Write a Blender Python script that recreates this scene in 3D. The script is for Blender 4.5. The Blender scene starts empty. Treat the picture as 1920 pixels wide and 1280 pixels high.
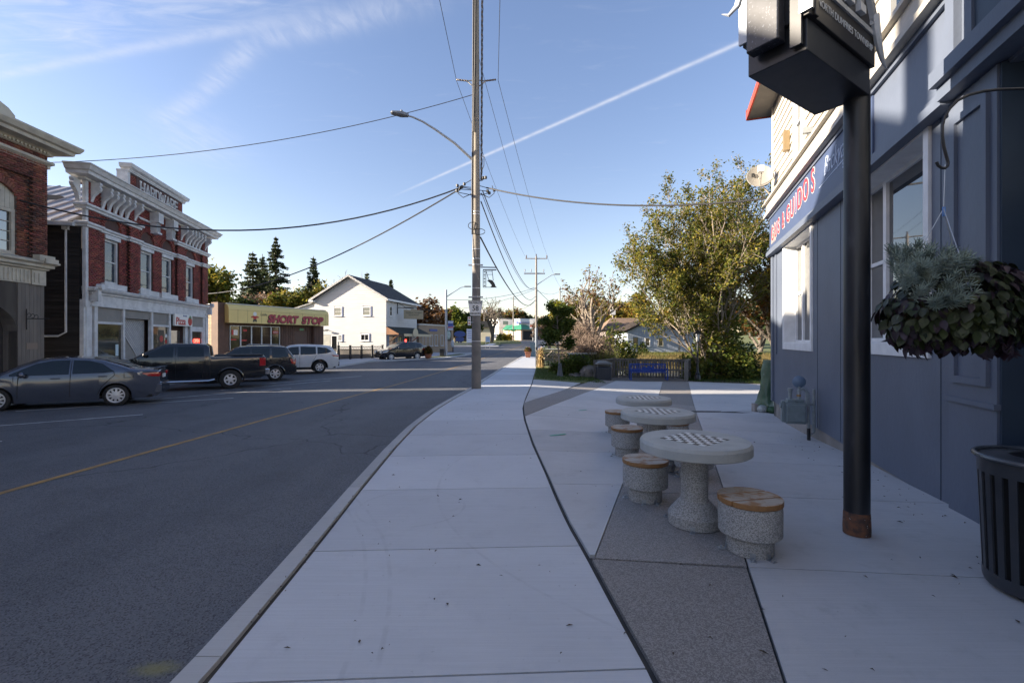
import bpy, bmesh, math, random
import numpy as np
from mathutils import Vector, Matrix, Euler

# ------------------------------------------------------------------ camera, sky, sun, exposure
SC = bpy.context.scene
COL = SC.collection
CAM_H = 1.72
cd = bpy.data.cameras.new('camera')
cam = bpy.data.objects.new('camera', cd)
COL.objects.link(cam)
cam.location = (0, 0, CAM_H)
cam.rotation_euler = (math.radians(90), 0, 0)
cd.sensor_width = 36
cd.lens = 16.5
cd.shift_y = -4 / 1920
cd.clip_start = 0.05
cd.clip_end = 3000
SC.camera = cam

SUN_EL, SUN_AZ = 17.0, 7.0        # elevation; how far behind due left of the view the sun stands
sdir = Vector((-math.cos(math.radians(SUN_AZ)) * math.cos(math.radians(SUN_EL)),
               -math.sin(math.radians(SUN_AZ)) * math.cos(math.radians(SUN_EL)),
               math.sin(math.radians(SUN_EL))))
SUN_STRENGTH, SKY_STRENGTH, EXPOSURE = 4.3, 0.072, 2.02
w = bpy.data.worlds.new('World')
SC.world = w
w.use_nodes = True
nt = w.node_tree
nt.nodes.clear()


class NX:
    """tiny helper that strings math nodes together"""
    def __init__(self, nt):
        self.nt = nt

    def put(self, sock, v):
        if isinstance(v, (int, float)):
            sock.default_value = v
        elif isinstance(v, (tuple, list)):
            sock.default_value = v
        else:
            self.nt.links.new(v, sock)

    def m(self, op, a, b=0.0, c=0.0, clamp=False):
        n = self.nt.nodes.new('ShaderNodeMath')
        n.operation = op
        n.use_clamp = clamp
        self.put(n.inputs[0], a)
        self.put(n.inputs[1], b)
        self.put(n.inputs[2], c)
        return n.outputs[0]

    def node(self, t, **k):
        n = self.nt.nodes.new(t)
        for a, b in k.items():
            setattr(n, a, b)
        return n

    def noise(self, vec, scale, detail=5, rough=.55, dist=0.0):
        n = self.node('ShaderNodeTexNoise')
        if vec is not None:
            self.nt.links.new(vec, n.inputs['Vector'])
        n.inputs['Scale'].default_value = scale
        n.inputs['Detail'].default_value = detail
        n.inputs['Roughness'].default_value = rough
        n.inputs['Distortion'].default_value = dist
        return n.outputs['Fac']

    def mix(self, f, a, b, blend='MIX'):
        n = self.node('ShaderNodeMix', data_type='RGBA', blend_type=blend)
        self.put(n.inputs[0], f)
        self.put(n.inputs[6], a)
        self.put(n.inputs[7], b)
        return n.outputs[2]

    def smooth(self, v, lo, hi, a=0.0, b=1.0):
        n = self.node('ShaderNodeMapRange', interpolation_type='SMOOTHSTEP')
        self.put(n.inputs[0], v)
        n.inputs[1].default_value = lo
        n.inputs[2].default_value = hi
        n.inputs[3].default_value = a
        n.inputs[4].default_value = b
        return n.outputs[0]


def build_sky():
    X = NX(nt)
    sky = X.node('ShaderNodeTexSky', sky_type='NISHITA')
    sky.sun_disc = False
    sky.sun_elevation = math.radians(SUN_EL)
    sky.sun_rotation = math.atan2(sdir.x, sdir.y)
    sky.altitude = 300
    sky.air_density = 1.0
    sky.dust_density = 0.6
    sky.ozone_density = 1.6
    tc = X.node('ShaderNodeTexCoord')
    sep = X.node('ShaderNodeSeparateXYZ')
    nt.links.new(tc.outputs['Generated'], sep.inputs[0])
    z = X.m('MAXIMUM', sep.outputs[2], 0.02)
    cx = X.m('DIVIDE', sep.outputs[0], z)      # position on a cloud layer of height 1
    cy = X.m('DIVIDE', sep.outputs[1], z)

    def seg(ax, ay, bx, by, wa, wb=None, fade=(0.02, 0.02)):
        """soft streak of cirrus from a to b on the layer; returns mask"""
        wb = wa if wb is None else wb
        L = math.hypot(bx - ax, by - ay)
        ux, uy = (bx - ax) / L, (by - ay) / L
        dx = X.m('SUBTRACT', cx, ax)
        dy = X.m('SUBTRACT', cy, ay)
        t = X.m('ADD', X.m('MULTIPLY', dx, ux), X.m('MULTIPLY', dy, uy))
        d = X.m('ABSOLUTE', X.m('SUBTRACT', X.m('MULTIPLY', dx, uy), X.m('MULTIPLY', dy, ux)))
        wd = X.m('ADD', wa, X.m('MULTIPLY', X.m('DIVIDE', t, L, clamp=True), wb - wa))
        q = X.m('DIVIDE', d, wd)
        g = X.m('POWER', 2.718, X.m('MULTIPLY', X.m('MULTIPLY', q, q), -1.0))
        e = X.m('MULTIPLY', X.smooth(t, -fade[0], fade[0]), X.smooth(t, L - fade[1], L + fade[1], 1, 0))
        return X.m('MULTIPLY', g, e), t, d
    comb = X.node('ShaderNodeCombineXYZ')
    nt.links.new(cx, comb.inputs[0])
    nt.links.new(cy, comb.inputs[1])
    P = comb.outputs[0]
    mp = X.node('ShaderNodeMapping')
    nt.links.new(P, mp.inputs[0])
    mp.inputs['Rotation'].default_value = (0, 0, math.radians(14))
    mp.inputs['Scale'].default_value = (2.2, 9.0, 1)
    wis = X.noise(mp.outputs[0], 1.6, 9, .62, .9)
    mp2 = X.node('ShaderNodeMapping')
    nt.links.new(P, mp2.inputs[0])
    mp2.inputs['Rotation'].default_value = (0, 0, math.radians(-38))
    mp2.inputs['Scale'].default_value = (9, 3.0, 1)
    rip = X.noise(mp2.outputs[0], 2.4, 7, .6, .6)
    fine = X.noise(P, 16, 5, .6)
    # contrail running up to the right
    con, t, d = seg(-.62, 3.06, 3.2, -1.0, .0135, .0135, (.45, .1))
    con = X.m('MULTIPLY', con, X.smooth(fine, .2, .7, .55, 1.0))
    con = X.m('MULTIPLY', con, .62)
    # old trail at the upper left with cirrus spreading from it
    ln, t, d = seg(-3.0, 2.05, -.72, 1.47, .018, .03, (.2, .28))
    ax, ay, bx, by = -3.0, 2.05, -.72, 1.47
    L = math.hypot(bx - ax, by - ay)
    ux, uy = (bx - ax) / L, (by - ay) / L
    sd = X.m('SUBTRACT', X.m('MULTIPLY', X.m('SUBTRACT', cx, ax), uy), X.m('MULTIPLY', X.m('SUBTRACT', cy, ay), ux))
    veil = X.m('MULTIPLY', X.smooth(sd, -.01, .10), X.smooth(sd, .2, .9, 1, 0.25))
    veil = X.m('MULTIPLY', veil, X.smooth(cx, -1.1, .3, 1, 0.12))
    veil = X.m('MULTIPLY', veil, X.smooth(wis, .33, .72))
    ln = X.m('MULTIPLY', X.m('MULTIPLY', ln, .34), X.smooth(fine, .25, .65, .5, 1.0))
    # the curved streak under it
    s1 = seg(-.30, 1.39, -.863, 1.583, .07, .045, (.3, .1))[0]
    s2 = seg(-.863, 1.583, -1.27, 1.92, .045, .04, (.12, .1))[0]
    s3 = seg(-1.25, 1.90, -1.66, 2.20, .04, .07, (.1, .2))[0]
    s4 = seg(-1.45, 2.08, -1.75, 2.62, .15, .22, (.2, .3))[0]
    st = X.m('MAXIMUM', X.m('MAXIMUM', s1, s2), X.m('MAXIMUM', s3, X.m('MULTIPLY', s4, .7)))
    st = X.m('MULTIPLY', st, X.smooth(rip, .30, .70, .13, .36))
    faint = X.m('MULTIPLY', X.smooth(wis, .55, .85), .10)
    mask = X.m('ADD', X.m('ADD', con, ln), X.m('ADD', X.m('MULTIPLY', veil, .32), X.m('ADD', st, faint)), clamp=True)
    low = X.smooth(sep.outputs[2], .0, .10)
    mask = X.m('MULTIPLY', mask, low)
    tint = X.mix(1.0, sky.outputs[0], X.mix(X.smooth(sep.outputs[2], .0, .62), (1.04, .87, .84, 1), (1.0, .91, .97, 1)), 'MULTIPLY')
    # high thin cloud and ground haze lift the blue
    colr = X.mix(mask, tint, CLOUD_COL)
    bg = X.node('ShaderNodeBackground')
    nt.links.new(colr, bg.inputs[0])
    bg.inputs[1].default_value = SKY_STRENGTH
    out = X.node('ShaderNodeOutputWorld')
    nt.links.new(bg.outputs[0], out.inputs[0])


CLOUD_COL = (3.1, 3.2, 3.6, 1)
build_sky()
sl = bpy.data.lights.new('sun', 'SUN')
sl.energy = SUN_STRENGTH
sl.angle = math.radians(0.53)
sl.color = (1.0, 0.87, 0.70)
so = bpy.data.objects.new('sun', sl)
COL.objects.link(so)
so.rotation_euler = sdir.to_track_quat('Z', 'Y').to_euler()
so.location = (-40, -10, 40)
vs = SC.view_settings
vs.view_transform = 'Standard'
vs.look = 'None'
vs.gamma = 1
vs.exposure = EXPOSURE
vs.use_curve_mapping = False
SC.cycles.max_bounces = 6
SC.cycles.diffuse_bounces = 3
SC.cycles.glossy_bounces = 3
SC.cycles.transmission_bounces = 3
SC.cycles.transparent_max_bounces = 6
SC.cycles.use_adaptive_sampling = True
SC.cycles.use_denoising = True

# ------------------------------------------------------------------ the lie of the land
F_, HY = 880.0, 636.0
KN = [(-200, 0), (3, 0), (10, -.1), (20, -.2), (30, -.2), (45, -.08), (150, 1.75), (600, 6)]
ROAD = -.13


def cl(t):
    return max(0.0, min(1.0, t))


def sm(a, b, t):
    t = cl((t - a) / (b - a))
    return t * t * (3 - 2 * t)


def gz(x, y):
    """height of the pavement level at a place"""
    for (a, za), (b, zb) in zip(KN, KN[1:]):
        if y <= b:
            break
    return za + (zb - za) * (y - a) / (b - a) - .4 * cl((x - .5) / 6) * cl((y - 4) / 8)


def G(px, py, dz=0.0):
    """the place on the ground (dz above pavement level) met by a sight line of the photograph"""
    lo, hi = .5, 500.0
    for i in range(48):
        d = (lo + hi) / 2
        x = (px - 960) / F_ * d
        if HY + F_ * (CAM_H - gz(x, d) - dz) / d > py:
            lo = d
        else:
            hi = d
    return Vector((x, d, gz(x, d) + dz))


def P(px, py, d):
    return Vector(((px - 960) / F_ * d, d, CAM_H + (HY - py) * d / F_))


RNG = random.Random(7)
NR = np.random.default_rng(11)

# ------------------------------------------------------------------ mesh helpers


class MB:
    def __init__(self):
        self.v, self.f, self.m = [], [], []

    def add(self, vs, fs, mi=0, M=None):
        n = len(self.v)
        if M is not None:
            vs = [M @ Vector(v) for v in vs]
        self.v.extend([tuple(v) for v in vs])
        self.f.extend([tuple(i + n for i in f) for f in fs])
        self.m.extend([mi] * len(fs))
        return self

    def box(self, x0, x1, y0, y1, z0, z1, mi=0, M=None):
        if x1 < x0: x0, x1 = x1, x0
        if y1 < y0: y0, y1 = y1, y0
        if z1 < z0: z0, z1 = z1, z0
        vs = [(x0, y0, z0), (x1, y0, z0), (x1, y1, z0), (x0, y1, z0), (x0, y0, z1), (x1, y0, z1), (x1, y1, z1), (x0, y1, z1)]
        return self.add(vs, [(0, 3, 2, 1), (4, 5, 6, 7), (0, 1, 5, 4), (1, 2, 6, 5), (2, 3, 7, 6), (3, 0, 4, 7)], mi, M)

    def cbox(self, c, s, mi=0, rz=0.0, rot=None):
        M = Matrix.Translation(c) @ (rot.to_matrix().to_4x4() if rot is not None else Matrix.Rotation(rz, 4, 'Z'))
        return self.box(-s[0] / 2, s[0] / 2, -s[1] / 2, s[1] / 2, -s[2] / 2, s[2] / 2, mi, M)

    def prism(self, poly, z0, z1, mi=0, axis='z', M=None):
        """extrude a 2-D outline; axis y: outline is (x, z) between y = z0..z1; axis x: (y, z)"""
        a = sum(poly[i - 1][0] * poly[i][1] - poly[i][0] * poly[i - 1][1] for i in range(len(poly)))
        if a < 0:
            poly = poly[::-1]
        n = len(poly)
        if axis == 'z':
            vs = [(p[0], p[1], z0) for p in poly] + [(p[0], p[1], z1) for p in poly]
        elif axis == 'y':
            vs = [(p[0], z1, p[1]) for p in poly] + [(p[0], z0, p[1]) for p in poly]
        else:
            vs = [(z0, p[0], p[1]) for p in poly] + [(z1, p[0], p[1]) for p in poly]
        fs = [tuple(range(n))[::-1], tuple(range(n, 2 * n))] + [(i, (i + 1) % n, n + (i + 1) % n, n + i) for i in range(n)]
        return self.add(vs, fs, mi, M)

    def tube(self, pts, r, n=6, mi=0, cap=True):
        pts = [Vector(p) for p in pts]
        if not isinstance(r, (list, tuple)):
            r = [r] * len(pts)
        base = len(self.v)
        prev = None
        for i, p in enumerate(pts):
            t = (pts[min(i + 1, len(pts) - 1)] - pts[max(i - 1, 0)])
            if t.length < 1e-9:
                t = Vector((0, 0, 1))
            t.normalize()
            if prev is None:
                a = Vector((1, 0, 0)) if abs(t.x) < .8 else Vector((0, 1, 0))
                u = t.cross(a).normalized()
            else:
                u = (prev - t * prev.dot(t))
                u = u.normalized() if u.length > 1e-6 else t.orthogonal().normalized()
            prev = u
            q = t.cross(u)
            for k in range(n):
                an = 2 * math.pi * k / n
                self.v.append(tuple(p + (u * math.cos(an) + q * math.sin(an)) * r[i]))
        for i in range(len(pts) - 1):
            for k in range(n):
                a = base + i * n + k
                b = base + i * n + (k + 1) % n
                self.f.append((a, b, b + n, a + n))
                self.m.append(mi)
        if cap:
            self.f.append(tuple(base + k for k in range(n))[::-1])
            self.f.append(tuple(base + (len(pts) - 1) * n + k for k in range(n)))
            self.m += [mi, mi]
        return self

    def lathe(self, prof, n=24, c=(0, 0, 0), mi=0, M=None, cap=True):
        vs, fs = [], []
        for (r, z) in prof:
            for k in range(n):
                a = 2 * math.pi * k / n
                vs.append((c[0] + r * math.cos(a), c[1] + r * math.sin(a), c[2] + z))
        for i in range(len(prof) - 1):
            for k in range(n):
                a = i * n + k
                b = i * n + (k + 1) % n
                fs.append((a, b, b + n, a + n))
        if cap:
            fs.append(tuple(range(n))[::-1])
            fs.append(tuple((len(prof) - 1) * n + k for k in range(n)))
        return self.add(vs, fs, mi, M)

    def ball(self, c, r, mi=0, n=8):
        prof = [(max(.001, math.sin(math.pi * i / n)), -math.cos(math.pi * i / n)) for i in range(n + 1)]
        r = r if isinstance(r, (tuple, list)) else (r, r, r)
        return self.lathe(prof, n + 4, mi=mi, M=Matrix.Translation(c) @ Matrix.Diagonal((r[0], r[1], r[2], 1)))

    def build(self, name, mats, parent=None, smooth=False, bevel=0.0, kind=None, ang=35):
        me = bpy.data.meshes.new(name)
        me.from_pydata(self.v, [], self.f)
        if not isinstance(mats, (list, tuple)):
            mats = [mats]
        for m in mats:
            me.materials.append(m)
        if len(mats) > 1:
            me.polygons.foreach_set('material_index', self.m)
        if smooth:
            me.polygons.foreach_set('use_smooth', [True] * len(me.polygons))
            try:
                me.set_sharp_from_angle(angle=math.radians(ang))
            except Exception:
                pass
        me.update()
        return link(name, me, parent, bevel, kind)


def link(name, data, parent=None, bevel=0.0, kind=None):
    o = bpy.data.objects.new(name, data)
    COL.objects.link(o)
    if parent is not None:
        o.parent = parent
    if bevel:
        b = o.modifiers.new('bevel', 'BEVEL')
        b.width = bevel
        b.segments = 2
        b.limit_method = 'ANGLE'
        b.angle_limit = math.radians(40)
    if kind:
        o['kind'] = kind
    return o


def mesh_np(name, V, Fq, mat, parent=None, kind=None):
    """fast mesh out of numpy arrays: V (n,3), Fq (m,k)"""
    me = bpy.data.meshes.new(name)
    V = np.asarray(V, dtype=np.float32)
    Fq = np.asarray(Fq, dtype=np.int32)
    m, k = Fq.shape
    me.vertices.add(len(V))
    me.vertices.foreach_set('co', V.ravel())
    me.loops.add(m * k)
    me.loops.foreach_set('vertex_index', Fq.ravel())
    me.polygons.add(m)
    me.polygons.foreach_set('loop_start', np.arange(0, m * k, k, dtype=np.int32))
    me.update(calc_edges=True)
    me.validate()
    me.materials.append(mat)
    return link(name, me, parent, 0, kind)


def thing(name, label, cat, loc=(0, 0, 0), rz=0.0, group=None):
    o = bpy.data.objects.new(name, None)
    COL.objects.link(o)
    o.empty_display_size = .2
    o.location = loc
    o.rotation_euler = (0, 0, rz)
    return tag(o, label, cat, group)


def tag(o, label, cat, group=None, kind=None):
    o['label'] = label
    o['category'] = cat
    if group:
        o['group'] = group
    if kind:
        o['kind'] = kind
    return o


def struct(o):
    o['kind'] = 'structure'
    return o


def dup(root, loc, rz=None, label=None):
    """copy of a thing with copies of its parts and sub-parts"""
    r = root.copy()
    COL.objects.link(r)
    r.location = loc
    if rz is not None:
        r.rotation_euler = (0, 0, rz)
    if label:
        r['label'] = label
    for ch in list(root.children):
        c = ch.copy()
        COL.objects.link(c)
        c.parent = r
        for g in list(ch.children):
            d = g.copy()
            COL.objects.link(d)
            d.parent = c
    return r


def text(name, s, size, m, parent=None, loc=(0, 0, 0), rot=(math.pi / 2, 0, 0), ext=.004, align='CENTER', shear=0.0, bold=0.0, sx=1.0, space=1.0, w=0):
    cu = bpy.data.curves.new(name, 'FONT')
    cu.body = s
    cu.size = size
    cu.extrude = ext
    cu.align_x = align
    cu.align_y = 'CENTER'
    cu.shear = shear
    cu.offset = bold
    cu.space_character = space
    cu.resolution_u = 4
    cu.materials.append(m)
    tmp = bpy.data.objects.new(name, cu)
    COL.objects.link(tmp)
    me = bpy.data.meshes.new_from_object(tmp)
    bpy.data.objects.remove(tmp)
    o = link(name, me, parent)
    o.location = loc
    o.rotation_euler = rot
    if w:
        xs_ = [v.co.x for v in me.vertices]
        sx = w / (max(xs_) - min(xs_))
    o.scale = (sx, 1, 1)
    return o


# ------------------------------------------------------------------ materials
MATS = {}


def mat(name, c, c2=None, sc=3.0, rough=.6, metal=0.0, bump=0.0, bsc=60.0, isl=0.0, obj=0.0, det=6, spec=.5, emit=0.0, lo=.35, hi=.65,
        stretch=None, coat=0.0, c3=None, sc3=40.0, f3=(.55, .7), trans=0.0, ior=0.0):
    """a surface: two tones broken up by noise, an optional third speckle tone, variation by piece (isl) or by object (obj), fine relief"""
    if name in MATS:
        return MATS[name]
    m = bpy.data.materials.new(name)
    m.use_nodes = True
    n = m.node_tree
    n.nodes.clear()
    X = NX(n)
    tc = X.node('ShaderNodeTexCoord')
    vec = tc.outputs['Object']
    if stretch:
        mp = X.node('ShaderNodeMapping')
        n.links.new(vec, mp.inputs[0])
        mp.inputs['Scale'].default_value = stretch
        vec = mp.outputs[0]
    c = tuple(c) + (1,)
    col = None
    if obj:
        oi = X.node('ShaderNodeObjectInfo')
        ad = X.node('ShaderNodeVectorMath', operation='ADD')
        n.links.new(vec, ad.inputs[0])
        cm = X.node('ShaderNodeCombineXYZ')
        n.links.new(X.m('MULTIPLY', oi.outputs['Random'], 37.0), cm.inputs[0])
        n.links.new(X.m('MULTIPLY', oi.outputs['Random'], 91.0), cm.inputs[1])
        n.links.new(cm.outputs[0], ad.inputs[1])
        vec = ad.outputs[0]
    if c2 is not None:
        col = X.mix(X.smooth(X.noise(vec, sc, det), lo, hi), c, tuple(c2) + (1,))
    if c3 is not None:
        col = X.mix(X.smooth(X.noise(vec, sc3, 3), f3[0], f3[1]), col if col is not None else c, tuple(c3) + (1,))
    if isl:
        ge = X.node('ShaderNodeNewGeometry')
        v = X.m('ADD', 1 - isl, X.m('MULTIPLY', ge.outputs['Random Per Island'], 2 * isl))
        hs = X.node('ShaderNodeHueSaturation')
        X.put(hs.inputs['Color'], col if col is not None else c)
        X.put(hs.inputs['Value'], v)
        X.put(hs.inputs['Hue'], X.m('ADD', .5 - isl * .03, X.m('MULTIPLY', X.m('FRACT', X.m('MULTIPLY', ge.outputs['Random Per Island'], 7.31)), isl * .06)))
        col = hs.outputs[0]
    if obj:
        v = X.m('ADD', 1 - obj, X.m('MULTIPLY', oi.outputs['Random'], 2 * obj))
        hs = X.node('ShaderNodeHueSaturation')
        X.put(hs.inputs['Color'], col if col is not None else c)
        X.put(hs.inputs['Value'], v)
        col = hs.outputs[0]
    b = X.node('ShaderNodeBsdfPrincipled')
    X.put(b.inputs['Base Color'], col if col is not None else c)
    b.inputs['Roughness'].default_value = rough
    b.inputs['Metallic'].default_value = metal
    b.inputs['Specular IOR Level'].default_value = spec
    if coat:
        b.inputs['Coat Weight'].default_value = coat
        b.inputs['Coat Roughness'].default_value = .04
    if emit:
        X.put(b.inputs['Emission Color'], c)
        b.inputs['Emission Strength'].default_value = emit
    if bump:
        bp = X.node('ShaderNodeBump')
        bp.inputs['Strength'].default_value = min(1, bump)
        bp.inputs['Distance'].default_value = .02 * max(1, bump)
        n.links.new(X.noise(vec, bsc, 4), bp.inputs['Height'])
        n.links.new(bp.outputs[0], b.inputs['Normal'])
    sh = b.outputs[0]
    if ior:
        b.inputs['IOR'].default_value = ior
    if trans:
        tr = X.node('ShaderNodeBsdfTranslucent')
        X.put(tr.inputs[0], col if col is not None else c)
        ms = X.node('ShaderNodeMixShader')
        ms.inputs[0].default_value = trans
        n.links.new(sh, ms.inputs[1])
        n.links.new(tr.outputs[0], ms.inputs[2])
        sh = ms.outputs[0]
    o = X.node('ShaderNodeOutputMaterial')
    n.links.new(sh, o.inputs[0])
    MATS[name] = m
    return m


def paving(name, c, c2, crack=0.0, speck=None, broom=True, rough=.85, amt=.5, scuffs=()):
    """cast concrete: mottling at three sizes, broom lines, dark spots and scuffs"""
    m = bpy.data.materials.new(name)
    m.use_nodes = True
    n = m.node_tree
    n.nodes.clear()
    X = NX(n)
    ge = X.node('ShaderNodeNewGeometry')
    pos = ge.outputs['Position']
    col = X.mix(X.smooth(X.noise(pos, .55, 6, .6), .3, .7), c + (1,), c2 + (1,))
    col = X.mix(X.m('MULTIPLY', X.smooth(X.noise(pos, 3.2, 9, .72), .50, .80), amt * .8), col, tuple(.70 * q for q in c2) + (1,))
    mpb = X.node('ShaderNodeMapping')
    n.links.new(pos, mpb.inputs[0])
    mpb.inputs['Scale'].default_value = (1.2, 70, 1)
    col = X.mix(X.smooth(X.noise(mpb.outputs[0], 1.0, 6, .7), .35, .70, 0, .30 if broom else .05), col, tuple(.72 * q for q in c2) + (1,))
    sp = X.smooth(X.noise(pos, 26, 2, .5), .70, .78)
    col = X.mix(X.m('MULTIPLY', sp, .35), col, tuple(.5 * q for q in c2) + (1,))
    sepp = X.node('ShaderNodeSeparateXYZ')
    n.links.new(pos, sepp.inputs[0])
    gap = X.smooth(X.noise(pos, 5, 6, .7), .38, .62)
    for (ax_, ay_, ar_, aw_) in scuffs:
        rx, ry = X.m('SUBTRACT', sepp.outputs[0], ax_), X.m('SUBTRACT', sepp.outputs[1], ay_)
        dd = X.m('ABSOLUTE', X.m('SUBTRACT', X.m('SQRT', X.m('ADD', X.m('MULTIPLY', rx, rx), X.m('MULTIPLY', ry, ry))), ar_))
        col = X.mix(X.m('MULTIPLY', X.smooth(dd, aw_ * .35, aw_, .20, 0), gap), col, tuple(.5 * q for q in c2) + (1,))
    fn = X.noise(pos, 240, 3, .6)
    col = X.mix(X.smooth(fn, .3, .7, 0, .22), col, tuple(.7 * q for q in c) + (1,))
    if speck:
        vo = X.node('ShaderNodeTexVoronoi')
        n.links.new(pos, vo.inputs['Vector'])
        vo.inputs['Scale'].default_value = 150
        sepc = X.node('ShaderNodeSeparateColor')
        n.links.new(vo.outputs['Color'], sepc.inputs[0])
        r = sepc.outputs[0]
        col = X.mix(X.smooth(r, .62, .7, 0, .75), col, tuple(speck[0]) + (1,))
        col = X.mix(X.smooth(r, .32, .25, 0, .75), col, tuple(speck[1]) + (1,))
    oi = X.node('ShaderNodeObjectInfo')
    hs = X.node('ShaderNodeHueSaturation')
    n.links.new(col, hs.inputs['Color'])
    n.links.new(X.m('ADD', .91, X.m('MULTIPLY', oi.outputs['Random'], .16)), hs.inputs['Value'])
    b = X.node('ShaderNodeBsdfPrincipled')
    n.links.new(hs.outputs[0], b.inputs['Base Color'])
    b.inputs['Roughness'].default_value = rough
    b.inputs['Specular IOR Level'].default_value = .25
    bp = X.node('ShaderNodeBump')
    bp.inputs['Strength'].default_value = .35
    bp.inputs['Distance'].default_value = .006
    h = fn
    if broom:
        mp = X.node('ShaderNodeMapping')
        n.links.new(pos, mp.inputs[0])
        mp.inputs['Scale'].default_value = (3, 220, 3)
        h = X.m('ADD', X.m('MULTIPLY', fn, .6), X.noise(mp.outputs[0], 1.0, 3, .6))
    n.links.new(h, bp.inputs['Height'])
    n.links.new(bp.outputs[0], b.inputs['Normal'])
    o = X.node('ShaderNodeOutputMaterial')
    n.links.new(b.outputs[0], o.inputs[0])
    MATS[name] = m
    return m


def asphalt():
    m = bpy.data.materials.new('asphalt')
    m.use_nodes = True
    n = m.node_tree
    n.nodes.clear()
    X = NX(n)
    ge = X.node('ShaderNodeNewGeometry')
    pos = ge.outputs['Position']
    mp = X.node('ShaderNodeMapping')
    n.links.new(pos, mp.inputs[0])
    mp.inputs['Scale'].default_value = (1.0, .12, 1)
    lane = X.noise(mp.outputs[0], .8, 4, .5)
    col = X.mix(X.smooth(lane, .35, .65), (.098, .101, .112, 1), (.128, .130, .140, 1))
    col = X.mix(X.smooth(X.noise(pos, 1.3, 8, .65), .45, .7, 0, .6), col, (.082, .083, .088, 1))
    vo = X.node('ShaderNodeTexVoronoi')
    n.links.new(pos, vo.inputs['Vector'])
    vo.inputs['Scale'].default_value = 120
    sc = X.node('ShaderNodeSeparateColor')
    n.links.new(vo.outputs['Color'], sc.inputs[0])
    col = X.mix(X.smooth(sc.outputs[0], .78, .9, 0, .55), col, (.19, .185, .18, 1))
    col = X.mix(X.smooth(sc.outputs[1], .7, .85, 0, .7), col, (.025, .025, .027, 1))
    sx = X.node('ShaderNodeSeparateXYZ')
    n.links.new(pos, sx.inputs[0])
    rx, ry = X.m('SUBTRACT', sx.outputs[0], -2.0), X.m('SUBTRACT', sx.outputs[1], 2.64)
    rr = X.m('SQRT', X.m('ADD', X.m('MULTIPLY', rx, rx), X.m('MULTIPLY', X.m('MULTIPLY', ry, ry), 4.0)))
    rr = X.m('ADD', rr, X.m('MULTIPLY', X.noise(pos, 22, 5, .7), .16))
    col = X.mix(X.smooth(rr, .10, .26, .55, 0), col, (.26, .235, .07, 1))
    # thin wandering cracks
    cr = X.node('ShaderNodeTexVoronoi', feature='DISTANCE_TO_EDGE')
    wv = X.node('ShaderNodeVectorMath', operation='ADD')
    n.links.new(pos, wv.inputs[0])
    nc = X.node('ShaderNodeTexNoise')
    n.links.new(pos, nc.inputs['Vector'])
    nc.inputs['Scale'].default_value = 1.1
    n.links.new(nc.outputs['Color'], wv.inputs[1])
    n.links.new(wv.outputs[0], cr.inputs['Vector'])
    cr.inputs['Scale'].default_value = .16
    col = X.mix(X.smooth(cr.outputs[0], .0015, .004, .6, 0), col, (.02, .02, .022, 1))
    b = X.node('ShaderNodeBsdfPrincipled')
    n.links.new(col, b.inputs['Base Color'])
    b.inputs['Roughness'].default_value = .78
    b.inputs['Specular IOR Level'].default_value = .4
    bp = X.node('ShaderNodeBump')
    bp.inputs['Strength'].default_value = .5
    bp.inputs['Distance'].default_value = .006
    n.links.new(X.noise(pos, 130, 3, .6), bp.inputs['Height'])
    n.links.new(bp.outputs[0], b.inputs['Normal'])
    o = X.node('ShaderNodeOutputMaterial')
    n.links.new(b.outputs[0], o.inputs[0])
    MATS['asphalt'] = m
    return m


def stone_mat(name, base, light, dark, sc=150):
    """exposed aggregate or granite: pebbles of three tones"""
    m = bpy.data.materials.new(name)
    m.use_nodes = True
    n = m.node_tree
    n.nodes.clear()
    X = NX(n)
    tc = X.node('ShaderNodeTexCoord')
    vec = tc.outputs['Object']
    vo = X.node('ShaderNodeTexVoronoi')
    n.links.new(vec, vo.inputs['Vector'])
    vo.inputs['Scale'].default_value = sc
    s = X.node('ShaderNodeSeparateColor')
    n.links.new(vo.outputs['Color'], s.inputs[0])
    col = X.mix(X.smooth(s.outputs[0], .55, .62), base + (1,), light + (1,))
    col = X.mix(X.smooth(s.outputs[0], .28, .22), col, dark + (1,))
    col = X.mix(X.smooth(vo.outputs['Distance'], .35, .75, 0, .5), col, tuple(.6 * q for q in base) + (1,))
    col = X.mix(X.smooth(X.noise(vec, 3, 5), .4, .75, 0, .35), col, tuple(.6 * q for q in base) + (1,))
    b = X.node('ShaderNodeBsdfPrincipled')
    n.links.new(col, b.inputs['Base Color'])
    b.inputs['Roughness'].default_value = .85
    bp = X.node('ShaderNodeBump')
    bp.inputs['Strength'].default_value = .5
    bp.inputs['Distance'].default_value = .002
    n.links.new(X.m('SUBTRACT', 1.0, vo.outputs['Distance']), bp.inputs['Height'])
    n.links.new(bp.outputs[0], b.inputs['Normal'])
    o = X.node('ShaderNodeOutputMaterial')
    n.links.new(b.outputs[0], o.inputs[0])
    MATS[name] = m
    return m


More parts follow.
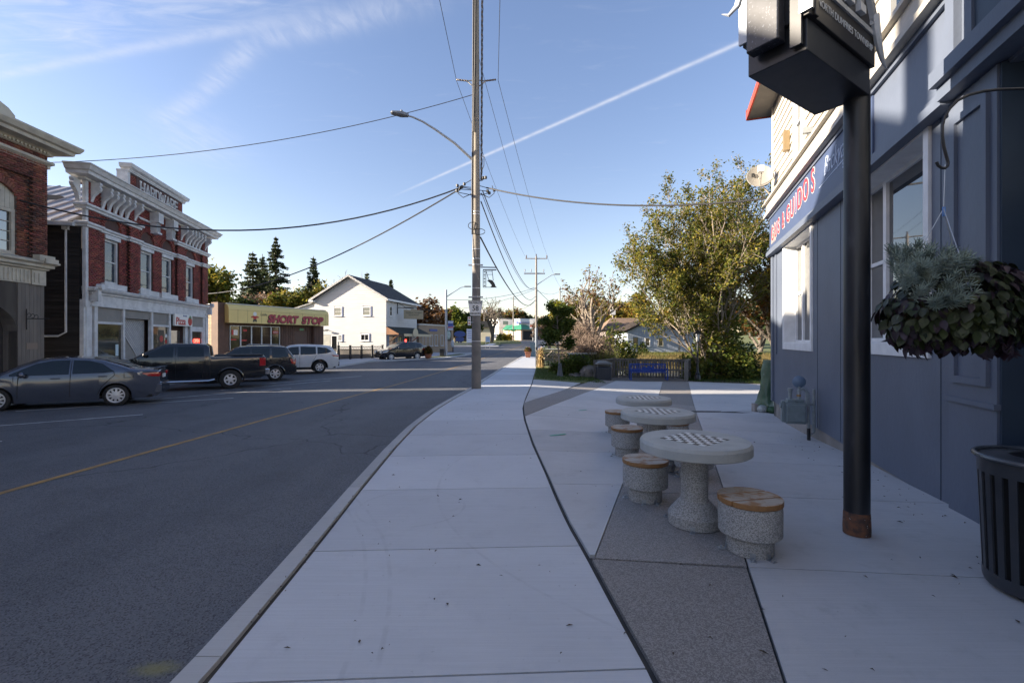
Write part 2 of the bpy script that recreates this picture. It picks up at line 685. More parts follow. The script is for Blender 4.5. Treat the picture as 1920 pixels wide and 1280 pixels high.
M_ASPH = asphalt()
M_SIDE = paving('sidewalk_concrete', (.565, .58, .605), (.505, .52, .545), scuffs=((-6.3, 1.9, 5.45, .022), (-6.3, 1.9, 5.62, .022), (-1.05, 4.9, .55, .018), (3.2, 6.0, 4.1, .02)))
M_KERB = paving('kerb_concrete', (.48, .48, .475), (.41, .41, .405), amt=.6)
M_PLAZA = paving('plaza_concrete', (.535, .535, .54), (.455, .455, .46), amt=.8)
M_AGG = paving('aggregate_paving', (.27, .25, .235), (.23, .215, .205), speck=((.36, .34, .32), (.17, .158, .15)), broom=False)
M_JOINT = mat('joint_filler', (.045, .043, .042), (.07, .066, .06), 8, .95)
M_GRANITE = stone_mat('exposed_aggregate', (.34, .33, .315), (.47, .46, .44), (.19, .185, .18), 150)
M_TOPC = mat('cast_table_top', (.42, .43, .41), (.36, .37, .355), 5, .75, bump=.15, bsc=120, c3=(.28, .285, .28), sc3=70, f3=(.62, .72))
M_YEL = mat('road_yellow', (.42, .24, .06), (.20, .13, .06), 3.5, .7, lo=.3, hi=.75)
M_WHL = mat('road_white', (.62, .62, .60), (.30, .30, .30), 4, .7, lo=.3, hi=.8)
M_GLASS = mat('window_glass', (.012, .016, .02), None, rough=.02, ior=2.9)
M_GLASSW = mat('old_window_glass', (.03, .045, .06), (.045, .06, .075), 2, .03, spec=1.0, bump=.35, bsc=2.2)
M_GLASSF = mat('shop_glass', (.03, .028, .02), (.09, .075, .04), 1.1, .04, spec=.8, bump=.1, bsc=1.5)
M_BLACK = mat('black_metal', (.012, .013, .016), (.02, .021, .025), 8, .38, spec=.5)
M_BLACKP = mat('worn_black_paint', (.010, .011, .014), (.020, .022, .028), 7, .42, bump=.12, bsc=18, c3=(.05, .055, .065), sc3=9, f3=(.60, .8), stretch=(1, 1, .25))
M_RUBBER = mat('rubber', (.016, .016, .017), (.025, .025, .025), 9, .85)
M_ALLOY = mat('alloy', (.62, .62, .63), None, rough=.35, metal=.25)
M_STEEL = mat('galvanised_steel', (.42, .44, .46), (.34, .36, .38), 8, .45, metal=.6)
M_CHROME = mat('chrome', (.7, .7, .72), None, rough=.12, metal=1)
M_WHITE = mat('white_paint', (.78, .78, .77), (.70, .70, .69), 4, .5)
M_WHITEOLD = mat('weathered_white_paint', (.60, .605, .61), (.48, .485, .49), 3.5, .6, c3=(.30, .29, .27), sc3=9, f3=(.68, .8))
M_DARK = mat('dark_interior', (.012, .012, .013), None, rough=.9)
# ------------------------------------------------------------------ ground, water, road, pavements
KERB_R = [(-1.60, -60), (-1.66, -3), (-1.72, 0), (-1.74, 2.35), (-1.79, 3.26), (-1.86, 4.21), (-1.96, 5.4), (-2.13, 7.87), (-2.22, 10), (-2.17, 12.49), (-1.99, 15.11),
          (-1.67, 18.41), (-1.49, 22.2), (-.86, 30.15), (.86, 47.5), (1.49, 52.6), (2.4, 62), (4.0, 80), (5.5, 95)]
SIDE_R = [(.9, -60), (.86, -3), (.80, 0), (.73, 2.35), (.67, 2.94), (.60, 3.79), (.54, 4.39), (.50, 5.08), (.45, 6.27), (.36, 8), (.29, 10.64), (.30, 12.7), (.45, 15.11),
          (.9, 21), (1.09, 23.95), (1.65, 32.2), (2.59, 48.6), (3.3, 60), (5.0, 80), (6.8, 95)]
KERB_L = [(-15.2, -60), (-15.2, 14), (-15.5, 26), (-15.0, 31), (-12.53, 33), (-12.36, 40.27), (-6.23, 46.9), (-4.65, 53.9), (-4.2, 57)]


def xat(poly, y):
    for (xa, ya), (xb, yb) in zip(poly, poly[1:]):
        if y <= yb:
            break
    return xa + (xb - xa) * (y - ya) / (yb - ya)


def tz(x, y):
    """lie of the unpaved land: a pond with reedy banks on the right, lawns elsewhere"""
    z = gz(x, y) - .06
    if y > 24 and x > 1:
        z2 = gz(x, y) - .02
        pond = sm(26.3, 29.0, y) * (1 - sm(55.0, 60.5, y)) * sm(4.2 if y < 33 else 2.6, 7.0 if y < 33 else 6.5, x)
        z = z2 * (1 - pond) + (-1.75) * pond
    if -17 < x < 2.2 and y < 100:
        z -= .35
    if x <= -17 and y < 60:
        z -= .05
    if 0 < x < 14 and y < 24:
        z -= .3
    if x > 20 or x < -40:
        z += .02 * max(0, min(abs(x), 150) - 30) * sm(60, 120, y)
    return z


def grid_sheet(name, xs, ys, zf, m, kind='structure'):
    V = np.array([(x, y, zf(x, y)) for y in ys for x in xs])
    nx = len(xs)
    Fq = np.array([(j * nx + i, j * nx + i + 1, (j + 1) * nx + i + 1, (j + 1) * nx + i) for j in range(len(ys) - 1) for i in range(nx - 1)])
    o = mesh_np(name, V, Fq, m, None, kind)
    o.data.polygons.foreach_set('use_smooth', [True] * len(o.data.polygons))
    return o


M_LAWN = mat('lawn', (.085, .115, .022), (.12, .125, .035), .9, .95, bump=1.5, bsc=14, c3=(.16, .14, .06), sc3=5, f3=(.55, .75), det=9)
M_EARTH = mat('earth', (.07, .055, .04), (.11, .09, .065), 3, .95, bump=1, bsc=20)
xs = [-900, -500, -300, -200, -140, -100, -75, -58, -46, -38, -32, -27, -22, -18.5, -17.01, -16.99, -10, -4, 0] + [1 + .75 * i for i in range(34)] + [28, 31, 36, 42, 50, 60, 75, 95, 130, 180, 260, 420, 900]
ys = [-120, -60, -20, 0, 8, 14, 20, 23, 24.1] + [25 + .6 * i for i in range(10)] + [32, 34, 37, 42, 48, 52] + [54 + .8 * i for i in range(11)] + [66, 70, 76, 84, 92, 101, 110, 125, 150, 190, 250, 330, 450, 650, 1100]
grid_sheet('ground', xs, ys, tz, M_LAWN)


def water_mat():
    m = bpy.data.materials.new('pond_water')
    m.use_nodes = True
    n = m.node_tree
    b = n.nodes['Principled BSDF']
    b.inputs['Base Color'].default_value = (.028, .03, .018, 1)
    b.inputs['Roughness'].default_value = .04
    X = NX(n)
    ge = X.node('ShaderNodeNewGeometry')
    mp = X.node('ShaderNodeMapping')
    n.links.new(ge.outputs['Position'], mp.inputs[0])
    mp.inputs['Scale'].default_value = (1.2, 3.0, 1)
    bp = X.node('ShaderNodeBump')
    bp.inputs['Strength'].default_value = .25
    bp.inputs['Distance'].default_value = .02
    n.links.new(X.noise(mp.outputs[0], 2.2, 4), bp.inputs['Height'])
    n.links.new(bp.outputs[0], b.inputs['Normal'])
    return m


grid_sheet('water', [2, 10, 20, 40, 70], [26, 35, 45, 55, 62], lambda x, y: -1.18, water_mat())

# the carriageway: one sheet between the kerbs, opening into a side street and a crossing further on
rb = MB()
ysr = [-60, -20, 0, 3, 6, 8, 10, 12.5, 15, 18.4, 20, 22, 26, 30, 31, 33, 36, 40.3, 45, 46.9, 50, 53.9, 57, 62, 70, 80, 88, 95, 110, 135, 150]
for y in ysr:
    xr = xat(KERB_R, min(y, 95)) + .12
    xl = -16.5 if y <= 31 else (-13.2 if y < 46 else (-30 if y < 86 else -5))
    if y > 95:
        xl, xr = -70, 70
    if 46 <= y < 57:
        xl = -13.2
    for k in range(5):
        x = xl + (xr - xl) * k / 4
        rb.v.append((x, y, gz(min(x, .5), y) + ROAD))
for j in range(len(ysr) - 1):
    for k in range(4):
        a = j * 5 + k
        rb.f.append((a, a + 1, a + 6, a + 5))
        rb.m.append(0)
road = struct(rb.build('road', M_ASPH))


def strip(name, p, q, wd, m, parent, dz, n=6):
    """a painted line on the road, following its slope"""
    p, q = Vector((p[0], p[1], 0)), Vector((q[0], q[1], 0))
    d = (q - p).normalized()
    s = Vector((-d.y, d.x, 0)) * wd / 2
    b = MB()
    for i in range(n + 1):
        c = p.lerp(q, i / n)
        for e in (s, -s):
            v = c + e
            b.v.append((v.x, v.y, gz(min(v.x, .5), v.y) + ROAD + dz))
    for i in range(n):
        b.f.append((2 * i, 2 * i + 1, 2 * i + 3, 2 * i + 2))
        b.m.append(0)
    return b.build(name, m, parent)


cpts = [(-6.32, -30), (-6.30, 3), (-6.28, 5.75), (-6.2, 8.26), (-6.05, 11.6), (-5.55, 18), (-4.6, 28.2), (-3.9, 36), (-2.95, 46.5), (-1.5, 57), (-.1, 68), (1.4, 82), (2.4, 93)]
for a, b in zip(cpts, cpts[1:]):
    strip('centre_line', a, b, .11, M_YEL, road, .005, 4)
for (px, py), (qx, qy) in (((0, 798), (268, 777)), ((290, 755), (438, 746)), ((400, 739.5), (546, 727.5)), ((500, 724), (620, 713.5)), ((590, 712), (678, 705))):
    a, b = G(px, py, ROAD), G(qx, qy, ROAD)
    a = b + (a - b).normalized() * 5.2
    strip('parking_line', a, b, .10, M_WHL, road, .005, 6)
a, b = Vector((-9.68, 12.31, 0)), Vector((-11.6, 10.6, 0))
for k in (1, 2, 3):
    strip('parking_line', b + (b - a).normalized() * 3 + Vector((0, -3.4 * k, 0)), a + Vector((0, -3.4 * k, 0)), .10, M_WHL, road, .005, 6)


def slab(name, pts, parent, m, th=.05, dz=0.0, zf=gz):
    n = len(pts)
    b = MB()
    for p in pts:
        b.v.append((p[0], p[1], zf(p[0], p[1]) + dz))
    for p in pts:
        b.v.append((p[0], p[1], zf(p[0], p[1]) + dz - th))
    a = sum(pts[i - 1][0] * pts[i][1] - pts[i][0] * pts[i - 1][1] for i in range(n))
    top = tuple(range(n))
    b.f.append(top if a > 0 else top[::-1])
    b.f += [((i + 1) % n, i, n + i, n + (i + 1) % n) if a > 0 else (i, (i + 1) % n, n + (i + 1) % n, n + i) for i in range(n)]
    b.m = [0] * len(b.f)
    return b.build(name, m, parent)


# our sidewalk: a dark bed with cast slabs on it, and the kerb as its own stones
KW, EXP = .17, .045
ysb = [-60, -20, -3, 0, 2.3, 3.3, 4.2, 5.4, 6.3, 8, 10, 12.5, 15, 18.4, 20, 22, 26, 30, 36, 45, 52, 60, 70, 80, 95]
bed = MB()
for y in ysb:
    for x in (xat(KERB_R, y) + .02, xat(SIDE_R, y) + .05):
        bed.v.append((x, y, gz(x, y) - .028))
for j in range(len(ysb) - 1):
    bed.f.append((2 * j, 2 * j + 1, 2 * j + 3, 2 * j + 2))
    bed.m.append(0)
walk = struct(bed.build('sidewalk', M_JOINT))
edges = [-14, -9, -5, -2.4, -.8, .82, 2.42, 3.92, 5.55, 7.25, 8.95, 10.65, 12.35, 14.05, 15.75, 17.45, 19.15, 20.85, 22.55, 24.25, 25.95, 27.65, 29.35, 31.05, 32.75]
for a, b in zip(edges, edges[1:]):
    L, Rr = [], []
    n = 5
    for i in range(n + 1):
        for side, lst in ((0, L), (1, Rr)):
            y0 = a + .007 + (b - a - .014) * i / n
            for _ in range(3):
                x = xat(KERB_R, y0) + KW + EXP if side == 0 else xat(SIDE_R, y0) - .02
                y0 = a + .007 + (b - a - .014) * i / n + .05 * x
            lst.append((x, y0))
    slab('slab', L + Rr[::-1], walk, M_SIDE)
ys2 = [y for y in ysb if y > 32.9]
yy = [32.76] + ys2
far = [(xat(KERB_R, y) + KW + .02, y) for y in yy] + [(xat(SIDE_R, y) - .02, y) for y in yy[::-1]]
for y0, y1 in zip(yy, yy[1:]):
    slab('slab', [(xat(KERB_R, y0) + KW + .02, y0 + .006), (xat(SIDE_R, y0) - .02, y0 + .006), (xat(SIDE_R, y1) - .02, y1), (xat(KERB_R, y1) + KW + .02, y1)], walk, M_SIDE)
kerb = struct(MB().box(-1.70, -1.60, -62, -60, -.3, -.05).build('kerb', M_KERB))


def kerb_line(poly, a, b, wd, parent, side=1):
    b_ = MB()
    n = max(1, int((b - a) / 1.0))
    pr = []
    for i in range(n + 1):
        y = a + (b - a) * i / n
        x = xat(poly, y)
        z = gz(x, y)
        pr.append([(x, y, z + ROAD - .12), (x + side * .012, y, z - .02), (x + side * .03, y, z), (x + side * wd, y, z), (x + side * wd, y, z - .2)])
    for p in pr:
        b_.v += p
    for i in range(n):
        for k in range(4):
            q = i * 5 + k
            b_.f.append((q, q + 1, q + 6, q + 5) if side > 0 else (q + 1, q, q + 5, q + 6))
    b_.f += [tuple(range(5))[::-1], tuple(range(n * 5, n * 5 + 5))]
    b_.m = [0] * len(b_.f)
    return b_.build('kerb_stone', M_KERB, parent)


ke = [-20, -10, -4, -.6, 2.55, 5.6, 8.7, 11.8, 14.9, 18.0, 21.1, 24.2, 27.3, 30.4, 33.5, 37, 41, 46, 52, 60, 70, 82, 95]
for a, b in zip(ke, ke[1:]):
    kerb_line(KERB_R, a + .004, b - .004, KW, kerb)

# the plaza: bed, pale slabs, darker exposed-aggregate bands


def clip(poly, a, b, c):
    """keep the side a*x + b*y >= c"""
    out = []
    for i in range(len(poly)):
        p, q = poly[i - 1], poly[i]
        dp, dq = a * p[0] + b * p[1] - c, a * q[0] + b * q[1] - c
        if (dp >= 0) != (dq >= 0):
            t = dp / (dp - dq)
            out.append((p[0] + (q[0] - p[0]) * t, p[1] + (q[1] - p[1]) * t))
        if dq >= 0:
            out.append(q)
    return out


def densify(poly, step=1.2):
    out = []
    for i in range(len(poly)):
        p, q = poly[i - 1], poly[i]
        n = max(1, int(math.hypot(q[0] - p[0], q[1] - p[1]) / step))
        out += [(p[0] + (q[0] - p[0]) * k / n, p[1] + (q[1] - p[1]) * k / n) for k in range(1, n + 1)]
    return out


def cut(poly, m, cuts, k=0.0, gap=.006, dz=0.0):
    for a, b in zip(cuts, cuts[1:]):
        q = clip(clip(poly, k, 1, a + gap), -k, -1, -(b - gap))
        if len(q) > 2:
            slab('paving_slab', densify(q), plaza, m, .05, dz)


def curve_pts(a, b, off=.025, n=10):
    return [(xat(SIDE_R, a + (b - a) * i / n) + off, a + (b - a) * i / n) for i in range(n + 1)]


pb_ = [(.95, -8), (1.05, -3), (.9, 0)] + curve_pts(2.3, 25, .02, 22) + [(4.4, 26), (13, 25), (14.5, 14), (8, 14.2), (4.7, 4.65), (1.5, -8)]
bedp = densify(pb_, 1.5)
plaza_me = MB()
gx = [.3 + .7 * i for i in range(21)]
gy = [-8, -4, 0, 2, 4] + [5 + i for i in range(22)]
for y in gy:
    xl = xat(SIDE_R, y) + .02
    for i in range(12):
        x = xl + (14.3 - xl) * i / 11 if y > 14 else xl + (max(2.2, 4.59 + .341 * (y - 4.65)) + .12 - xl) * i / 11
        plaza_me.v.append((x, y, gz(x, y) - .030))
for j in range(len(gy) - 1):
    for i in range(11):
        a = j * 12 + i
        plaza_me.f.append((a, a + 1, a + 13, a + 12))
        plaza_me.m.append(0)
plaza = struct(plaza_me.build('plaza', M_JOINT))
bl = lambda y: .66 + (y - 3.72) * .3456       # edges of the aggregate band under the tables
br = lambda y: 1.79 + (y - 3.55) * .3548
g_ = .012
cut([(bl(3.72), 3.72), (1.79, 3.58)] + [(br(y), y) for y in (6, 10, 16, 25.8)] + [(bl(y), y) for y in (25.8, 16, 10, 6)], M_AGG, [3.0, 5.4, 8.6, 12.2, 16, 20.5, 26])
cut(curve_pts(.9, 3.70) [::-1] + [(.84, .9), (1.36, 2.35), (1.77, 3.54)], M_AGG, [.5, 3.9])
lowC = lambda y: .28 + (y - 11.2) * (5.40 / 14.69)
upC = lambda y: .34 + (y - 13.74) * (4.05 / 11.49)
Lp = curve_pts(3.78, 11.2)[::-1] + [(bl(3.78) - g_, 3.78), (bl(12) - g_, 12), (bl(25.8) - g_, 25.8), (5.70, 25.8), (lowC(18) + g_, 18), (lowC(11.22) + .03, 11.22)]
cut(Lp, M_PLAZA, [3.7, 5.72, 7.55, 9.45, 11.4, 13.4, 15.5, 17.6, 20, 22.5, 26])
cut([(upC(13.76), 13.76), (lowC(11.26), 11.26), (lowC(18), 18), (lowC(25.8), 25.8), (upC(25.8), 25.8), (upC(18), 18)], M_AGG, [11, 15, 19, 26])
ga, gb = G(1002, 711), G(1088, 717.5)
Up = curve_pts(13.8, ga.y)[::-1] + [(upC(13.8) - g_ + .02, 13.8), (upC(18) - g_, 18), (gb.x, gb.y)] 
cut(Up, M_PLAZA, [13.5, 16, 18.3, 20.6, 26])
wall_x = lambda y: 4.59 + .341 * (y - 4.65)
Rp = [(.98, -2.2), (.90, 0), (.86, .9), (1.38, 2.35), (1.80, 3.56)] + [(br(y) + g_, y) for y in (6, 10, 16, 25.8)] + [(13.2, 24.2), (13.9, 14.15), (wall_x(13.9) + .06, 13.9), (wall_x(9) + .06, 9), (wall_x(4.65) + .06, 4.65), (wall_x(-2.2) + .06, -2.2)]
cut(Rp, M_PLAZA, [-2.3, 0, 1.9, 3.745, 5.6, 7.5, 9.4, 11.4, 13.4, 15.5, 17.7, 20, 22.5, 28], k=.10)

# pavement along the far side of the street
lp = MB()
ysl = [-60, -20, 0, 6, 12, 14, 18, 22, 26, 30, 31, 32, 33, 36, 40.27, 43, 46.9, 50, 53.9, 57]
for y in ysl:
    xk = xat(KERB_L, y)
    for x in (-22 if y < 44 else -14, xk):
        lp.v.append((x, y, gz(x, y)))
    lp.v.append((xk, y, gz(xk, y) - .3))
for j in range(len(ysl) - 1):
    for k in range(2):
        a = j * 3 + k
        lp.f.append((a, a + 1, a + 4, a + 3))
        lp.m.append(0)
struct(lp.build('pavement', M_PLAZA))

# lawns and paths beyond the side street, and the grass strip by the kerb on the left
def patch(name, pts, m, dz, kind='structure'):
    o = slab(name, densify(pts, 2.5), None, m, .12, dz)
    o['kind'] = kind
    return o


patch('lawn', [(-30, 86), (-5.2, 86), (-2.6, 87), (-2.2, 97), (-30, 97)], M_LAWN, .02)
patch('path', [(-5.2, 85.9), (-3.6, 85.9), (-3.2, 97), (-4.6, 97)], M_SIDE, .03)
patch('path', [(-30, 82.5), (-2.4, 82.5), (-2.2, 85.9), (-30, 85.9)], M_SIDE, .01)
patch('grass_strip', [(-8.6, 45.4), (-6.9, 46.9), (-5.2, 52.2), (-5.9, 53.0), (-7.6, 48.4)], M_LAWN, .03)
patch('lawn', [(3.4, 62), (14, 64), (22, 90), (7.2, 95), (5.3, 80)], M_LAWN, .02)
patch('path', [(4.5, 67), (12, 69), (12.4, 71), (4.9, 69.5)], M_SIDE, .03)
patch('path', [(5.4, 76), (14, 80), (14.4, 82), (5.6, 78.5)], M_SIDE, .03)
patch('lawn', [(1.08, 23.6), (1.63, 32), (1.7, 33.4), (4.6, 32), (4.5, 26.2), (gb.x + .35, gb.y + .3), (gb.x - .02, gb.y + .06), (1.05, ga.y + .1)], M_LAWN, .012)
patch('gravel_edge', [(10.0, 25.95), (13.3, 24.35), (14.2, 27), (10, 28)], M_EARTH, -.01)
# ------------------------------------------------------------------ building kit
# every building's own frame: local x runs along the street front as a passer-by reads it, -y points out to the street, z up
I4 = Matrix.Identity(4)
RM90 = Matrix.Rotation(math.radians(-90), 4, 'Z')


def tr(M, x=0, y=0, z=0):
    return M @ Matrix.Translation((x, y, z))


def boards(parent, name, M, u0, u1, z0, z1, step, m, holes=(), v=0.0, lap=.018, lim=None, gap=.004, minlen=.05, jit=0.0, flat=False):
    """horizontal boards, each one its own part, cut round the openings; lim(z) gives the gable's (u0, u1) at a height"""
    n = int(round((z1 - z0) / step))
    for i in range(n):
        a, b = z0 + i * step, z0 + (i + 1) * step - gap
        lo, hi = (u0, u1) if lim is None else lim(a)
        lo2, hi2 = (u0, u1) if lim is None else lim(b)
        segs = [(lo, hi)]
        for (h0, h1, g0, g1) in holes:
            if b > g0 + .02 and a < g1 - .02:
                segs = [s for q in segs for s in ((q[0], min(q[1], h0)), (max(q[0], h1), q[1])) if s[1] - s[0] > minlen]
        for (p, q) in segs:
            if q - p < minlen:
                continue
            pt = p + (lo2 - lo if abs(p - lo) < 1e-6 else 0)
            qt = q + (hi2 - hi if abs(q - hi) < 1e-6 else 0)
            if qt <= pt:
                pt = qt = (p + q) / 2
            o = v - lap - (RNG.random() * jit)
            t = o if flat else v - .003
            mb = MB()
            mb.add([(p, o, a), (q, o, a), (qt, t, b), (pt, t, b), (p, v + .02, a), (q, v + .02, a), (qt, v + .02, b), (pt, v + .02, b)],
                   [(0, 1, 2, 3), (4, 7, 6, 5), (0, 4, 5, 1), (3, 2, 6, 7), (0, 3, 7, 4), (1, 5, 6, 2)], 0, M)
            mb.build(name, m, parent)


def uprights(parent, name, M, u0, u1, zf0, zf1, step, m, holes=(), v=0.0, th=.02, gap=.012):
    """vertical boards, each its own part"""
    n = max(1, int(round((u1 - u0) / step)))
    st = (u1 - u0) / n
    for i in range(n):
        a, b = u0 + i * st + gap / 2, u0 + (i + 1) * st - gap / 2
        za = zf0 if not callable(zf0) else zf0((a + b) / 2)
        zb = zf1 if not callable(zf1) else zf1((a + b) / 2)
        segs = [(za, zb)]
        for (h0, h1, g0, g1) in holes:
            if b > h0 + .01 and a < h1 - .01:
                segs = [s for q in segs for s in ((q[0], min(q[1], g0)), (max(q[0], g1), q[1])) if s[1] - s[0] > .03]
        for (p, q) in segs:
            if q - p > .03:
                MB().box(a, b, v - th, v + .01, p, q, 0, M).build(name, m, parent)


def wall(mb, u0, u1, z0, z1, holes=(), v=0.0, rec=.12, mi=0, M=None):
    """a wall face at depth v with openings and their reveals"""
    us = sorted(set([u0, u1] + [c for h in holes for c in h[:2] if u0 < c < u1]))
    zs = sorted(set([z0, z1] + [c for h in holes for c in h[2:] if z0 < c < z1]))
    for a, b in zip(us, us[1:]):
        for c, d in zip(zs, zs[1:]):
            if any(h[0] <= a and b <= h[1] and h[2] <= c and d <= h[3] for h in holes):
                continue
            mb.add([(a, v, c), (b, v, c), (b, v, d), (a, v, d)], [(0, 1, 2, 3)], mi, M)
    for (a, b, c, d) in holes:
        mb.add([(a, v, c), (b, v, c), (b, v, d), (a, v, d), (a, v + rec, c), (b, v + rec, c), (b, v + rec, d), (a, v + rec, d)],
               [(0, 4, 5, 1), (1, 5, 6, 2), (2, 6, 7, 3), (3, 7, 4, 0)], mi, M)


def window(parent, u0, u1, z0, z1, M=I4, fw=.07, v=0.0, proud=.035, rec=.05, mf=None, mg=None, nv=0, nh=1, sill=.06, bar=.03, head=0.0, curtain=None):
    mf = mf or M_WHITE
    mg = mg or M_GLASS
    b = MB()
    b.box(u0, u0 + fw, v - proud, v + rec + .04, z0, z1, 0, M).box(u1 - fw, u1, v - proud, v + rec + .04, z0, z1, 0, M)
    b.box(u0 + fw, u1 - fw, v - proud + .002, v + rec + .04, z0, z0 + fw, 0, M).box(u0 + fw, u1 - fw, v - proud + .002, v + rec + .04, z1 - fw, z1, 0, M)
    for k in range(1, nv + 1):
        c = u0 + fw + (u1 - u0 - 2 * fw) * k / (nv + 1)
        b.box(c - bar / 2, c + bar / 2, v + rec - .03, v + rec + .03, z0 + fw, z1 - fw, 0, M)
    for k in range(1, nh + 1):
        c = z0 + fw + (z1 - z0 - 2 * fw) * k / (nh + 1)
        b.box(u0 + fw, u1 - fw, v + rec - .033, v + rec + .027, c - bar / 2, c + bar / 2, 0, M)
    f = b.build('window', mf, parent)
    MB().box(u0 + fw, u1 - fw, v + rec, v + rec + .015, z0 + fw, z1 - fw, 0, M).build('pane', mg, f)
    if sill:
        MB().box(u0 - .06, u1 + .06, v - proud - .06, v + .02, z0 - sill, z0 - .002, 0, M).build('sill', mf, f)
    if head:
        MB().box(u0 - .05, u1 + .05, v - proud - .03, v + .02, z1 + .002, z1 + head, 0, M).build('lintel', mf, f)
    return f


def brickwork(name, parent, u0, u1, z0, z1, m, holes=(), v=0.0, L=.215, Hh=.075, g=.010, proud=.012, arches=(), M=None, vf=None):
    """running-bond bricks as geometry with recessed joints, joined into one part"""
    V, Fc = [], []
    rows = int((z1 - z0) / Hh)
    rr = random.Random(3)
    for i in range(rows):
        a, b = z0 + i * Hh + g / 2, z0 + (i + 1) * Hh - g / 2
        u = u0 - (L / 2 if i % 2 else 0)
        while u < u1:
            p, q = max(u + g / 2, u0), min(u + L - g / 2, u1)
            u += L
            if q - p < .03:
                continue
            segs = [(p, q)]
            for (h0, h1, g0, g1) in holes:
                if b > g0 + .01 and a < g1 - .01:
                    segs = [s for k in segs for s in ((k[0], min(k[1], h0)), (max(k[0], h1), k[1])) if s[1] - s[0] > .03]
            for (cu_, cz_, rad, mx_) in arches:
                zz = min(max((a + b) / 2, cz_), cz_ + rad)
                hw = math.sqrt(max(0, rad * rad - (zz - cz_) ** 2)) if (a + b) / 2 > cz_ else 0
                hw = min(hw, mx_)
                if hw > 0 and a < cz_ + rad:
                    segs = [s for k in segs for s in ((k[0], min(k[1], cu_ - hw)), (max(k[0], cu_ + hw), k[1])) if s[1] - s[0] > .03]
            for (p2, q2) in segs:
                o = v - proud - rr.random() * .004 + (vf((p2 + q2) / 2, (a + b) / 2) if vf else 0)
                k = len(V)
                e = .03
                V += [(p2, o, a), (q2, o, a), (q2, o, b), (p2, o, b), (p2, o + e, a), (q2, o + e, a), (q2, o + e, b), (p2, o + e, b)]
                Fc += [(k, k + 1, k + 2, k + 3), (k, k + 4, k + 5, k + 1), (k + 1, k + 5, k + 6, k + 2), (k + 2, k + 6, k + 7, k + 3), (k + 3, k + 7, k + 4, k)]
    if M is not None:
        V = [tuple(M @ Vector(p)) for p in V]
    return mesh_np(name, V, Fc, m, parent, 'stuff')


def moulding(mb, u0, u1, prof, mi=0, M=None, ret=True):
    """run a profile [(out, z), ...] along the front; ends mitred back when ret"""
    n = len(prof)
    for (o, z) in prof:
        pass
    vs = []
    for u, s in ((u0, -1), (u1, 1)):
        for (o, z) in prof:
            vs.append((u + (s * o if ret else 0), -o, z))
    for u, s in ((u0, -1), (u1, 1)):
        for (o, z) in prof:
            vs.append((u + (s * o if ret else 0), .25, z))
    fs = []
    for i in range(n - 1):
        fs.append((i, n + i, n + i + 1, i + 1))
        fs.append((2 * n + i, i, i + 1, 2 * n + i + 1))
        fs.append((n + i, 3 * n + i, 3 * n + i + 1, n + i + 1))
    fs.append((n - 1, 2 * n - 1, 4 * n - 1, 3 * n - 1))
    fs.append((0, 2 * n, 3 * n, n))
    mb.add(vs, fs, mi, M)


M_BRICKR = mat('red_brick', (.225, .05, .036), (.16, .038, .030), 2.0, .85, isl=.38, bump=.3, bsc=90)
M_BRICKO = mat('old_red_brick', (.21, .068, .042), (.125, .046, .033), 1.6, .9, isl=.45, bump=.4, bsc=90, c3=(.045, .03, .026), sc3=1.3, f3=(.5, .72))
M_MORT = mat('mortar', (.13, .10, .085), (.09, .07, .06), 5, .95)
M_MORTR = mat('red_mortar', (.095, .05, .042), (.07, .04, .035), 5, .95)
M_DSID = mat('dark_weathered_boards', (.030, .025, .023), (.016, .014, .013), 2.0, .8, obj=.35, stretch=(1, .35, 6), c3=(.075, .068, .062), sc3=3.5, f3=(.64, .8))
M_MROOF = mat('sheet_metal_roof', (.36, .34, .33), (.29, .275, .27), 1.2, .42, metal=.25, obj=.05)
M_TAUPE = mat('taupe_boards', (.155, .135, .115), (.115, .10, .088), 1.4, .8, obj=.12, stretch=(3, 3, .5))
M_CREAMT = mat('cream_trim', (.50, .46, .37), (.40, .365, .30), 3, .7, c3=(.22, .20, .17), sc3=6, f3=(.64, .8))
M_GREYP = mat('grey_panel', (.24, .225, .205), (.21, .20, .185), 2, .7)
M_BRASS = mat('bronze_plaque', (.20, .15, .12), None, rough=.5, metal=.3)

# ------------------------------------------------------------------ old brick commercial block at the left edge (runs on out of view)
WA = (-.03, .9996)
A = thing('brick_building', 'old red brick commercial block with pale cornice cut by the left edge', 'building', (-16.49, 16.55, 0), math.atan2(WA[1], WA[0]))
LA = -28.0
holesA = [(-2.35 - 3.35 * k, -.97 - 3.35 * k, 4.52, 6.82) for k in range(8)]
b = MB()
wall(b, LA, 0, 4.3, 8.3, holesA, .014, .16)
b.add([(0, .014, -.4), (0, 6.6, -.4), (0, 6.6, 8.3), (0, .014, 8.3)], [(0, 1, 2, 3)])
b.box(LA, -.02, .6, 6.6, 8.0, 8.35)
b.add([(LA, .014, -.4), (LA, 6.6, -.4), (LA, 6.6, 8.3), (LA, .014, 8.3)], [(3, 2, 1, 0)])
b.add([(LA, 6.6, -.4), (0, 6.6, -.4), (0, 6.6, 8.3), (LA, 5, 8.3)], [(3, 2, 1, 0)])
b.build('wall', M_MORT, A)


def vfA(u, z):
    k = ((-u) % 3.35)
    pil = k < .55 or k > 2.95
    return -.09 if pil or z > 7.25 else 0.0


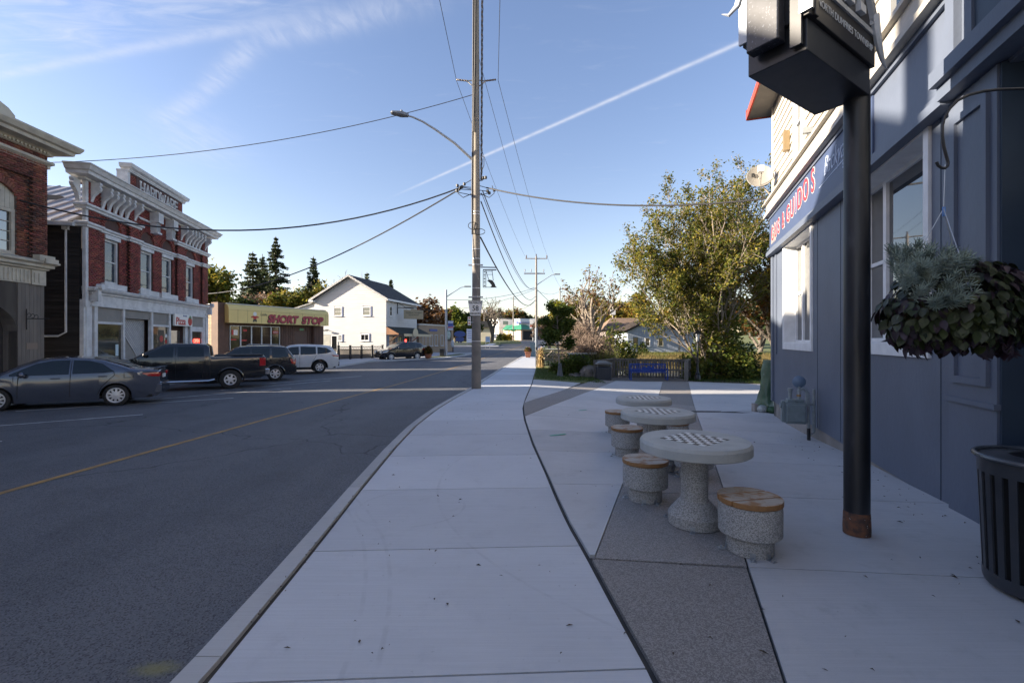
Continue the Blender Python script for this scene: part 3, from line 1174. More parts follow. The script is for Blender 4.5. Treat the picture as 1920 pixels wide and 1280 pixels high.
brickwork('brick', A, -7.6, 0, 4.3, 8.3, M_BRICKO, [(h[0], h[1], h[2], 6.45) for h in holesA], .0, arches=[((h[0] + h[1]) / 2, 5.945, .855, .70) for h in holesA], vf=vfA)
SB = MB()
for i in range(38):                                            # returning side: bricks seen edge on at the corner
    for k in range(8):
        SB.box(-.01, .012, .02 + k * .22 + (.11 if i % 2 else 0), .225 + k * .22 + (.11 if i % 2 else 0), 4.3 + i * .105, 4.395 + i * .105)
SB.build('brick', M_BRICKO, A, kind='stuff')
for k, h in enumerate(holesA):
    f = window(A, h[0], h[1], 4.52, 6.02, fw=.11, v=.06, proud=.02, rec=.06, mf=M_CREAMT, mg=M_GLASS, nv=2, nh=3, sill=.05, bar=.025)
    MB().box(h[0], h[1], .08, .12, 6.02, 6.8).build('tympanum', M_CREAMT, A)
    if k < 2:
        for j in range(9):
            a = h[0] + (h[1] - h[0]) * j / 9
            MB().box(a + .006, a + (h[1] - h[0]) / 9 - .006, .055, .082, 6.03, 6.78).build('plank', M_CREAMT, A)
for k, h in enumerate(holesA[:2]):                             # arch of upright bricks over the panel
    c = (h[0] + h[1]) / 2
    ab = MB()
    for j in range(17):
        a = math.radians(50 + 80 * j / 16)
        M = Matrix.Translation((c + math.cos(a) * .965, -.01, 5.945 + math.sin(a) * .965)) @ Matrix.Rotation(-(a - math.pi / 2), 4, 'Y')
        ab.box(-.036, .036, -.03, .05, -.11, .11, 0, M)
    ab.build('arch', M_BRICKO, A)
cb = MB()
moulding(cb, LA, .02, [(.02, 7.72), (.10, 7.74), (.10, 7.84), (.18, 7.90), (.18, 7.98), (.04, 8.02)])
cb.build('string_course', M_CREAMT, A)
cb = MB()
moulding(cb, LA, .0, [(.10, 8.16), (.16, 8.18), (.16, 8.27), (.24, 8.33), (.55, 8.36), (.57, 8.46), (.66, 8.50), (.74, 8.64), (.74, 8.70), (.1, 8.78)])
cb.build('cornice', M_CREAMT, A)
for j in range(44):
    MB().box(-.13 - .13 * j, -.055 - .13 * j, -.225, -.155, 8.20, 8.27).build('dentil', M_CREAMT, A)
pb2 = MB()
pb2.prism([(-1.55, 8.7), (-1.55, 8.86), (-1.75, 9.02), (-4.4, 9.95), (-7.05, 9.02), (-7.25, 8.7)], -.55, .2, 0, 'y')
pb2.build('pediment', M_CREAMT, A)
lb = MB()
moulding(lb, LA, -.02, [(.02, 4.1), (.10, 4.14), (.10, 4.18), (.20, 4.22), (.20, 4.30), (.30, 4.36), (.30, 4.42), (.05, 4.5)])
lb.box(-.52, .04, -.34, -.1, 4.42, 4.62).box(-.34, .13, -.38, -.08, 4.36, 4.52)
lb.build('shop_cornice', M_CREAMT, A)
fb_ = MB().box(LA, -.5, -.015, .05, 3.62, 4.1)
fb_.box(-.5, .0, -.06, .05, 3.6, 4.1).box(-.43, -.33, -.085, -.05, 3.68, 4.0).box(-.27, -.17, -.085, -.05, 3.68, 4.0)
fb_.build('frieze', M_CREAMT, A)
for j in range(30):
    MB().box(-.60 - j * .13, -.53 - j * .13, -.035, -.012, 3.66, 4.06).build('flute', M_CREAMT, A)
lw = MB()
arch = [(-3.6, -.4), (-3.6, 2.0)] + [(-2.26 + 1.34 * math.cos(math.radians(180 - 12 * k)), 2.0 + .95 * math.sin(math.radians(12 * k))) for k in range(1, 15)] + [(-.92, 2.0), (-.92, -.4)]
for (p, q) in zip(arch, arch[1:]):
    lw.add([(p[0], .02, p[1]), (q[0], .02, q[1]), (q[0], .55, q[1]), (p[0], .55, p[1])], [(0, 1, 2, 3)])
    lw.add([(p[0], .02, p[1]), (q[0], .02, q[1]), (q[0], .02, 3.62), (p[0], .02, 3.62)], [(0, 3, 2, 1), (0, 1, 2, 3)] if abs(p[0] - q[0]) > .001 else [])
lw.box(LA, -3.6, .02, .3, -.4, 3.62).box(-.92, -.0, .02, .3, -.4, 3.62)
lw.build('shop_wall', M_TAUPE, A)
for j in range(7):
    MB().box(-.915 + j * .13, -.79 + j * .13, -.002, .018, -.3, 3.6).build('plank', M_TAUPE, A)
dr = MB().box(-3.6, -.92, .5, .56, -.4, 3.0)
dr.build('door', M_TAUPE, A)
for j in range(16):
    MB().box(-3.55 + j * .165, -3.40 + j * .165, .475, .498, -.3, 2.9).build('plank', mat('dark_door_boards', (.05, .045, .042), (.035, .03, .03), 2, .8), A)
sb = MB()
sb.tube([(-.64, -.02, 2.05), (-.64, -.02, 2.75)], .014).tube([(-.64, -.02, 2.42), (-.64, -.75, 2.42)], .012)
for k in range(3):
    sb.tube([(-.64, -.1 - .12 * k + .06 * math.cos(a), 2.54 - .03 * k + .07 * math.sin(a)) for a in [i * .5 for i in range(12)]], .008, 5)
sb.build('sign_bracket', M_BLACK, A)
MB().box(-.64, -.26, -.012, .0, 1.38, 1.60).build('plaque', M_BRASS, A)
ch = MB().box(-13.9, -13.35, 1.2, 1.8, 8.3, 13.5).box(-14.0, -13.25, 1.1, 1.9, 13.5, 13.75)
ch.build('added_chimney', M_BRICKO, A)  # unseen stack, added for the shadow strip it throws on the restaurant wall
MB().prism([(LA, 8.4), (LA, 9.5), (-15.4, 9.5), (-11.3, 12.3), (-5.7, 8.95), (-5.7, 8.4)], .0, 4.9, 0, 'y').build('upper_storey', M_BRICKO, A)  # unseen gabled block, outline shaped to set the shade line across the street

# ------------------------------------------------------------------ hardware building
WH = (-.2055, .9787)
HWB = thing('hardware_building', 'red brick shop block lettered HARDWARE on its parapet with white bracketed cornice', 'building', (-16.9, 18.5, 0), math.atan2(WH[1], WH[0]))
LH = 11.15
winH = [(1.30, 2.32), (3.95, 5.05), (5.88, 6.98), (8.52, 9.50)]
holH = [(a, c, 4.08, 6.0) for a, c in winH]
b = MB()
wall(b, 0, LH, 3.5, 8.1, holH, .014, .18)
b.add([(LH, 0, -.4), (LH, 6, -.4), (LH, 6, 6.4), (LH, .3, 6.4), (LH, .3, 8.1), (LH, 0, 8.1)], [(0, 1, 2, 3, 4, 5)])
b.box(.05, LH - .05, .3, .35, -.4, 3.5)
b.box(2.96, 8.11, .0, .35, 8.1, 9.42)
b.box(0.05, LH - .05, .25, .45, 8.0, 8.3)
b.add([(0, 6, -.4), (LH, 6, -.4), (LH, 6, 6.4), (5.6, 6, 9.2), (0, 6, 6.3)], [(4, 3, 2, 1, 0)])
b.build('wall', M_MORTR, HWB)


def vfH(u, z):
    if u < .78 or u > LH - .78 or 2.85 < u < 3.65 or 7.3 < u < 8.1:
        return -.11
    if 6.42 < z < 7.0:
        for c in (1.81, 4.5, 6.43, 9.01):
            if math.hypot(u - c, z - 6.30) < .62:
                return .10
    return 0.0


brickwork('brick', HWB, .13, LH, 3.84, 8.1, M_BRICKR, holH, 0.0, vf=vfH)
brickwork('brick', HWB, 3.1, 8.0, 8.3, 9.30, M_BRICKR, (), -.005)
for c in (1.81, 4.5, 6.43, 9.01):
    ab = MB()
    for j in range(17):
        a = math.radians(8 + 164 * j / 16)
        M = Matrix.Translation((c + math.cos(a) * .70, -.01, 6.36 + math.sin(a) * .66)) @ Matrix.Rotation(-(a - math.pi / 2), 4, 'Y')
        ab.box(-.04, .04, -.035, .05, -.10, .10, 0, M)
    ab.build('arch', M_BRICKR, HWB)
for a, c in winH:
    f = window(HWB, a, c, 4.10, 5.98, fw=.10, v=.07, proud=.0, rec=.07, mf=M_WHITEOLD, mg=M_GLASSW, nv=0, nh=1, sill=0, bar=.05)
    MB().box(a - .28, c + .28, -.16, .02, 3.85, 4.09).build('sill', M_WHITEOLD, f)
    MB().box(a - .02, c + .02, -.05, .05, 5.99, 6.15).build('lintel', M_WHITEOLD, f)
cb = MB()
for u0, u1, d in ((-.02, .80, .13), (.80, 2.83, .02), (2.83, 3.67, .13), (3.67, 7.28, .02), (7.28, 8.12, .13), (8.12, LH - .8, .02), (LH - .8, LH + .02, .13)):
    moulding(cb, u0 + .12, u1 - .0 if d < .1 else u1 - .12, [(d, 6.16), (d + .05, 6.18), (d + .05, 6.24), (d + .11, 6.29), (d + .11, 6.36), (d, 6.40)])
cb.build('string_course', M_WHITEOLD, HWB)
cb = MB()
for u0, u1 in ((-.04, 3.7), (7.25, LH + .04)):
    moulding(cb, u0 + .1, u1 - .1, [(.1, 6.86), (.17, 6.88), (.17, 6.96), (.24, 7.0), (.24, 7.08), (.1, 7.12)])
moulding(cb, 3.7, 7.25, [(.0, 7.42), (.06, 7.44), (.06, 7.52), (.0, 7.55)], ret=False)
cb.build('frieze', M_WHITEOLD, HWB)
cb = MB()
moulding(cb, -.06, LH + .06, [(.12, 7.98), (.20, 8.0), (.20, 8.06), (.50, 8.10), (.52, 8.22), (.58, 8.25), (.66, 8.40), (.70, 8.42), (.70, 8.46), (.1, 8.56)])
cb.build('cornice', M_WHITEOLD, HWB)
cb = MB()
cb.prism([(2.86, 9.36), (8.21, 9.36), (8.21, 9.44), (2.86, 9.44)], -.09, .42, 0, 'y')
moulding(cb, 3.0, 8.1, [(.02, 9.40), (.12, 9.42), (.12, 9.48), (.24, 9.54), (.27, 9.66), (.27, 9.70), (.05, 9.76)])
cb.box(2.86, 3.06, -.04, .4, 8.35, 9.38)
cb.build('parapet_cap', M_WHITEOLD, HWB)
bp_ = MB()
prof = [(-.06, 7.12), (-.10, 7.12), (-.13, 7.25), (-.20, 7.45), (-.34, 7.6), (-.42, 7.66), (-.46, 7.76), (-.42, 7.84), (-.46, 7.92), (-.44, 7.99), (-.06, 7.99)]
bp_.prism(prof, -.075, .075, 0, 'x')
bme = bp_.build('bracket', M_WHITEOLD, HWB)
us = [.30, 1.02, 1.44, 1.86, 2.28, 2.70, 3.30, 7.72, 8.35, 8.77, 9.19, 9.61, 10.03, 10.80]
bme.location = (us[0], 0, 0)
for u in us[1:]:
    c = bme.copy()
    COL.objects.link(c)
    c.location = (u, 0, 0)
eb = bme.copy()
COL.objects.link(eb)
eb.location = (-.02, .12, 0)
eb.rotation_euler = (0, 0, -math.pi / 2)
for u in (4.95, 6.45):
    pd = MB()
    pd.prism([(-.17, 7.55), (-.17, 7.02), (-.07, 8.4), (.07, 8.4), (.17, 7.02), (.17, 7.55)], -.30, -.02, 0, 'y')
    pd.box(-.23, .23, -.42, -.02, 7.50, 7.98).box(-.21, .21, -.36, -.02, 6.95, 7.04)
    o = pd.build('pendant', M_WHITEOLD, HWB)
    o.location = (u, 0, 0)
# the parapet lettering: slab letters cut as outlines
GL = {'H': [((0, 0), (0, 1)), ((.62, 0), (.62, 1)), ((0, .5), (.62, .5))], 'A': [((0, 0), (.34, 1)), ((.34, 1), (.68, 0)), ((.13, .32), (.55, .32))],
      'R': [((0, 0), (0, 1)), ((0, 1), (.42, 1)), ((.42, 1), (.58, .88)), ((.58, .88), (.58, .64)), ((.58, .64), (.42, .52)), ((.42, .52), (0, .52)), ((.30, .52), (.62, 0))],
      'D': [((0, 0), (0, 1)), ((0, 1), (.38, 1)), ((.38, 1), (.62, .78)), ((.62, .78), (.62, .22)), ((.62, .22), (.38, 0)), ((.38, 0), (0, 0))],
      'W': [((0, 1), (.22, 0)), ((.22, 0), (.44, .85)), ((.44, .85), (.66, 0)), ((.66, 0), (.88, 1))],
      'E': [((0, 0), (0, 1)), ((0, 1), (.54, 1)), ((0, .52), (.42, .52)), ((0, 0), (.54, 0))],
      'Y': [((0, 1), (.32, .48)), ((.64, 1), (.32, .48)), ((.32, .48), (.32, 0))]}
SERIF = {'H': [(0, 0), (.62, 0), (0, 1), (.62, 1)], 'A': [(0, 0), (.68, 0)], 'R': [(0, 0), (.64, 0), (-.02, 1)], 'D': [(-.03, 0), (-.03, 1)], 'W': [(0, 1), (.88, 1)], 'E': [(-.03, 0), (-.03, 1)],
         'Y': [(0, 1), (.64, 1), (.32, 0)]}
WID = {'H': .62, 'A': .68, 'R': .62, 'D': .62, 'W': .88, 'E': .54, 'Y': .64}


def letter(ch, x0, z0, hgt, wd, y, parent, m, th=.03, M=None, ser=.14, name='letter'):
    mb = MB()
    k = 0
    for (p, q) in GL[ch]:
        a, c = Vector((x0 + p[0] * hgt, 0, z0 + p[1] * hgt)), Vector((x0 + q[0] * hgt, 0, z0 + q[1] * hgt))
        d = (c - a)
        e = d.normalized() * wd * .5
        a, c = a - e, c + e
        s = Vector((-d.z, 0, d.x)).normalized() * wd / 2
        k += 1
        o = y - .0012 * k
        vs = [a + s, a - s, c - s, c + s]
        mb.add([(v.x, o - th, v.z) for v in vs] + [(v.x, y, v.z) for v in vs], [(0, 1, 2, 3), (0, 4, 5, 1), (1, 5, 6, 2), (2, 6, 7, 3), (3, 7, 4, 0), (0, 3, 2, 1)], 0, M)
    for (p, q) in SERIF.get(ch, ()):
        k += 1
        mb.box(x0 + p * hgt - ser * hgt, x0 + p * hgt + ser * hgt, y - th - .0012 * k, y, z0 + q * hgt - wd * .55, z0 + q * hgt + wd * .55 - .001 * k, 0, M)
    return mb.build(name, m, parent)


MB().box(3.55, 7.55, -.034, -.005, 8.56, 9.30).build('name_panel', mat('dark_maroon_panel', (.075, .022, .020), (.06, .02, .018), 3, .7), HWB)
x = 3.88
for chx in 'HARDWARE':
    letter(chx, x, 8.68, .52, .078, -.036, HWB, M_WHITE, ser=.12)
    x += WID[chx] * .52 + .115
# storefront
sf = MB()
moulding(sf, .42, LH - .1, [(.10, 3.53), (.16, 3.56), (.16, 3.62), (.30, 3.68), (.34, 3.76), (.34, 3.80), (.05, 3.86)])
sf.build('shop_cornice', M_WHITEOLD, HWB)
fz = MB().box(.40, LH - .05, -.10, .1, 3.20, 3.53).box(.30, LH, -.14, .1, 3.06, 3.20)
fz.box(.30, .50, -.34, .1, 3.25, 3.82).box(LH - .16, LH + .06, -.34, .1, 3.25, 3.82)
fz.box(-.03, .14, -.10, .02, 3.0, 8.0)
fz.box(.08, .42, -.06, .1, -.4, 3.25).box(-.04, .08, -.04, .1, -.4, 3.3).box(.50, .70, -.10, .1, -.4, 3.06).box(2.42, 2.56, -.10, .05, -.4, 3.06).box(4.72, 4.88, -.10, .05, -.4, 3.06)
fz.box(6.44, 6.62, -.10, .05, -.4, 3.06).box(8.30, 8.60, -.06, .05, -.4, 2.46).box(8.86, 9.02, -.10, .05, -.4, 3.06).box(10.56, 10.76, -.10, .05, -.4, 3.06).box(10.80, LH, -.14, .05, -.4, 3.3)
fz.box(.70, 2.42, -.08, .05, 2.36, 2.46).box(4.88, 6.44, -.08, .05, 2.36, 2.46).box(9.02, 10.56, -.08, .05, 2.18, 2.46).box(9.02, 9.14, -.07, .05, .5, 2.18).box(10.44, 10.56, -.07, .05, .5, 2.18)
fz.box(.70, 2.42, -.08, .05, -.4, .5).box(4.88, 6.44, -.08, .05, -.4, .5).box(9.02, 10.56, -.08, .05, -.4, .5)
fz.build('storefront_frame', M_WHITEOLD, HWB)
for u in (.40, LH - .05):
    MB().lathe([(.03, -.1), (.12, -.1), (.12, .1), (.03, .1)], 14, M=Matrix.Translation((u, -.36, 3.84)) @ Matrix.Rotation(math.pi / 2, 4, 'X')).build('scroll', M_WHITEOLD, HWB)
for a, c in ((.70, 2.42), (4.88, 6.44), (9.02, 10.56)):
    MB().box(a, c, -.03, .03, 2.46, 3.06).build('transom_panel', M_GREYP, HWB)
for a, c, z1 in ((.70, 2.42, 2.36), (4.88, 6.44, 2.36), (9.14, 10.44, 2.18)):
    MB().box(a, c, -.01, .01, .5, z1).build('shop_window', M_GLASSF, HWB)
# recessed entrance lined with diagonal boards
rc = MB().box(2.56, 4.72, .25, .3, -.4, 3.06).box(2.56, 4.72, -.03, .25, 2.68, 3.06)
rc.build('entrance_recess', M_GREYP, HWB)
mdg = mat('grey_diagonal_boards', (.43, .43, .43), (.37, .37, .375), 3, .7, obj=.05)
for j in range(24):
    c0 = 2.0 + j * .155
    pl = clip(clip(clip(clip([(c0 + 3.4, -.4), (c0 + 3.4 + .120, -.4), (c0 - .6 + .120, 3.6), (c0 - .6, 3.6)], 1, 0, 2.565), -1, 0, -4.715), 0, 1, -.38), 0, -1, -2.66)
    # boards run down to the right
    if len(pl) > 2:
        MB().prism(pl, .215, .249, 0, 'y').build('plank', mdg, HWB)
MB().box(6.62, 8.30, .45, .5, -.4, 2.46).build('door', M_DARK, HWB)
MB().box(6.70, 8.0, .10, .12, 0, 2.2).build('door_glass', M_GLASS, HWB)
pz = MB().box(6.80, 8.84, -.20, -.10, 2.46, 3.10)
M_SIGNW = mat('sign_white', (.74, .73, .70), None, rough=.4)
M_SIGNR = mat('sign_red', (.42, .02, .02), None, rough=.4)
M_SIGNK = mat('sign_black', (.02, .02, .02), None, rough=.4)
M_SIGNB = mat('sign_blue', (.04, .08, .30), None, rough=.4)
M_SIGNG = mat('sign_green', (.06, .22, .09), None, rough=.4)
pzs = pz.build('pizza_sign', M_SIGNW, HWB)
text('lettering', 'Pizza', .56, M_SIGNR, pzs, (7.45, -.205, 2.70), shear=.1, bold=.012, w=1.1)
text('lettering', 'VILLAGE', .12, M_SIGNB, pzs, (7.95, -.205, 3.02))
tm = MB()
tm.lathe([(.02, 0), (.24, 0), (.24, .012), (.02, .012)], 18, M=Matrix.Translation((8.55, -.2, 2.74)) @ Matrix.Rotation(math.pi / 2, 4, 'X'))
tm.build('tomato', M_SIGNR, pzs)
tm = MB()
for k in range(5):
    a = math.radians(30 + 30 * k)
    tm.prism([(8.55, 2.86), (8.55 + .16 * math.cos(a - .25), 2.88 + .16 * math.sin(a - .25)), (8.55 + .2 * math.cos(a), 2.88 + .2 * math.sin(a))], -.222, -.213 - .0007 * k, 0, 'y')
tm.build('tomato_leaf', M_SIGNG, pzs)
text('open_sign', 'OPEN', .30, mat('neon_red', (1, .03, .02), None, emit=4), HWB, (9.80, -.03, 1.62), bold=.012)
po = MB().box(5.55, 6.1, -.016, -.012, .9, 2.2)
po.build('poster', M_SIGNK, HWB)
for (u, z, r, m) in ((5.82, 1.75, .17, M_SIGNR), (6.28, 1.9, .1, M_SIGNW), (6.28, 1.6, .1, M_SIGNR), (6.28, 1.3, .1, mat('food_print', (.4, .2, .08), None))):
    MB().lathe([(.01, 0), (r, 0), (r, .004), (.01, .004)], 14, M=Matrix.Translation((u, -.02, z)) @ Matrix.Rotation(math.pi / 2, 4, 'X')).build('printed_disc', m, HWB)
text('lettering', 'PIZZERIA', .14, M_SIGNR, HWB, (5.4, -.02, 1.05), bold=.004)
MB().box(2.02, 2.22, -.018, -.012, 1.0, 1.5).build('notice', mat('pale_blue_paper', (.5, .62, .66), None), HWB)
# side wall of dark boards, gutter, pipe and metal roof
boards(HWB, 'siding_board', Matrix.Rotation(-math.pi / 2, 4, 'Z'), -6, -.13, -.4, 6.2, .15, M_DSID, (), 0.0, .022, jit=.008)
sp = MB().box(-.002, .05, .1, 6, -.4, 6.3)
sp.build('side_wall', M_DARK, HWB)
ng = 10
for j in range(ng):
    y0 = .35 + j * .56
    MB().add([(-.25, y0, 6.30), (-.25, y0 + .54, 6.30), (5.6, y0 + .54, 9.25), (5.6, y0, 9.25), (-.25, y0 + .555, 6.26), (5.6, y0 + .555, 9.2)],
             [(0, 3, 2, 1), (1, 2, 5, 4)]).build('roof_panel', M_MROOF, HWB)
    MB().add([(-.25, y0 - .02, 6.30), (-.25, y0 + .02, 6.30), (-.25, y0, 6.36), (5.6, y0 - .02, 9.25), (5.6, y0 + .02, 9.25), (5.6, y0, 9.31)],
             [(0, 2, 5, 3), (2, 1, 4, 5), (0, 1, 2)]).build('roof_seam', M_MROOF, HWB)
MB().add([(5.6, .3, 9.25), (5.6, 6.1, 9.25), (11.3, 6.1, 6.4), (11.3, .3, 6.4)], [(0, 3, 2, 1), (0, 1, 2, 3)]).build('roof', M_MROOF, HWB)
gt = MB().box(-.36, -.22, .15, 6, 6.12, 6.24).box(-.25, .02, .2, 6, 6.2, 6.28)
gt.build('gutter', M_WHITEOLD, HWB)
MB().box(2.9, 3.6, 2.6, 3.2, 7.75, 8.1).build('roof_vent', mat('dark_vent', (.10, .09, .08), None), HWB)
dp = MB().tube([(-.06, .55, 6.1), (-.06, .55, 2.0), (-.06, .8, 1.85), (-.06, 6, 1.83)], .04, 8)
dp.box(-.14, -.0, .45, .65, 6.0, 6.15)
dp.build('downpipe', M_WHITEOLD, HWB, smooth=True)

# ------------------------------------------------------------------ the yellow-fronted convenience shop
WS = (.4027, .9153)
SS = thing('convenience_shop', 'low brown shop under a long yellow sign reading Little SHORT STOP', 'building', (-19.0, 32.0, 0), math.atan2(WS[1], WS[0]))
M_BROWN = mat('brown_vertical_boards', (.115, .062, .042), (.085, .047, .033), 1.5, .75, obj=.12)
M_BLOCK = mat('tan_block', (.36, .28, .19), (.30, .235, .165), 1.2, .9, c3=(.20, .16, .12), sc3=3, f3=(.6, .8), obj=.05)
M_YSIGN = mat('yellow_sign_plastic', (.78, .61, .23), (.72, .56, .21), .7, .5, c3=(.50, .37, .13), sc3=2.2, f3=(.6, .85))
b = MB()
b.box(-.68, 8.0, .34, 12, -.5, 3.6).box(-1.02, -.68, .1, 12, -.5, 3.4)
b.build('wall', mat('shop_wall', (.10, .055, .038), None), SS)
b = MB().box(-1.12, -.66, -.06, .6, -.5, 4.18)
b.build('pillar', M_BROWN, SS)
holS = [(-.05, 3.95, .35, 2.68), (5.40, 6.55, -.5, 2.35)]
uprights(SS, 'wall_board', I4, -.64, 7.0, -.5, 2.82, .205, M_BROWN, holS, .33, .02, .016)
uprights(SS, 'wall_board', I4, 7.05, 8.02, -.5, 2.82, .205, M_BROWN, (), .05, .02, .016)
MB().box(7.0, 8.0, .055, .34, -.5, 2.82).build('corner_wall', M_BROWN, SS)
us = [-.05, .75, 1.58, 2.40, 3.18, 3.95]
for i, (a, c) in enumerate(zip(us, us[1:])):
    f = window(SS, a, c, .35, 2.68, fw=.05, v=.31, proud=.03, rec=.03, mf=M_STEEL, mg=M_GLASSF, nv=0, nh=0, sill=0)
for (u, z, w_, h_, m) in ((.40, 2.2, .3, .36, M_SIGNW), (.18, 2.2, .14, .34, M_SIGNR), (1.1, 2.35, .3, .14, M_SIGNR), (3.6, 2.25, .5, .22, M_SIGNR), (2.95, .95, .22, .3, M_SIGNW), (3.35, .95, .2, .3, M_SIGNW), (.25, 1.7, .4, .1, M_SIGNR), (1.0, 1.65, .45, .1, M_SIGNR)):
    MB().box(u - w_ / 2, u + w_ / 2, .318, .328, z - h_ / 2, z + h_ / 2).build('poster', m, SS)
text('lettering', 'OPEN', .16, M_SIGNW, SS, (3.6, .312, 2.25))
d = window(SS, 5.55, 6.40, -.4, 2.25, fw=.09, v=.5, proud=.02, rec=.02, mf=M_STEEL, mg=M_GLASS, nv=0, nh=0, sill=0)
d.name = 'door'
MB().box(5.8, 6.2, .30, .31, 2.42, 2.6).build('house_number', M_SIGNG, SS)
for j in range(4):
    MB().box(5.75 + .12 * j, 5.85 + .12 * j, .45, .46, 1.3 + .1 * j, 1.55 + .1 * j).build('sticker', (M_SIGNR, M_SIGNW, M_SIGNB, mat('pink_print', (.7, .1, .3), None))[j], SS)
sg = MB()
pr = [(.34, 2.84), (-.45, 2.84), (-.45, 3.72), (-.42, 3.88), (-.32, 4.02), (-.16, 4.10), (.34, 4.12)]
sg.prism(pr, -.64, 8.1, 0, 'x')
sign = sg.build('fascia_sign', M_YSIGN, SS)
for u in (.0, .72, 1.8, 3.0, 4.2, 5.4, 6.6, 7.75):
    MB().box(u, u + .012, -.454, -.44, 2.86, 3.75).build('panel_seam', mat('seam_brown', (.20, .14, .05), None), sign)
MB().box(-.6, 8.08, -.453, -.44, 3.70, 3.712).build('panel_seam', MATS['seam_brown'], sign)
cap = MB().box(-.62, 8.08, -.2, 2, 4.11, 4.15)
cap.build('cap_flashing', M_WHITE, SS)


def shadow_text(s, size, loc, parent, **k):
    a = text('lettering', s, size, M_SIGNK, parent, (loc[0] - .03, loc[1], loc[2] - .05), ext=.01, **k)
    b = text('lettering', s, size, mat('letter_red', (.36, .022, .045), None, rough=.4), parent, (loc[0], loc[1] - .03, loc[2]), ext=.012, **k)
    return b


shadow_text('SHORT', .76, (3.60, -.455, 3.20), sign, shear=.18, bold=.040, w=2.75)
shadow_text('STOP', .76, (6.36, -.455, 3.20), sign, shear=.18, bold=.040, w=2.2)
text('lettering', 'Little', .26, M_SIGNK, sign, (1.98, -.458, 3.48), shear=.12)
fg = MB()                                           # plain little figure printed on the sign
fg.lathe([(.01, 0), (.14, 0), (.14, .01), (.01, .01)], 14, M=Matrix.Translation((1.28, -.45, 3.50)) @ Matrix.Rotation(math.pi / 2, 4, 'X'))
fg.build('figure_head', M_SIGNW, sign)
MB().prism([(1.14, 3.36), (1.42, 3.36), (1.58, 3.30), (1.56, 3.22), (1.40, 3.24), (1.40, 3.14), (1.16, 3.14), (1.16, 3.24), (1.0, 3.22), (.98, 3.30)], -.463, -.448, 0, 'y').build('figure_body', M_SIGNR, sign)
MB().prism([(1.17, 3.135), (1.39, 3.135), (1.44, 2.95), (1.34, 2.94), (1.28, 3.05), (1.22, 2.94), (1.12, 2.95)], -.463, -.448, 0, 'y').build('figure_legs', M_SIGNK, sign)
for i in range(17):                                  # block side wall: courses of blocks
    for j in range(7):
        y0 = .1 + j * .8 + (.4 if i % 2 else 0)
        MB().box(-1.045, -1.02, y0 + .006, y0 + .79, -.45 + i * .225, -.45 + i * .225 + .215).build('block', M_BLOCK, SS)
MB().box(-1.06, -.6, .05, 8, 3.4, 3.5).build('coping', M_STEEL, SS)
st_ = MB().tube([(-1.07, 1.4, .9), (-1.07, 1.4, 6.2)], .05, 7).tube([(-1.5, 1.4, 5.35), (-.7, 1.4, 5.4)], .035, 6)
st_.build('service_mast', mat('rusty_pipe', (.16, .085, .06), None), SS)

# ------------------------------------------------------------------ white clapboard house
WW = (.18, .9837)
WHH = thing('white_house', 'white clapboard gabled house with dark roof and restaurant porch', 'building', (-12.6, 47, 0), math.atan2(WW[1], WW[0]))
M_CLAP = mat('white_clapboard', (.54, .54, .535), (.50, .50, .495), .8, .55, obj=.015)
M_SHING = mat('dark_shingles', (.055, .055, .06), (.04, .04, .045), 4, .9, isl=.2)
PK, EV, DP = 8.12, 5.83, 8.75
lim = lambda z: (-7.9, 0) if z <= EV else (-3.9 - 4.0 * (PK - z) / (PK - EV), -3.9 + 3.9 * (PK - z) / (PK - EV))
gw = [(-5.72, -4.83, 4.1, 5.0), (-2.54, -1.67, 4.1, 5.0), (-2.77, -1.84, 1.58, 2.26), (-5.15, -4.8, 1.55, 2.2)]
gd = [(-6.04, -5.27, .3, 2.15), (-6.86, -6.1, .3, 2.15)]
b = MB()
b.box(.02, 8.05, .03, 7.88, -1.2, EV)
b.prism([(0.02, EV), (7.88, EV), (3.9, PK - .03)], .02, 8.05, 0, 'x')
b.build('wall', M_CLAP, WHH)
boards(WHH, 'siding_board', RM90, -7.9, 0, .75, 9.25, .182, M_CLAP, gw + gd, 0.0, .022, gap=.010, lim=lim)
boards(WHH, 'siding_board', I4, 0.02, 8.05, 3.0, EV - .05, .182, M_CLAP, [(.7, 1.34, 4.1, 5.1)], 0.0, .022, gap=.010)
for g in gw:
    window(WHH, g[0], g[1], g[2], g[3], RM90, fw=.07, v=0, proud=.06, rec=.0, nv=0 if g[3] > 4 else 1, nh=1 if g[3] > 4 else 0)
    MB().box(g[1] + .04, g[1] + .13, -.05, -.03, g[2], g[3] + .05, 0, RM90).build('shutter', mat('blue_shutter', (.14, .17, .30), None), WHH)
window(WHH, .70, 1.34, 4.1, 5.1, I4, proud=.06, rec=0)
f = window(WHH, -6.04, -5.27, .3, 2.15, RM90, fw=.1, proud=.05, rec=0, nh=0, sill=0)
f.name = 'door'
MB().box(-6.86, -6.1, -.05, .0, .3, 2.15, 0, RM90).build('garage_door', mat('aged_door', (.46, .45, .40), (.36, .36, .32), 2, .8), WHH)
lp2 = MB().tube([(-6.5, 0, 2.75), (-6.5, -.25, 2.7)], .03, 6, 0).cbox((-6.45, -.3, 2.62), (.5, .12, .10))
for i, v in enumerate(lp2.v):
    lp2.v[i] = tuple(RM90 @ Vector(v))
lp2.build('wall_lamp', M_BLACK, WHH)
MB().box(-7.95, .02, -.03, .06, -1.3, .74, 0, RM90).build('foundation', mat('grey_parging', (.22, .20, .18), (.16, .15, .135), 1.5, .9), WHH)
rf = MB()
ov, th = .45, .10
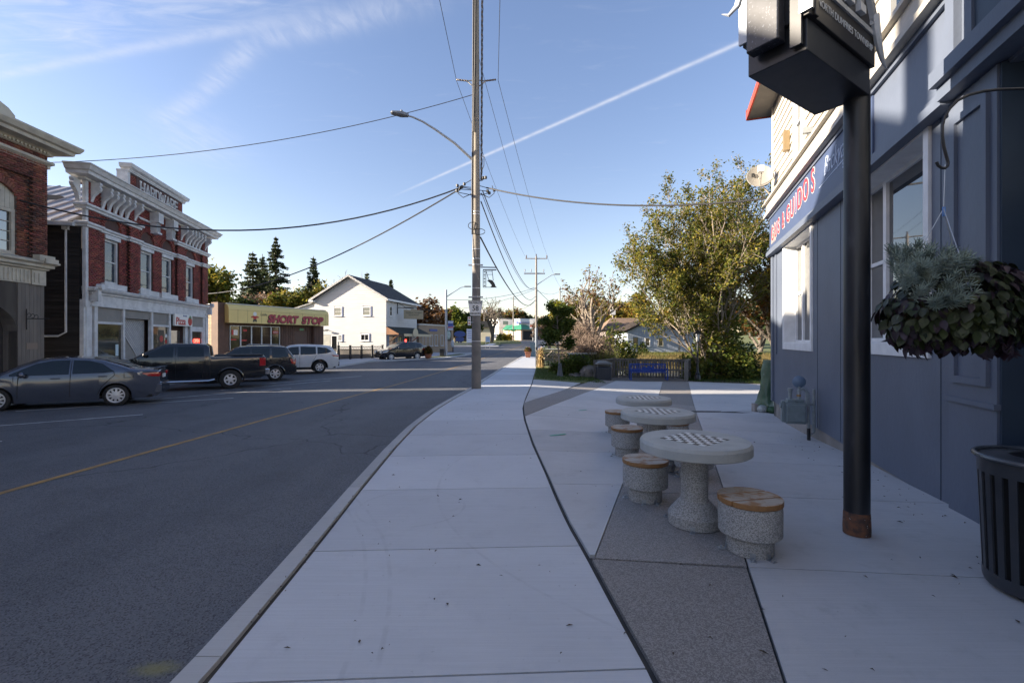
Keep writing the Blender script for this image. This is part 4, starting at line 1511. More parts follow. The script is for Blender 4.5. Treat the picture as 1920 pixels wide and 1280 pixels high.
for (y0, y1) in ((3.9, -.35), (3.9, 8.25)):
    s0 = (PK - EV) / 3.9 if y1 < 0 else (PK - EV) / 4.0
    z1 = PK - s0 * abs(y1 - 3.9)
    rf.add([(-ov, y0, PK + .02), (8.4, y0, PK + .02), (8.4, y1, z1 + .02), (-ov, y1, z1 + .02), (-ov, y0, PK + .02 + th), (8.4, y0, PK + .02 + th), (8.4, y1, z1 + .02 + th), (-ov, y1, z1 + .02 + th)],
           [(0, 1, 2, 3), (3, 2, 1, 0), (4, 7, 6, 5), (4, 5, 6, 7), (0, 3, 7, 4), (4, 7, 3, 0), (1, 5, 6, 2), (3, 2, 6, 7), (7, 6, 2, 3)])
rf.build('roof', M_SHING, WHH)
for k in range(24):                                  # shingle courses on the street slope
    t0, t1 = k / 24, (k + 1) / 24
    y0, y1 = 3.9 - 4.25 * t0, 3.9 - 4.25 * t1
    zA, zB = PK + .125 - (PK - EV) / 3.9 * 4.25 * t0, PK + .125 - (PK - EV) / 3.9 * 4.25 * t1
    MB().add([(-ov, y0, zA), (8.4, y0, zA), (8.4, y1, zB + .02), (-ov, y1, zB + .02), (-ov, y1, zB), (8.4, y1, zB)], [(0, 3, 2, 1), (3, 4, 5, 2)]).build('shingle_course', M_SHING, WHH)
fa = MB()
for (y1, z1) in ((-.38, EV - .21), (8.27, EV - .17)):
    L = math.hypot(y1 - 3.9, PK - z1)
    fa.add([(-ov - .03, 3.9, PK + .14), (-ov - .03, y1, z1 + .14), (-ov - .03, y1, z1 - .08), (-ov - .03, 3.9, PK - .08), (-ov + .0, 3.9, PK + .14), (-ov + .0, y1, z1 + .14), (-ov + .0, y1, z1 - .08), (-ov, 3.9, PK - .08)],
           [(0, 1, 2, 3), (3, 2, 1, 0), (4, 5, 6, 7), (7, 6, 5, 4), (2, 3, 7, 6), (0, 4, 5, 1)])
fa.box(-ov, 8.4, -.42, -.34, EV - .26, EV - .08)
fa.box(-ov - .03, .2, 7.8, 8.3, EV - .28, EV - .12)
fa.build('fascia', M_WHITE, WHH)
lt = MB()                                             # lean-to roof running off to the left
lt.add([(-.1, 7.9, 5.62), (5, 7.9, 5.62), (5, 12.3, 4.4), (-.1, 12.3, 4.4), (-.1, 7.9, 5.48), (5, 7.9, 5.48), (5, 12.3, 4.26), (-.1, 12.3, 4.26)], [(0, 1, 2, 3), (3, 2, 1, 0), (4, 5, 6, 7), (0, 3, 7, 4), (4, 7, 3, 0)])
lt.prism([(7.9, -1), (12.1, -1), (12.1, 4.25), (7.9, 5.45)], .1, 4.8, 0, 'x')
lt.build('lean_to', M_CLAP, WHH)
# porch along the street: dark pent roof on posts, cream fascia, arched sign
pr_ = MB()
pr_.add([(-.02, -.02, 3.02), (8.6, -.02, 3.02), (9.0, -1.35, 2.30), (-.02, -1.35, 2.30), (-.02, -1.35, 2.22), (9.0, -1.35, 2.22), (-.02, 0, 2.9), (8.6, 0, 2.9)], [(0, 3, 2, 1), (3, 4, 5, 2), (0, 6, 4, 3), (1, 2, 5, 7), (6, 7, 5, 4)])
pr_.build('porch_roof', mat('green_black_shingles', (.018, .024, .020), (.03, .036, .03), 5, .9), WHH)
for j in range(10):
    y0 = -.05 - j * .13
    MB().box(-.05, -.025, y0 - .12, y0, 2.2, 2.98 - (j + .5) * .13 / 1.35 * .72).build('plank', mat('cedar_boards', (.32, .16, .08), (.26, .13, .065), 2, .7, obj=.1), WHH)
pf = MB().box(1.2, 9.05, -1.42, -1.36, 2.02, 2.30)
pf.build('porch_fascia', mat('cream_sign_board', (.48, .42, .29), None, rough=.5), WHH)
ar = MB().prism([(3.35, 2.05)] + [(4.05 + .7 * math.cos(math.radians(180 - 15 * k)), 2.30 + .62 * math.sin(math.radians(15 * k))) for k in range(13)] + [(4.75, 2.05)], -1.50, -1.43, 0, 'y')
ars = ar.build('arched_sign', MATS['cream_sign_board'], WHH)
for u in (.15, 2.1, 4.0, 5.95):
    MB().box(u, u + .14, -.2, -.06, -.4, 2.9).build('post', mat('blue_grey_post', (.20, .25, .33), None), WHH)
br_ = MB().tube([(.2, -.1, 1.35), (.2, -1.2, 2.15)], .05, 5).tube([(6.0, -.1, 1.35), (6.0, -1.2, 2.15)], .05, 5)
br_.build('brace', MATS['cedar_boards'], WHH)
for (a, c, m) in ((.4, 1.9, M_GLASSF), (2.4, 3.0, mat('cream_panel', (.48, .44, .33), None)), (3.1, 3.8, M_GLASS), (4.2, 5.0, M_GLASS), (5.1, 5.8, M_GLASSF)):
    MB().box(a, c, -.03, .0, .25, 2.05).build('shop_window', m, WHH)
MB().box(.0, 8.05, -.02, .01, -.4, .25).build('plinth', mat('blue_grey_boards', (.16, .19, .23), None), WHH)
MB().cbox((4.75, -.06, 1.55), (.3, .02, .3)).build('neon_sign', MATS['neon_red'], WHH)
hs_ = thing('hanging_sign', 'tan rectangular restaurant sign hanging from an iron bracket on the white house', 'sign', (-12.6, 47, 0), math.atan2(WW[1], WW[0]))
hb = MB().tube([(2.6, -.06, 4.4), (2.6, -.06, 5.6)], .04, 6).tube([(2.5, -.06, 5.05), (2.62, -.4, 5.05), (3.2, -1.6, 5.0)], .035, 6)
hb.tube([(2.62, -.1, 5.55), (2.9, -.9, 5.05)], .02, 5)
hb.build('bracket', M_BLACK, hs_)
sgm = Matrix.Translation((3.2, -1.6, 4.35)) @ Matrix.Rotation(math.radians(-52), 4, 'Z')
hbd = MB().cbox((0, 0, 0), (2.1, .08, .95)).cbox((0, 0, .53), (.6, .08, .12))
for i, v in enumerate(hbd.v):
    hbd.v[i] = tuple(sgm @ Vector(v))
hbo = hbd.build('board', mat('tan_sign', (.34, .29, .19), (.30, .26, .18), 3, .6), hs_)
eul = (math.pi / 2, 0, math.radians(-52))
for s_, zz, h_ in (('QUEENS TAVERN', .18, .22), ('RESTAURANT', -.06, .18)):
    text('lettering', s_, h_, mat('dark_green_print', (.03, .06, .04), None), hbo, tuple(sgm @ Vector((0, -.045, zz))), eul)
hr = MB()
for u in (-.8, .8):
    a = sgm @ Vector((u, 0, .45))
    hr.tube([a, a + Vector((0, 0, .26))], .015, 5)
hr.tube([sgm @ Vector((-1.05, 0, .72)), sgm @ Vector((1.05, 0, .72))], .03, 6)
hr.build('rod', M_BLACK, hs_)

# ------------------------------------------------------------------ tan flat-roofed shop beyond it
BE = thing('tan_shop', 'low tan flat-roofed shop with tall windows past the white house', 'building', (-11.1, 56, 0), math.atan2(.933, .36))
M_TAN = mat('tan_stucco', (.34, .265, .19), (.30, .235, .17), 1.0, .85)
MB().box(0, 8.6, 0, 9, -.6, 3.42).build('wall', M_TAN, BE)
MB().box(-.1, 8.7, -.12, 9, 3.42, 3.6).build('parapet_cap', M_STEEL, BE)
for a in (.8, 2.4, 3.6, 5.1):
    window(BE, a, a + .75, .9, 2.28, fw=.06, mf=mat('pale_frame', (.5, .52, .55), None), mg=M_GLASSW, nh=0, v=-.01)
MB().box(2.4, 4.2, -.08, -.0, 2.72, 3.0).build('wall_sign', M_SIGNB, BE)
mu = MB().box(6.2, 7.9, -.08, -.0, 1.5, 3.1)
mu.build('dark_panel', M_SIGNK, BE)
MB().ball((6.9, -.2, 2.3), (.55, .12, .6), 0, 8).build('wall_ornament', mat('pale_teal', (.42, .5, .5), (.2, .3, .28), 3, .6), BE)
# ------------------------------------------------------------------ restaurant building on the right
WR = (-.3228, -.9465)
RB = thing('restaurant_building', 'grey blue corner restaurant with cream siding above and long painted sign board', 'building', (7.78, 14.0, 0), math.atan2(WR[1], WR[0]))
M_WALLB = mat('grey_blue_wall', (.118, .140, .188), (.102, .122, .166), 1.1, .5, bump=.16, bsc=16, c3=(.105, .120, .15), sc3=4, f3=(.58, .9), stretch=(1, 1, .7), det=9)
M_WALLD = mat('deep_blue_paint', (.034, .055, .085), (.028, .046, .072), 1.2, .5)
M_TRIMB = mat('pale_blue_trim', (.27, .30, .345), (.24, .27, .31), 2, .5)
M_CREAMS = mat('cream_siding', (.50, .465, .41), (.46, .43, .375), 1.4, .6, obj=.02)
M_CREAMB = mat('cream_band', (.46, .43, .38), (.40, .375, .33), 1.6, .65, c3=(.25, .22, .19), sc3=2.3, f3=(.68, .85))
M_FOUND = mat('foundation_concrete', (.33, .30, .27), (.24, .22, .20), 1.3, .9, bump=.4, bsc=30)
M_SIGNNB = mat('sign_board_blue', (.058, .082, .155), (.05, .07, .135), 1.2, .45)
LR = 24.0
hR = [(1.58, 4.10, 1.62, 4.18), (6.42, 8.93, 1.66, 4.18), (10.35, 11.75, -.3, 4.18), (12.8, 15.4, 1.6, 4.18)]
b = MB()
wall(b, 0, LR, -.12, 5.4, hR[:2] + [hR[3]] + [(10.35, 11.75, -.12, 4.18)], 0, .36)
b.add([(0, 0, -.12), (0, 11, -.12), (0, 11, 8.4), (0, 0, 8.4)], [(3, 2, 1, 0), (0, 1, 2, 3)])
b.add([(LR, 0, -.12), (LR, 11, -.12), (LR, 11, 8.4), (LR, 0, 8.4)], [(0, 1, 2, 3)])
b.add([(0, 11, -.4), (LR, 11, -.4), (LR, 11, 8.4), (0, 11, 8.4)], [(3, 2, 1, 0)])
b.build('wall', M_WALLB, RB)
MB().box(.02, LR, .03, .3, -.8, -.118).build('foundation', M_FOUND, RB)
MB().box(.02, .3, .03, 11, -.9, -.121).build('foundation', M_FOUND, RB)
for u in (4.55, 5.95, 9.25, 16.0, 17.2, 18.4):
    MB().box(u, u + .006, -.006, .002, -.1, 4.2).build('board_joint', M_WALLD, RB)
# corner pilaster and the panelled one by the door
pp = MB().box(-.03, .20, -.05, .02, -.1, 4.22).box(.45, .62, -.035, .02, 1.3, 4.22)
pp.build('corner_board', M_WALLB, RB)
pp = MB().box(9.56, 10.34, -.07, .02, -.1, 4.2)
pp.box(9.64, 9.72, -.10, -.06, 1.28, 4.0).box(10.16, 10.24, -.10, -.06, 1.28, 4.0).box(9.72, 10.16, -.10, -.06, 3.93, 4.0).box(9.72, 10.16, -.10, -.06, 1.28, 1.35).box(9.50, 10.36, -.10, -.02, 1.08, 1.13)
pp.build('pilaster', M_WALLB, RB)
pp = MB().box(11.76, 12.5, -.07, .02, -.1, 4.2)
pp.build('pilaster', M_WALLB, RB)
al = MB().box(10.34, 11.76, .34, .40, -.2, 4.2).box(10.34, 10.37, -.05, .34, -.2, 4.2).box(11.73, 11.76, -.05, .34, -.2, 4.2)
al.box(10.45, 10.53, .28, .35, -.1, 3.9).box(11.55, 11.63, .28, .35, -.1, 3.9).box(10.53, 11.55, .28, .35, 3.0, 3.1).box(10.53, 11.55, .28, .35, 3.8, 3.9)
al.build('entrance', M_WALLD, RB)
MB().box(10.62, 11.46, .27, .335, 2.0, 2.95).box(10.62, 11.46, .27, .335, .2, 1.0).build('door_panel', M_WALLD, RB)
MB().box(10.62, 11.46, .30, .338, 1.1, 1.95).build('door_glass', M_GLASS, RB)


def deep_window(h, divs):
    """white casing standing proud, splayed deep reveal, sashes at the back"""
    u0, u1, z0, z1 = h
    c = MB()
    t = .12
    c.box(u0 - t, u0, -.035, .02, z0 - .16, z1 + .02).box(u1, u1 + t, -.035, .02, z0 - .16, z1 + .02).box(u0, u1, -.034, .02, z0 - .16, z0)
    c.box(u0 - .001, u0 + .02, -.02, .34, z0, z1).box(u1 - .02, u1 + .001, -.02, .34, z0, z1).box(u0, u1, -.02, .34, z0 - .001, z0 + .02).box(u0 + .02, u1 - .02, -.03, .34, z1 - .02, z1 + .03)
    f = c.build('window', M_WHITE, RB, bevel=.004)
    s = MB()
    us = [u0 + .02] + divs + [u1 - .02]
    for k, (a, bb) in enumerate(zip(us, us[1:])):
        fw = .055
        s.box(a, a + fw, .24, .31, z0 + .02, z1 - .02).box(bb - fw, bb, .24, .31, z0 + .02, z1 - .02).box(a + fw, bb - fw, .242, .31, z0 + .02, z0 + .08).box(a + fw, bb - fw, .242, .31, z1 - .08, z1 - .02)
        if bb - a < .95:
            s.box(a + fw, bb - fw, .25, .31, (z0 + z1) / 2 - .03, (z0 + z1) / 2 + .03)
        MB().box(a + fw, bb - fw, .285, .295, z0 + .08, z1 - .08).build('pane', M_GLASS, f)
    s.build('sash', M_WHITE, f, bevel=.003)
    return f


deep_window(hR[0], [2.30, 3.35])
deep_window(hR[1], [7.10])
deep_window(hR[3], [13.6, 14.6])
for h in hR[:2]:
    MB().box(h[0], h[1], .34, .40, h[2], h[3]).build('window_backing', M_DARK, RB)
# fascia, painted sign, ledges, cream band
fb2 = MB()
fb2.box(-.10, 9.62, -.17, .0, 4.19, 4.30).box(-.10, 9.62, -.10, .0, 4.30, 4.40).box(-.06, LR, -.06, .0, 4.36, 5.36)
fb2.box(-.10, LR, -.11, .0, 5.28, 5.36).box(-.08, .0, -.06, .6, 4.19, 5.36)
fb2.build('fascia', M_WALLB, RB)
c2 = MB().box(9.62, LR, -.27, .0, 4.36, 4.52).box(9.62, LR, -.20, .0, 4.22, 4.36).box(9.62, 9.78, -.13, .0, 4.52, 5.36).box(9.9, 10.02, -.10, .0, 4.52, 5.36)
c2.build('shop_cornice', M_WALLB, RB)
MB().box(10.02, LR, -.075, -.055, 4.53, 5.27).build('panel', M_WALLD, RB)
sgb = MB().box(.0, 7.6, -.085, -.05, 4.40, 5.27)
so_ = sgb.build('painted_sign', M_SIGNNB, RB)
M_PRED = mat('painted_red', (.42, .035, .045), None, rough=.5)
M_PWH = mat('painted_white', (.72, .70, .66), None, rough=.5)
M_PSHADE = mat('pole_shaded_red', (.16, .08, .16), None, rough=.5)  # pole shadow over the letter I, painted into its colour
for k, (s_, u, m) in enumerate((('G', .48, M_PRED), ('U', .90, M_PRED), ('S', 1.30, M_PRED), ('&', 1.84, M_PRED), ('G', 2.39, M_PRED), ('U', 2.82, M_PRED), ('I', 3.14, M_PSHADE), ('D', 3.53, M_PRED), ('O', 4.03, M_PRED), ('S', 4.58, M_PRED))):
    z, sz = 4.74 + .026 * k, .54 + .016 * k
    sx = .86 if s_ != '&' else .68
    text('lettering', s_, sz, M_PWH, so_, (u, -.088, z), ext=.002, bold=.024, sx=sx)
    text('lettering', s_, sz, m, so_, (u, -.094, z), ext=.002, bold=.010, sx=sx)
text('lettering', 'Backyard', .50, mat('shaded_lettering', (.45, .52, .66), None, rough=.5), so_, (6.05, -.090, 4.98), shear=.4, bold=-.006, sx=.82)  # bluish tone of shade painted into this lettering and its underline
text('lettering', 'ST.SU', .15, MATS['shaded_lettering'], so_, (6.55, -.090, 4.68), bold=.004)
MB().prism([(5.0, 4.70), (6.9, 4.78), (6.9, 4.80), (5.0, 4.715)], -.092, -.084, 0, 'y').build('underline', MATS['shaded_lettering'], so_)
fgm = mat('faded_figures', (.40, .33, .27), (.25, .2, .2), 8, .6)
for u in (.28, .62):
    fm = MB().prism([(u, 4.5), (u + .08, 4.5), (u + .1, 4.66), (u + .15, 4.66), (u + .17, 4.5), (u + .25, 4.5), (u + .22, 4.9), (u + .03, 4.9)], -.09, -.084, 0, 'y')
    fm.lathe([(.01, 0), (.07, 0), (.07, .006), (.01, .006)], 10, M=Matrix.Translation((u + .125, -.084, 4.98)) @ Matrix.Rotation(math.pi / 2, 4, 'X'))
    fm.build('painted_figure', fgm, so_)
cb = MB().box(-.22, LR, -.22, .0, 5.36, 5.44).box(-.16, LR, -.16, .0, 5.44, 5.74).box(-.24, LR, -.24, .0, 5.74, 5.80).box(-.16, -.0, -.16, 3, 5.36, 5.74)
cb.build('cream_band', M_CREAMB, RB)
upw = [(2.75, 3.45, 5.86, 7.9), (7.85, 8.75, 5.86, 7.9), (11.8, 12.7, 5.86, 7.9), (16, 17, 5.86, 7.9)]
ub = MB().box(.02, LR, .03, .2, 5.4, 8.7)
ub.build('upper_wall', M_CREAMS, RB)
boards(RB, 'siding_board', I4, -.02, LR, 5.82, 8.62, .215, M_CREAMS, [(a - .14, c + .14, z0, z1 + .14) for a, c, z0, z1 in upw], .025, .034)
for a, c, z0, z1 in upw:
    f = window(RB, a, c, z0, z1, I4, fw=.06, v=0, proud=.05, rec=.02, nh=1, sill=0)
    MB().box(a - .14, a, -.04, .02, z0 - .02, z1 + .14).box(c, c + .14, -.04, .02, z0 - .02, z1 + .14).box(a, c, -.04, .02, z1, z1 + .14).build('casing', M_CREAMB, f)
MB().box(-.03, .09, -.03, .03, 5.80, 8.65).build('corner_board', M_CREAMS, RB)
fl = MB().box(2.0, 2.18, -.14, -.01, 6.55, 7.05).box(4.05, 4.15, -.05, -.01, 6.0, 6.12)
fl.build('wall_light', mat('brass_fitting', (.30, .22, .12), None, rough=.5, metal=.4), RB)
cmr = MB().cbox((4.3, -.12, 6.15), (.10, .18, .12)).tube([(4.3, -.02, 6.05), (4.3, -.14, 6.08)], .02, 6)
cmr.build('security_camera', M_STEEL, RB)
# roof with red-edged eaves
M_REDTR = mat('red_fascia', (.40, .065, .03), (.34, .05, .03), 3, .5)
rf = MB().prism([(-.62, 8.62), (-.62, 8.70), (5.5, 12.6), (11.6, 8.70), (11.6, 8.62), (5.5, 12.4)], -.55, LR + .5, 0, 'x')
rf.build('roof', M_SHING, RB)
sfm = mat('soffit_grey', (.16, .145, .13), (.13, .12, .11), 3, .8)
MB().box(-.52, LR, -.60, .0, 8.60, 8.62).box(-.52, -.03, .0, 2.4, 8.602, 8.618).build('soffit', sfm, RB)
MB().box(-.58, LR, -.645, -.60, 8.58, 8.80).box(-.60, -.555, -.60, 2.4, 8.58, 8.80).build('eave_fascia', M_REDTR, RB)
MB().prism([(-.645, 8.72), (-.645, 8.90), (5.5, 12.85), (5.5, 12.6)], -.60, -.56, 0, 'x').build('verge_board', M_REDTR, RB)

# ------------------------------------------------------------------ cars
M_TYRE = mat('tyre', (.017, .017, .018), (.026, .026, .026), 20, .9)
M_TAILR = mat('tail_lamp_red', (.33, .006, .008), None, rough=.12, coat=.8)
M_LAMPC = mat('lamp_clear', (.55, .56, .58), None, rough=.1, coat=1)
M_CARG = mat('car_glass', (.006, .012, .015), None, rough=.015, spec=.6)
M_PLATE = mat('number_plate', (.70, .72, .74), None, rough=.4)


def lerp(pts, x):
    if x <= pts[0][0]:
        return pts[0][1]
    for (a, va), (b_, vb) in zip(pts, pts[1:]):
        if x <= b_:
            return va + (vb - va) * (x - a) / max(1e-9, b_ - a)
    return pts[-1][1]


def car(name, label, cat, sp, paint, loc, rz, group):
    """x forward from the rear axle, y to the car's left, z up"""
    t = thing(name, label, cat, loc, rz, group)
    top, wb, W, rw, z0 = sp['top'], sp['wb'], sp['W'], sp['rw'], sp.get('z0', .22)
    xr, xf = top[0][0], top[-1][0]
    xc, hl = (xr + xf) / 2, (xf - xr) / 2
    belt, roof = sp['belt'], max(p[1] for p in top)
    hr = sp.get('hr', .10)
    ra = rw * 1.20

    def Wd(x, z):
        e = abs(x - xc) / hl
        k = 1 - sp.get('tap', .16) * e ** 7 - .03 * e ** 3
        zb = lerp(belt, x)
        if z > zb:
            k *= 1 - sp.get('tum', .20) * ((z - zb) / max(.2, roof - zb)) ** 1.15
        else:
            q = (zb - z) / max(.2, zb - z0)
            k *= 1 - .045 * (2 * abs(q - .35)) ** 2
        return W / 2 * k

    def zt(x):
        return lerp(top, x)

    def side(x, z, off=0.0):
        h = zt(x) - z
        d = max(0, hr - h)
        return Wd(x, z) - (hr - math.sqrt(max(0, hr * hr - d * d))) + off

    def zbot(x):
        z = z0 + (.10 if x < xr + .25 or x > xf - .25 else 0) * min(1, max(0, max(xr + .25 - x, x - xf + .25) / .25))
        for xw in (0, wb):
            d = abs(x - xw)
            if d < ra:
                z = max(z, rw + math.sqrt(ra * ra - d * d) - .01)
        return z
    st = sorted(set([round(xr + (xf - xr) * i / 70, 4) for i in range(71)] + [round(p[0], 4) for p in top] + [round(xw + s * ra * f, 4) for xw in (0, wb) for s in (-1, 1) for f in (1.0, .97, .85)]))
    st = [x for x in st if xr <= x <= xf]
    V, Fc = [], []
    fr = [0, .16, .34, .52, .70, .85]
    NP = 0
    for x in st:
        a, c = zbot(x), zt(x)
        a = min(a, c - hr - .02)
        row = []
        for f in fr:
            z = a + (c - hr - a) * f
            row.append((x, side(x, z), z))
        for an in (0, 25, 50, 72, 90):
            z = c - hr + hr * math.sin(math.radians(an))
            row.append((x, side(x, z), z))
        ye = row[-1][1]
        cr = sp.get('crown', .035)
        for f in (.7, .35, 0):
            row.append((x, ye * f, c + cr * (1 - f * f)))
        full = row + [(p[0], -p[1], p[2]) for p in row[-2::-1]]
        NP = len(full)
        V += full
    n = len(st)
    for i in range(n - 1):
        for k in range(NP - 1):
            q = i * NP + k
            Fc.append((q, q + 1, q + NP + 1, q + NP))
    mb = MB()
    mb.v, mb.f = V, Fc
    mb.f += [tuple(range(NP)), tuple((n - 1) * NP + k for k in range(NP))[::-1]]
    mb.m = [0] * len(mb.f)
    mb.build('body', paint, t, smooth=True, ang=28)
    ub_ = MB().box(xr + .10, xf - .10, -W / 2 + .30, W / 2 - .30, z0 + .04, .62)
    ub_.box(xr + .18, xf - .18, -W / 2 + .12, W / 2 - .12, z0 + .02, z0 + .10)
    ub_.build('underbody', M_DARK, t)

    def sidepatch(nm, poly, m, off=.006, sub=3, both=True, th=.0):
        o = None
        for s in ((1, -1) if both else (1,)):
            pts = []
            for i in range(len(poly)):
                p, q = poly[i], poly[(i + 1) % len(poly)]
                for k in range(sub):
                    f = k / sub
                    pts.append((p[0] + (q[0] - p[0]) * f, p[1] + (q[1] - p[1]) * f))
            cxm, czm = sum(p[0] for p in pts) / len(pts), sum(p[1] for p in pts) / len(pts)
            mb = MB()
            mb.v = [(p[0], s * side(p[0], p[1], off), p[1]) for p in pts] + [((p[0] + cxm) / 2, s * side((p[0] + cxm) / 2, (p[1] + czm) / 2, off), (p[1] + czm) / 2) for p in pts] + [(cxm, s * side(cxm, czm, off), czm)]
            k = len(pts)
            for i in range(k):
                j = (i + 1) % k
                mb.f += [(i, j, k + j, k + i), (k + i, k + j, 2 * k)]
            mb.m = [0] * len(mb.f)
            o = mb.build(nm, m, t, smooth=True)
        return o

    def toppatch(nm, x0, x1, m, w=.84, off=.010, nx=6):
        mb = MB()
        cr = sp.get('crown', .035)
        for i in range(nx + 1):
            x = x0 + (x1 - x0) * i / nx
            ye = side(x, zt(x))
            for j in range(7):
                f = -1 + 2 * j / 6
                mb.v.append((x, ye * f * w + 0, zt(x) + cr * (1 - (f * w) ** 2) + off))
        for i in range(nx):
            for j in range(6):
                q = i * 7 + j
                mb.f.append((q, q + 1, q + 8, q + 7) if x1 > x0 else (q + 1, q, q + 7, q + 8))
        mb.m = [0] * len(mb.f)
        return mb.build(nm, m, t, smooth=True)
    for poly in sp['windows']:
        sidepatch('side_window', poly, M_CARG)
    if sp.get('ws'):
        toppatch('windscreen', sp['ws'][0], sp['ws'][1], M_CARG)
    if sp.get('rwn'):
        toppatch('rear_window', sp['rwn'][0], sp['rwn'][1], M_CARG)
    for line in sp['seams']:
        for s in (1, -1):
            sm_ = MB()
            pts = []
            for (p, q) in zip(line, line[1:]):
                for k in range(5):
                    x, z = p[0] + (q[0] - p[0]) * k / 4, p[1] + (q[1] - p[1]) * k / 4
                    pts.append((x, s * side(x, z, .0), z))
            sm_.tube(pts, .008, 4)
            sm_.build('door_seam', M_DARK, t)
    for (x, z) in sp['handles']:
        for s in (1, -1):
            MB().cbox((x, s * (side(x, z) + .02), z), (.20, .035, .035)).build('door_handle', sp.get('hm', paint), t, bevel=.01)
    mx, mz = sp['mirror']
    for s in (1, -1):
        mi = MB().ball((mx, s * (side(mx, mz) + .13), mz), (.08, .12, .085), 0, 8).cbox((mx + .02, s * (side(mx, mz) + .03), mz - .03), (.07, .12, .04))
        mi.build('mirror', sp.get('mm', paint), t, smooth=True)
    for poly in sp['tail']:
        for s in (1,):
            sidepatch('tail_light', poly, M_TAILR, .012)
    ys = sp['W'] / 2
    for s in (1, -1):
        zz = [p[1] for p in sp['tail'][0]]
        xb = xr - .004
        MB().box(xb - .012, xb + .06, s * ys * .48, s * ys * .80, min(zz) + .01, max(zz) - .01).build('tail_light', M_TAILR, t, bevel=.008)
    for poly in sp['head']:
        sidepatch('headlight', poly, M_LAMPC, .010)
    for s in (1, -1):
        hz = [p[1] for p in sp['head'][0]]
        MB().box(xf - .12, xf - .0, s * ys * .42, s * ys * .78, min(hz), max(hz) - .02).build('headlight', M_LAMPC, t, bevel=.01)
    gr = MB().box(xf - .06, xf + .006, -ys * .40, ys * .40, .52, .74).box(xf - .06, xf + .004, -ys * .5, ys * .5, .28, .42)
    gr.build('grille', M_DARK, t)
    pz_ = sp.get('plate', .80)
    pm = MB().box(xr - .02, xr + .01, -.16, .16, pz_, pz_ + .11)
    pm.build('number_plate', M_PLATE, t)
    bm = MB().box(xr - sp.get('bo', .05), xr + .22, -ys * .83, ys * .83, sp['bz'][0], sp['bz'][1])
    bm.build('rear_bumper', sp.get('bm', paint), t, bevel=.03)
    if 'sill' in sp:
        sl_ = MB()
        for s in (1, -1):
            sl_.box(ra + .02, wb - ra - .02, s * (ys - .03), s * (ys - .09), z0 - .03, z0 + sp['sill'])
        sl_.build('sill_trim', sp.get('sm', M_DARK), t, bevel=.01)
    if sp.get('flare'):
        fm = MB()
        for xw in (0, wb):
            for s in (1, -1):
                pts = []
                for k in range(13):
                    a = math.radians(-8 + 196 * k / 12)
                    x, z = xw + ra * math.cos(a), rw + ra * math.sin(a)
                    pts.append((x, s * (side(x, max(z, z0 + .02)) - .005), z))
                fm.tube(pts, sp['flare'], 6)
        fm.build('wheel_arch', sp.get('fmat', paint), t, smooth=True)
    if sp.get('rails'):
        rm = MB()
        a, c = sp['rails']
        for s in (1, -1):
            y = s * ys * .62
            rm.tube([(a, y, zt(a) + .02), (a + .12, y, zt(a) + .085), (c - .12, y, zt(c) + .085), (c, y, zt(c) + .02)], .02, 6)
        rm.build('roof_rail', sp.get('rlm', M_STEEL), t, smooth=True)
    # wheels
    tw = sp.get('tw', .21)
    for xw in (0, wb):
        for s in (1, -1):
            wo = bpy.data.objects.new('wheel', None)
            COL.objects.link(wo)
            wo.parent = t
            wo.location = (xw, s * (ys - tw / 2 - .015), rw)
            wo.rotation_euler = (math.pi / 2 if s < 0 else -math.pi / 2, 0, 0)
            key = (name, 'wh')
            if key not in CARM:
                ty = MB()
                h = tw / 2
                r2 = rw * sp.get('rim', .66)
                ty.lathe([(r2, -h * .85), (r2 + .02, -h), (rw - .05, -h), (rw - .012, -h * .8), (rw, -h * .5), (rw, h * .5), (rw - .012, h * .8), (rw - .05, h), (r2 + .02, h), (r2, h * .85)], 32, cap=False)
                ri = MB()
                ri.lathe([(r2 - .03, -h * .8), (r2 + .004, -h * .85), (r2 + .006, h * .86), (r2 - .012, h * .90), (r2 - .03, h * .80), (r2 - .04, h * .3)], 32, mi=0, cap=False)
                ri.lathe([(.005, h * .25), (r2 - .03, h * .25), (r2 - .03, h * .2)], 24, mi=1)
                ns = sp.get('spokes', 6)
                for k in range(ns):
                    a0 = 2 * math.pi * k / ns
                    for da in sp.get('split', (0,)):
                        M = Matrix.Rotation(a0, 4, 'Z')
                        w2 = sp.get('sw', .05)
                        ri.add([(.03, -w2 * .9 + da * .2, h * .86), (.03, w2 * .9 + da * .2, h * .86), (r2 - .02, w2 * .6 + da, h * .70), (r2 - .02, -w2 * .6 + da, h * .70),
                                (.03, -w2 * .9 + da * .2, h * .3), (.03, w2 * .9 + da * .2, h * .3), (r2 - .02, w2 * .6 + da, h * .3), (r2 - .02, -w2 * .6 + da, h * .3)],
                               [(0, 1, 2, 3), (0, 4, 5, 1), (1, 5, 6, 2), (3, 7, 4, 0)], 0, M)
                ri.lathe([(.002, h * .9), (.055, h * .9), (.065, h * .84), (.065, h * .3)], 12, mi=0)
                CARM[key] = (ty.build('tyre', M_TYRE, None, smooth=True), ri.build('rim', [sp.get('rmat', M_ALLOY), M_DARK], None, smooth=True))
                a, b2 = CARM[key]
            else:
                a, b2 = CARM[key][0].copy(), CARM[key][1].copy()
                COL.objects.link(a)
                COL.objects.link(b2)
            a.parent = wo
            b2.parent = wo
            b2.rotation_euler = (0, 0, RNG.random() * 3)
    for e in sp.get('extra', ()):
        e(t, side, zt)
    return t


CARM = {}


def paint(name, c, metal=.3, rough=.28):
    return mat(name, c, tuple(q * .92 for q in c), 3, rough, metal, coat=1.0, spec=.6)


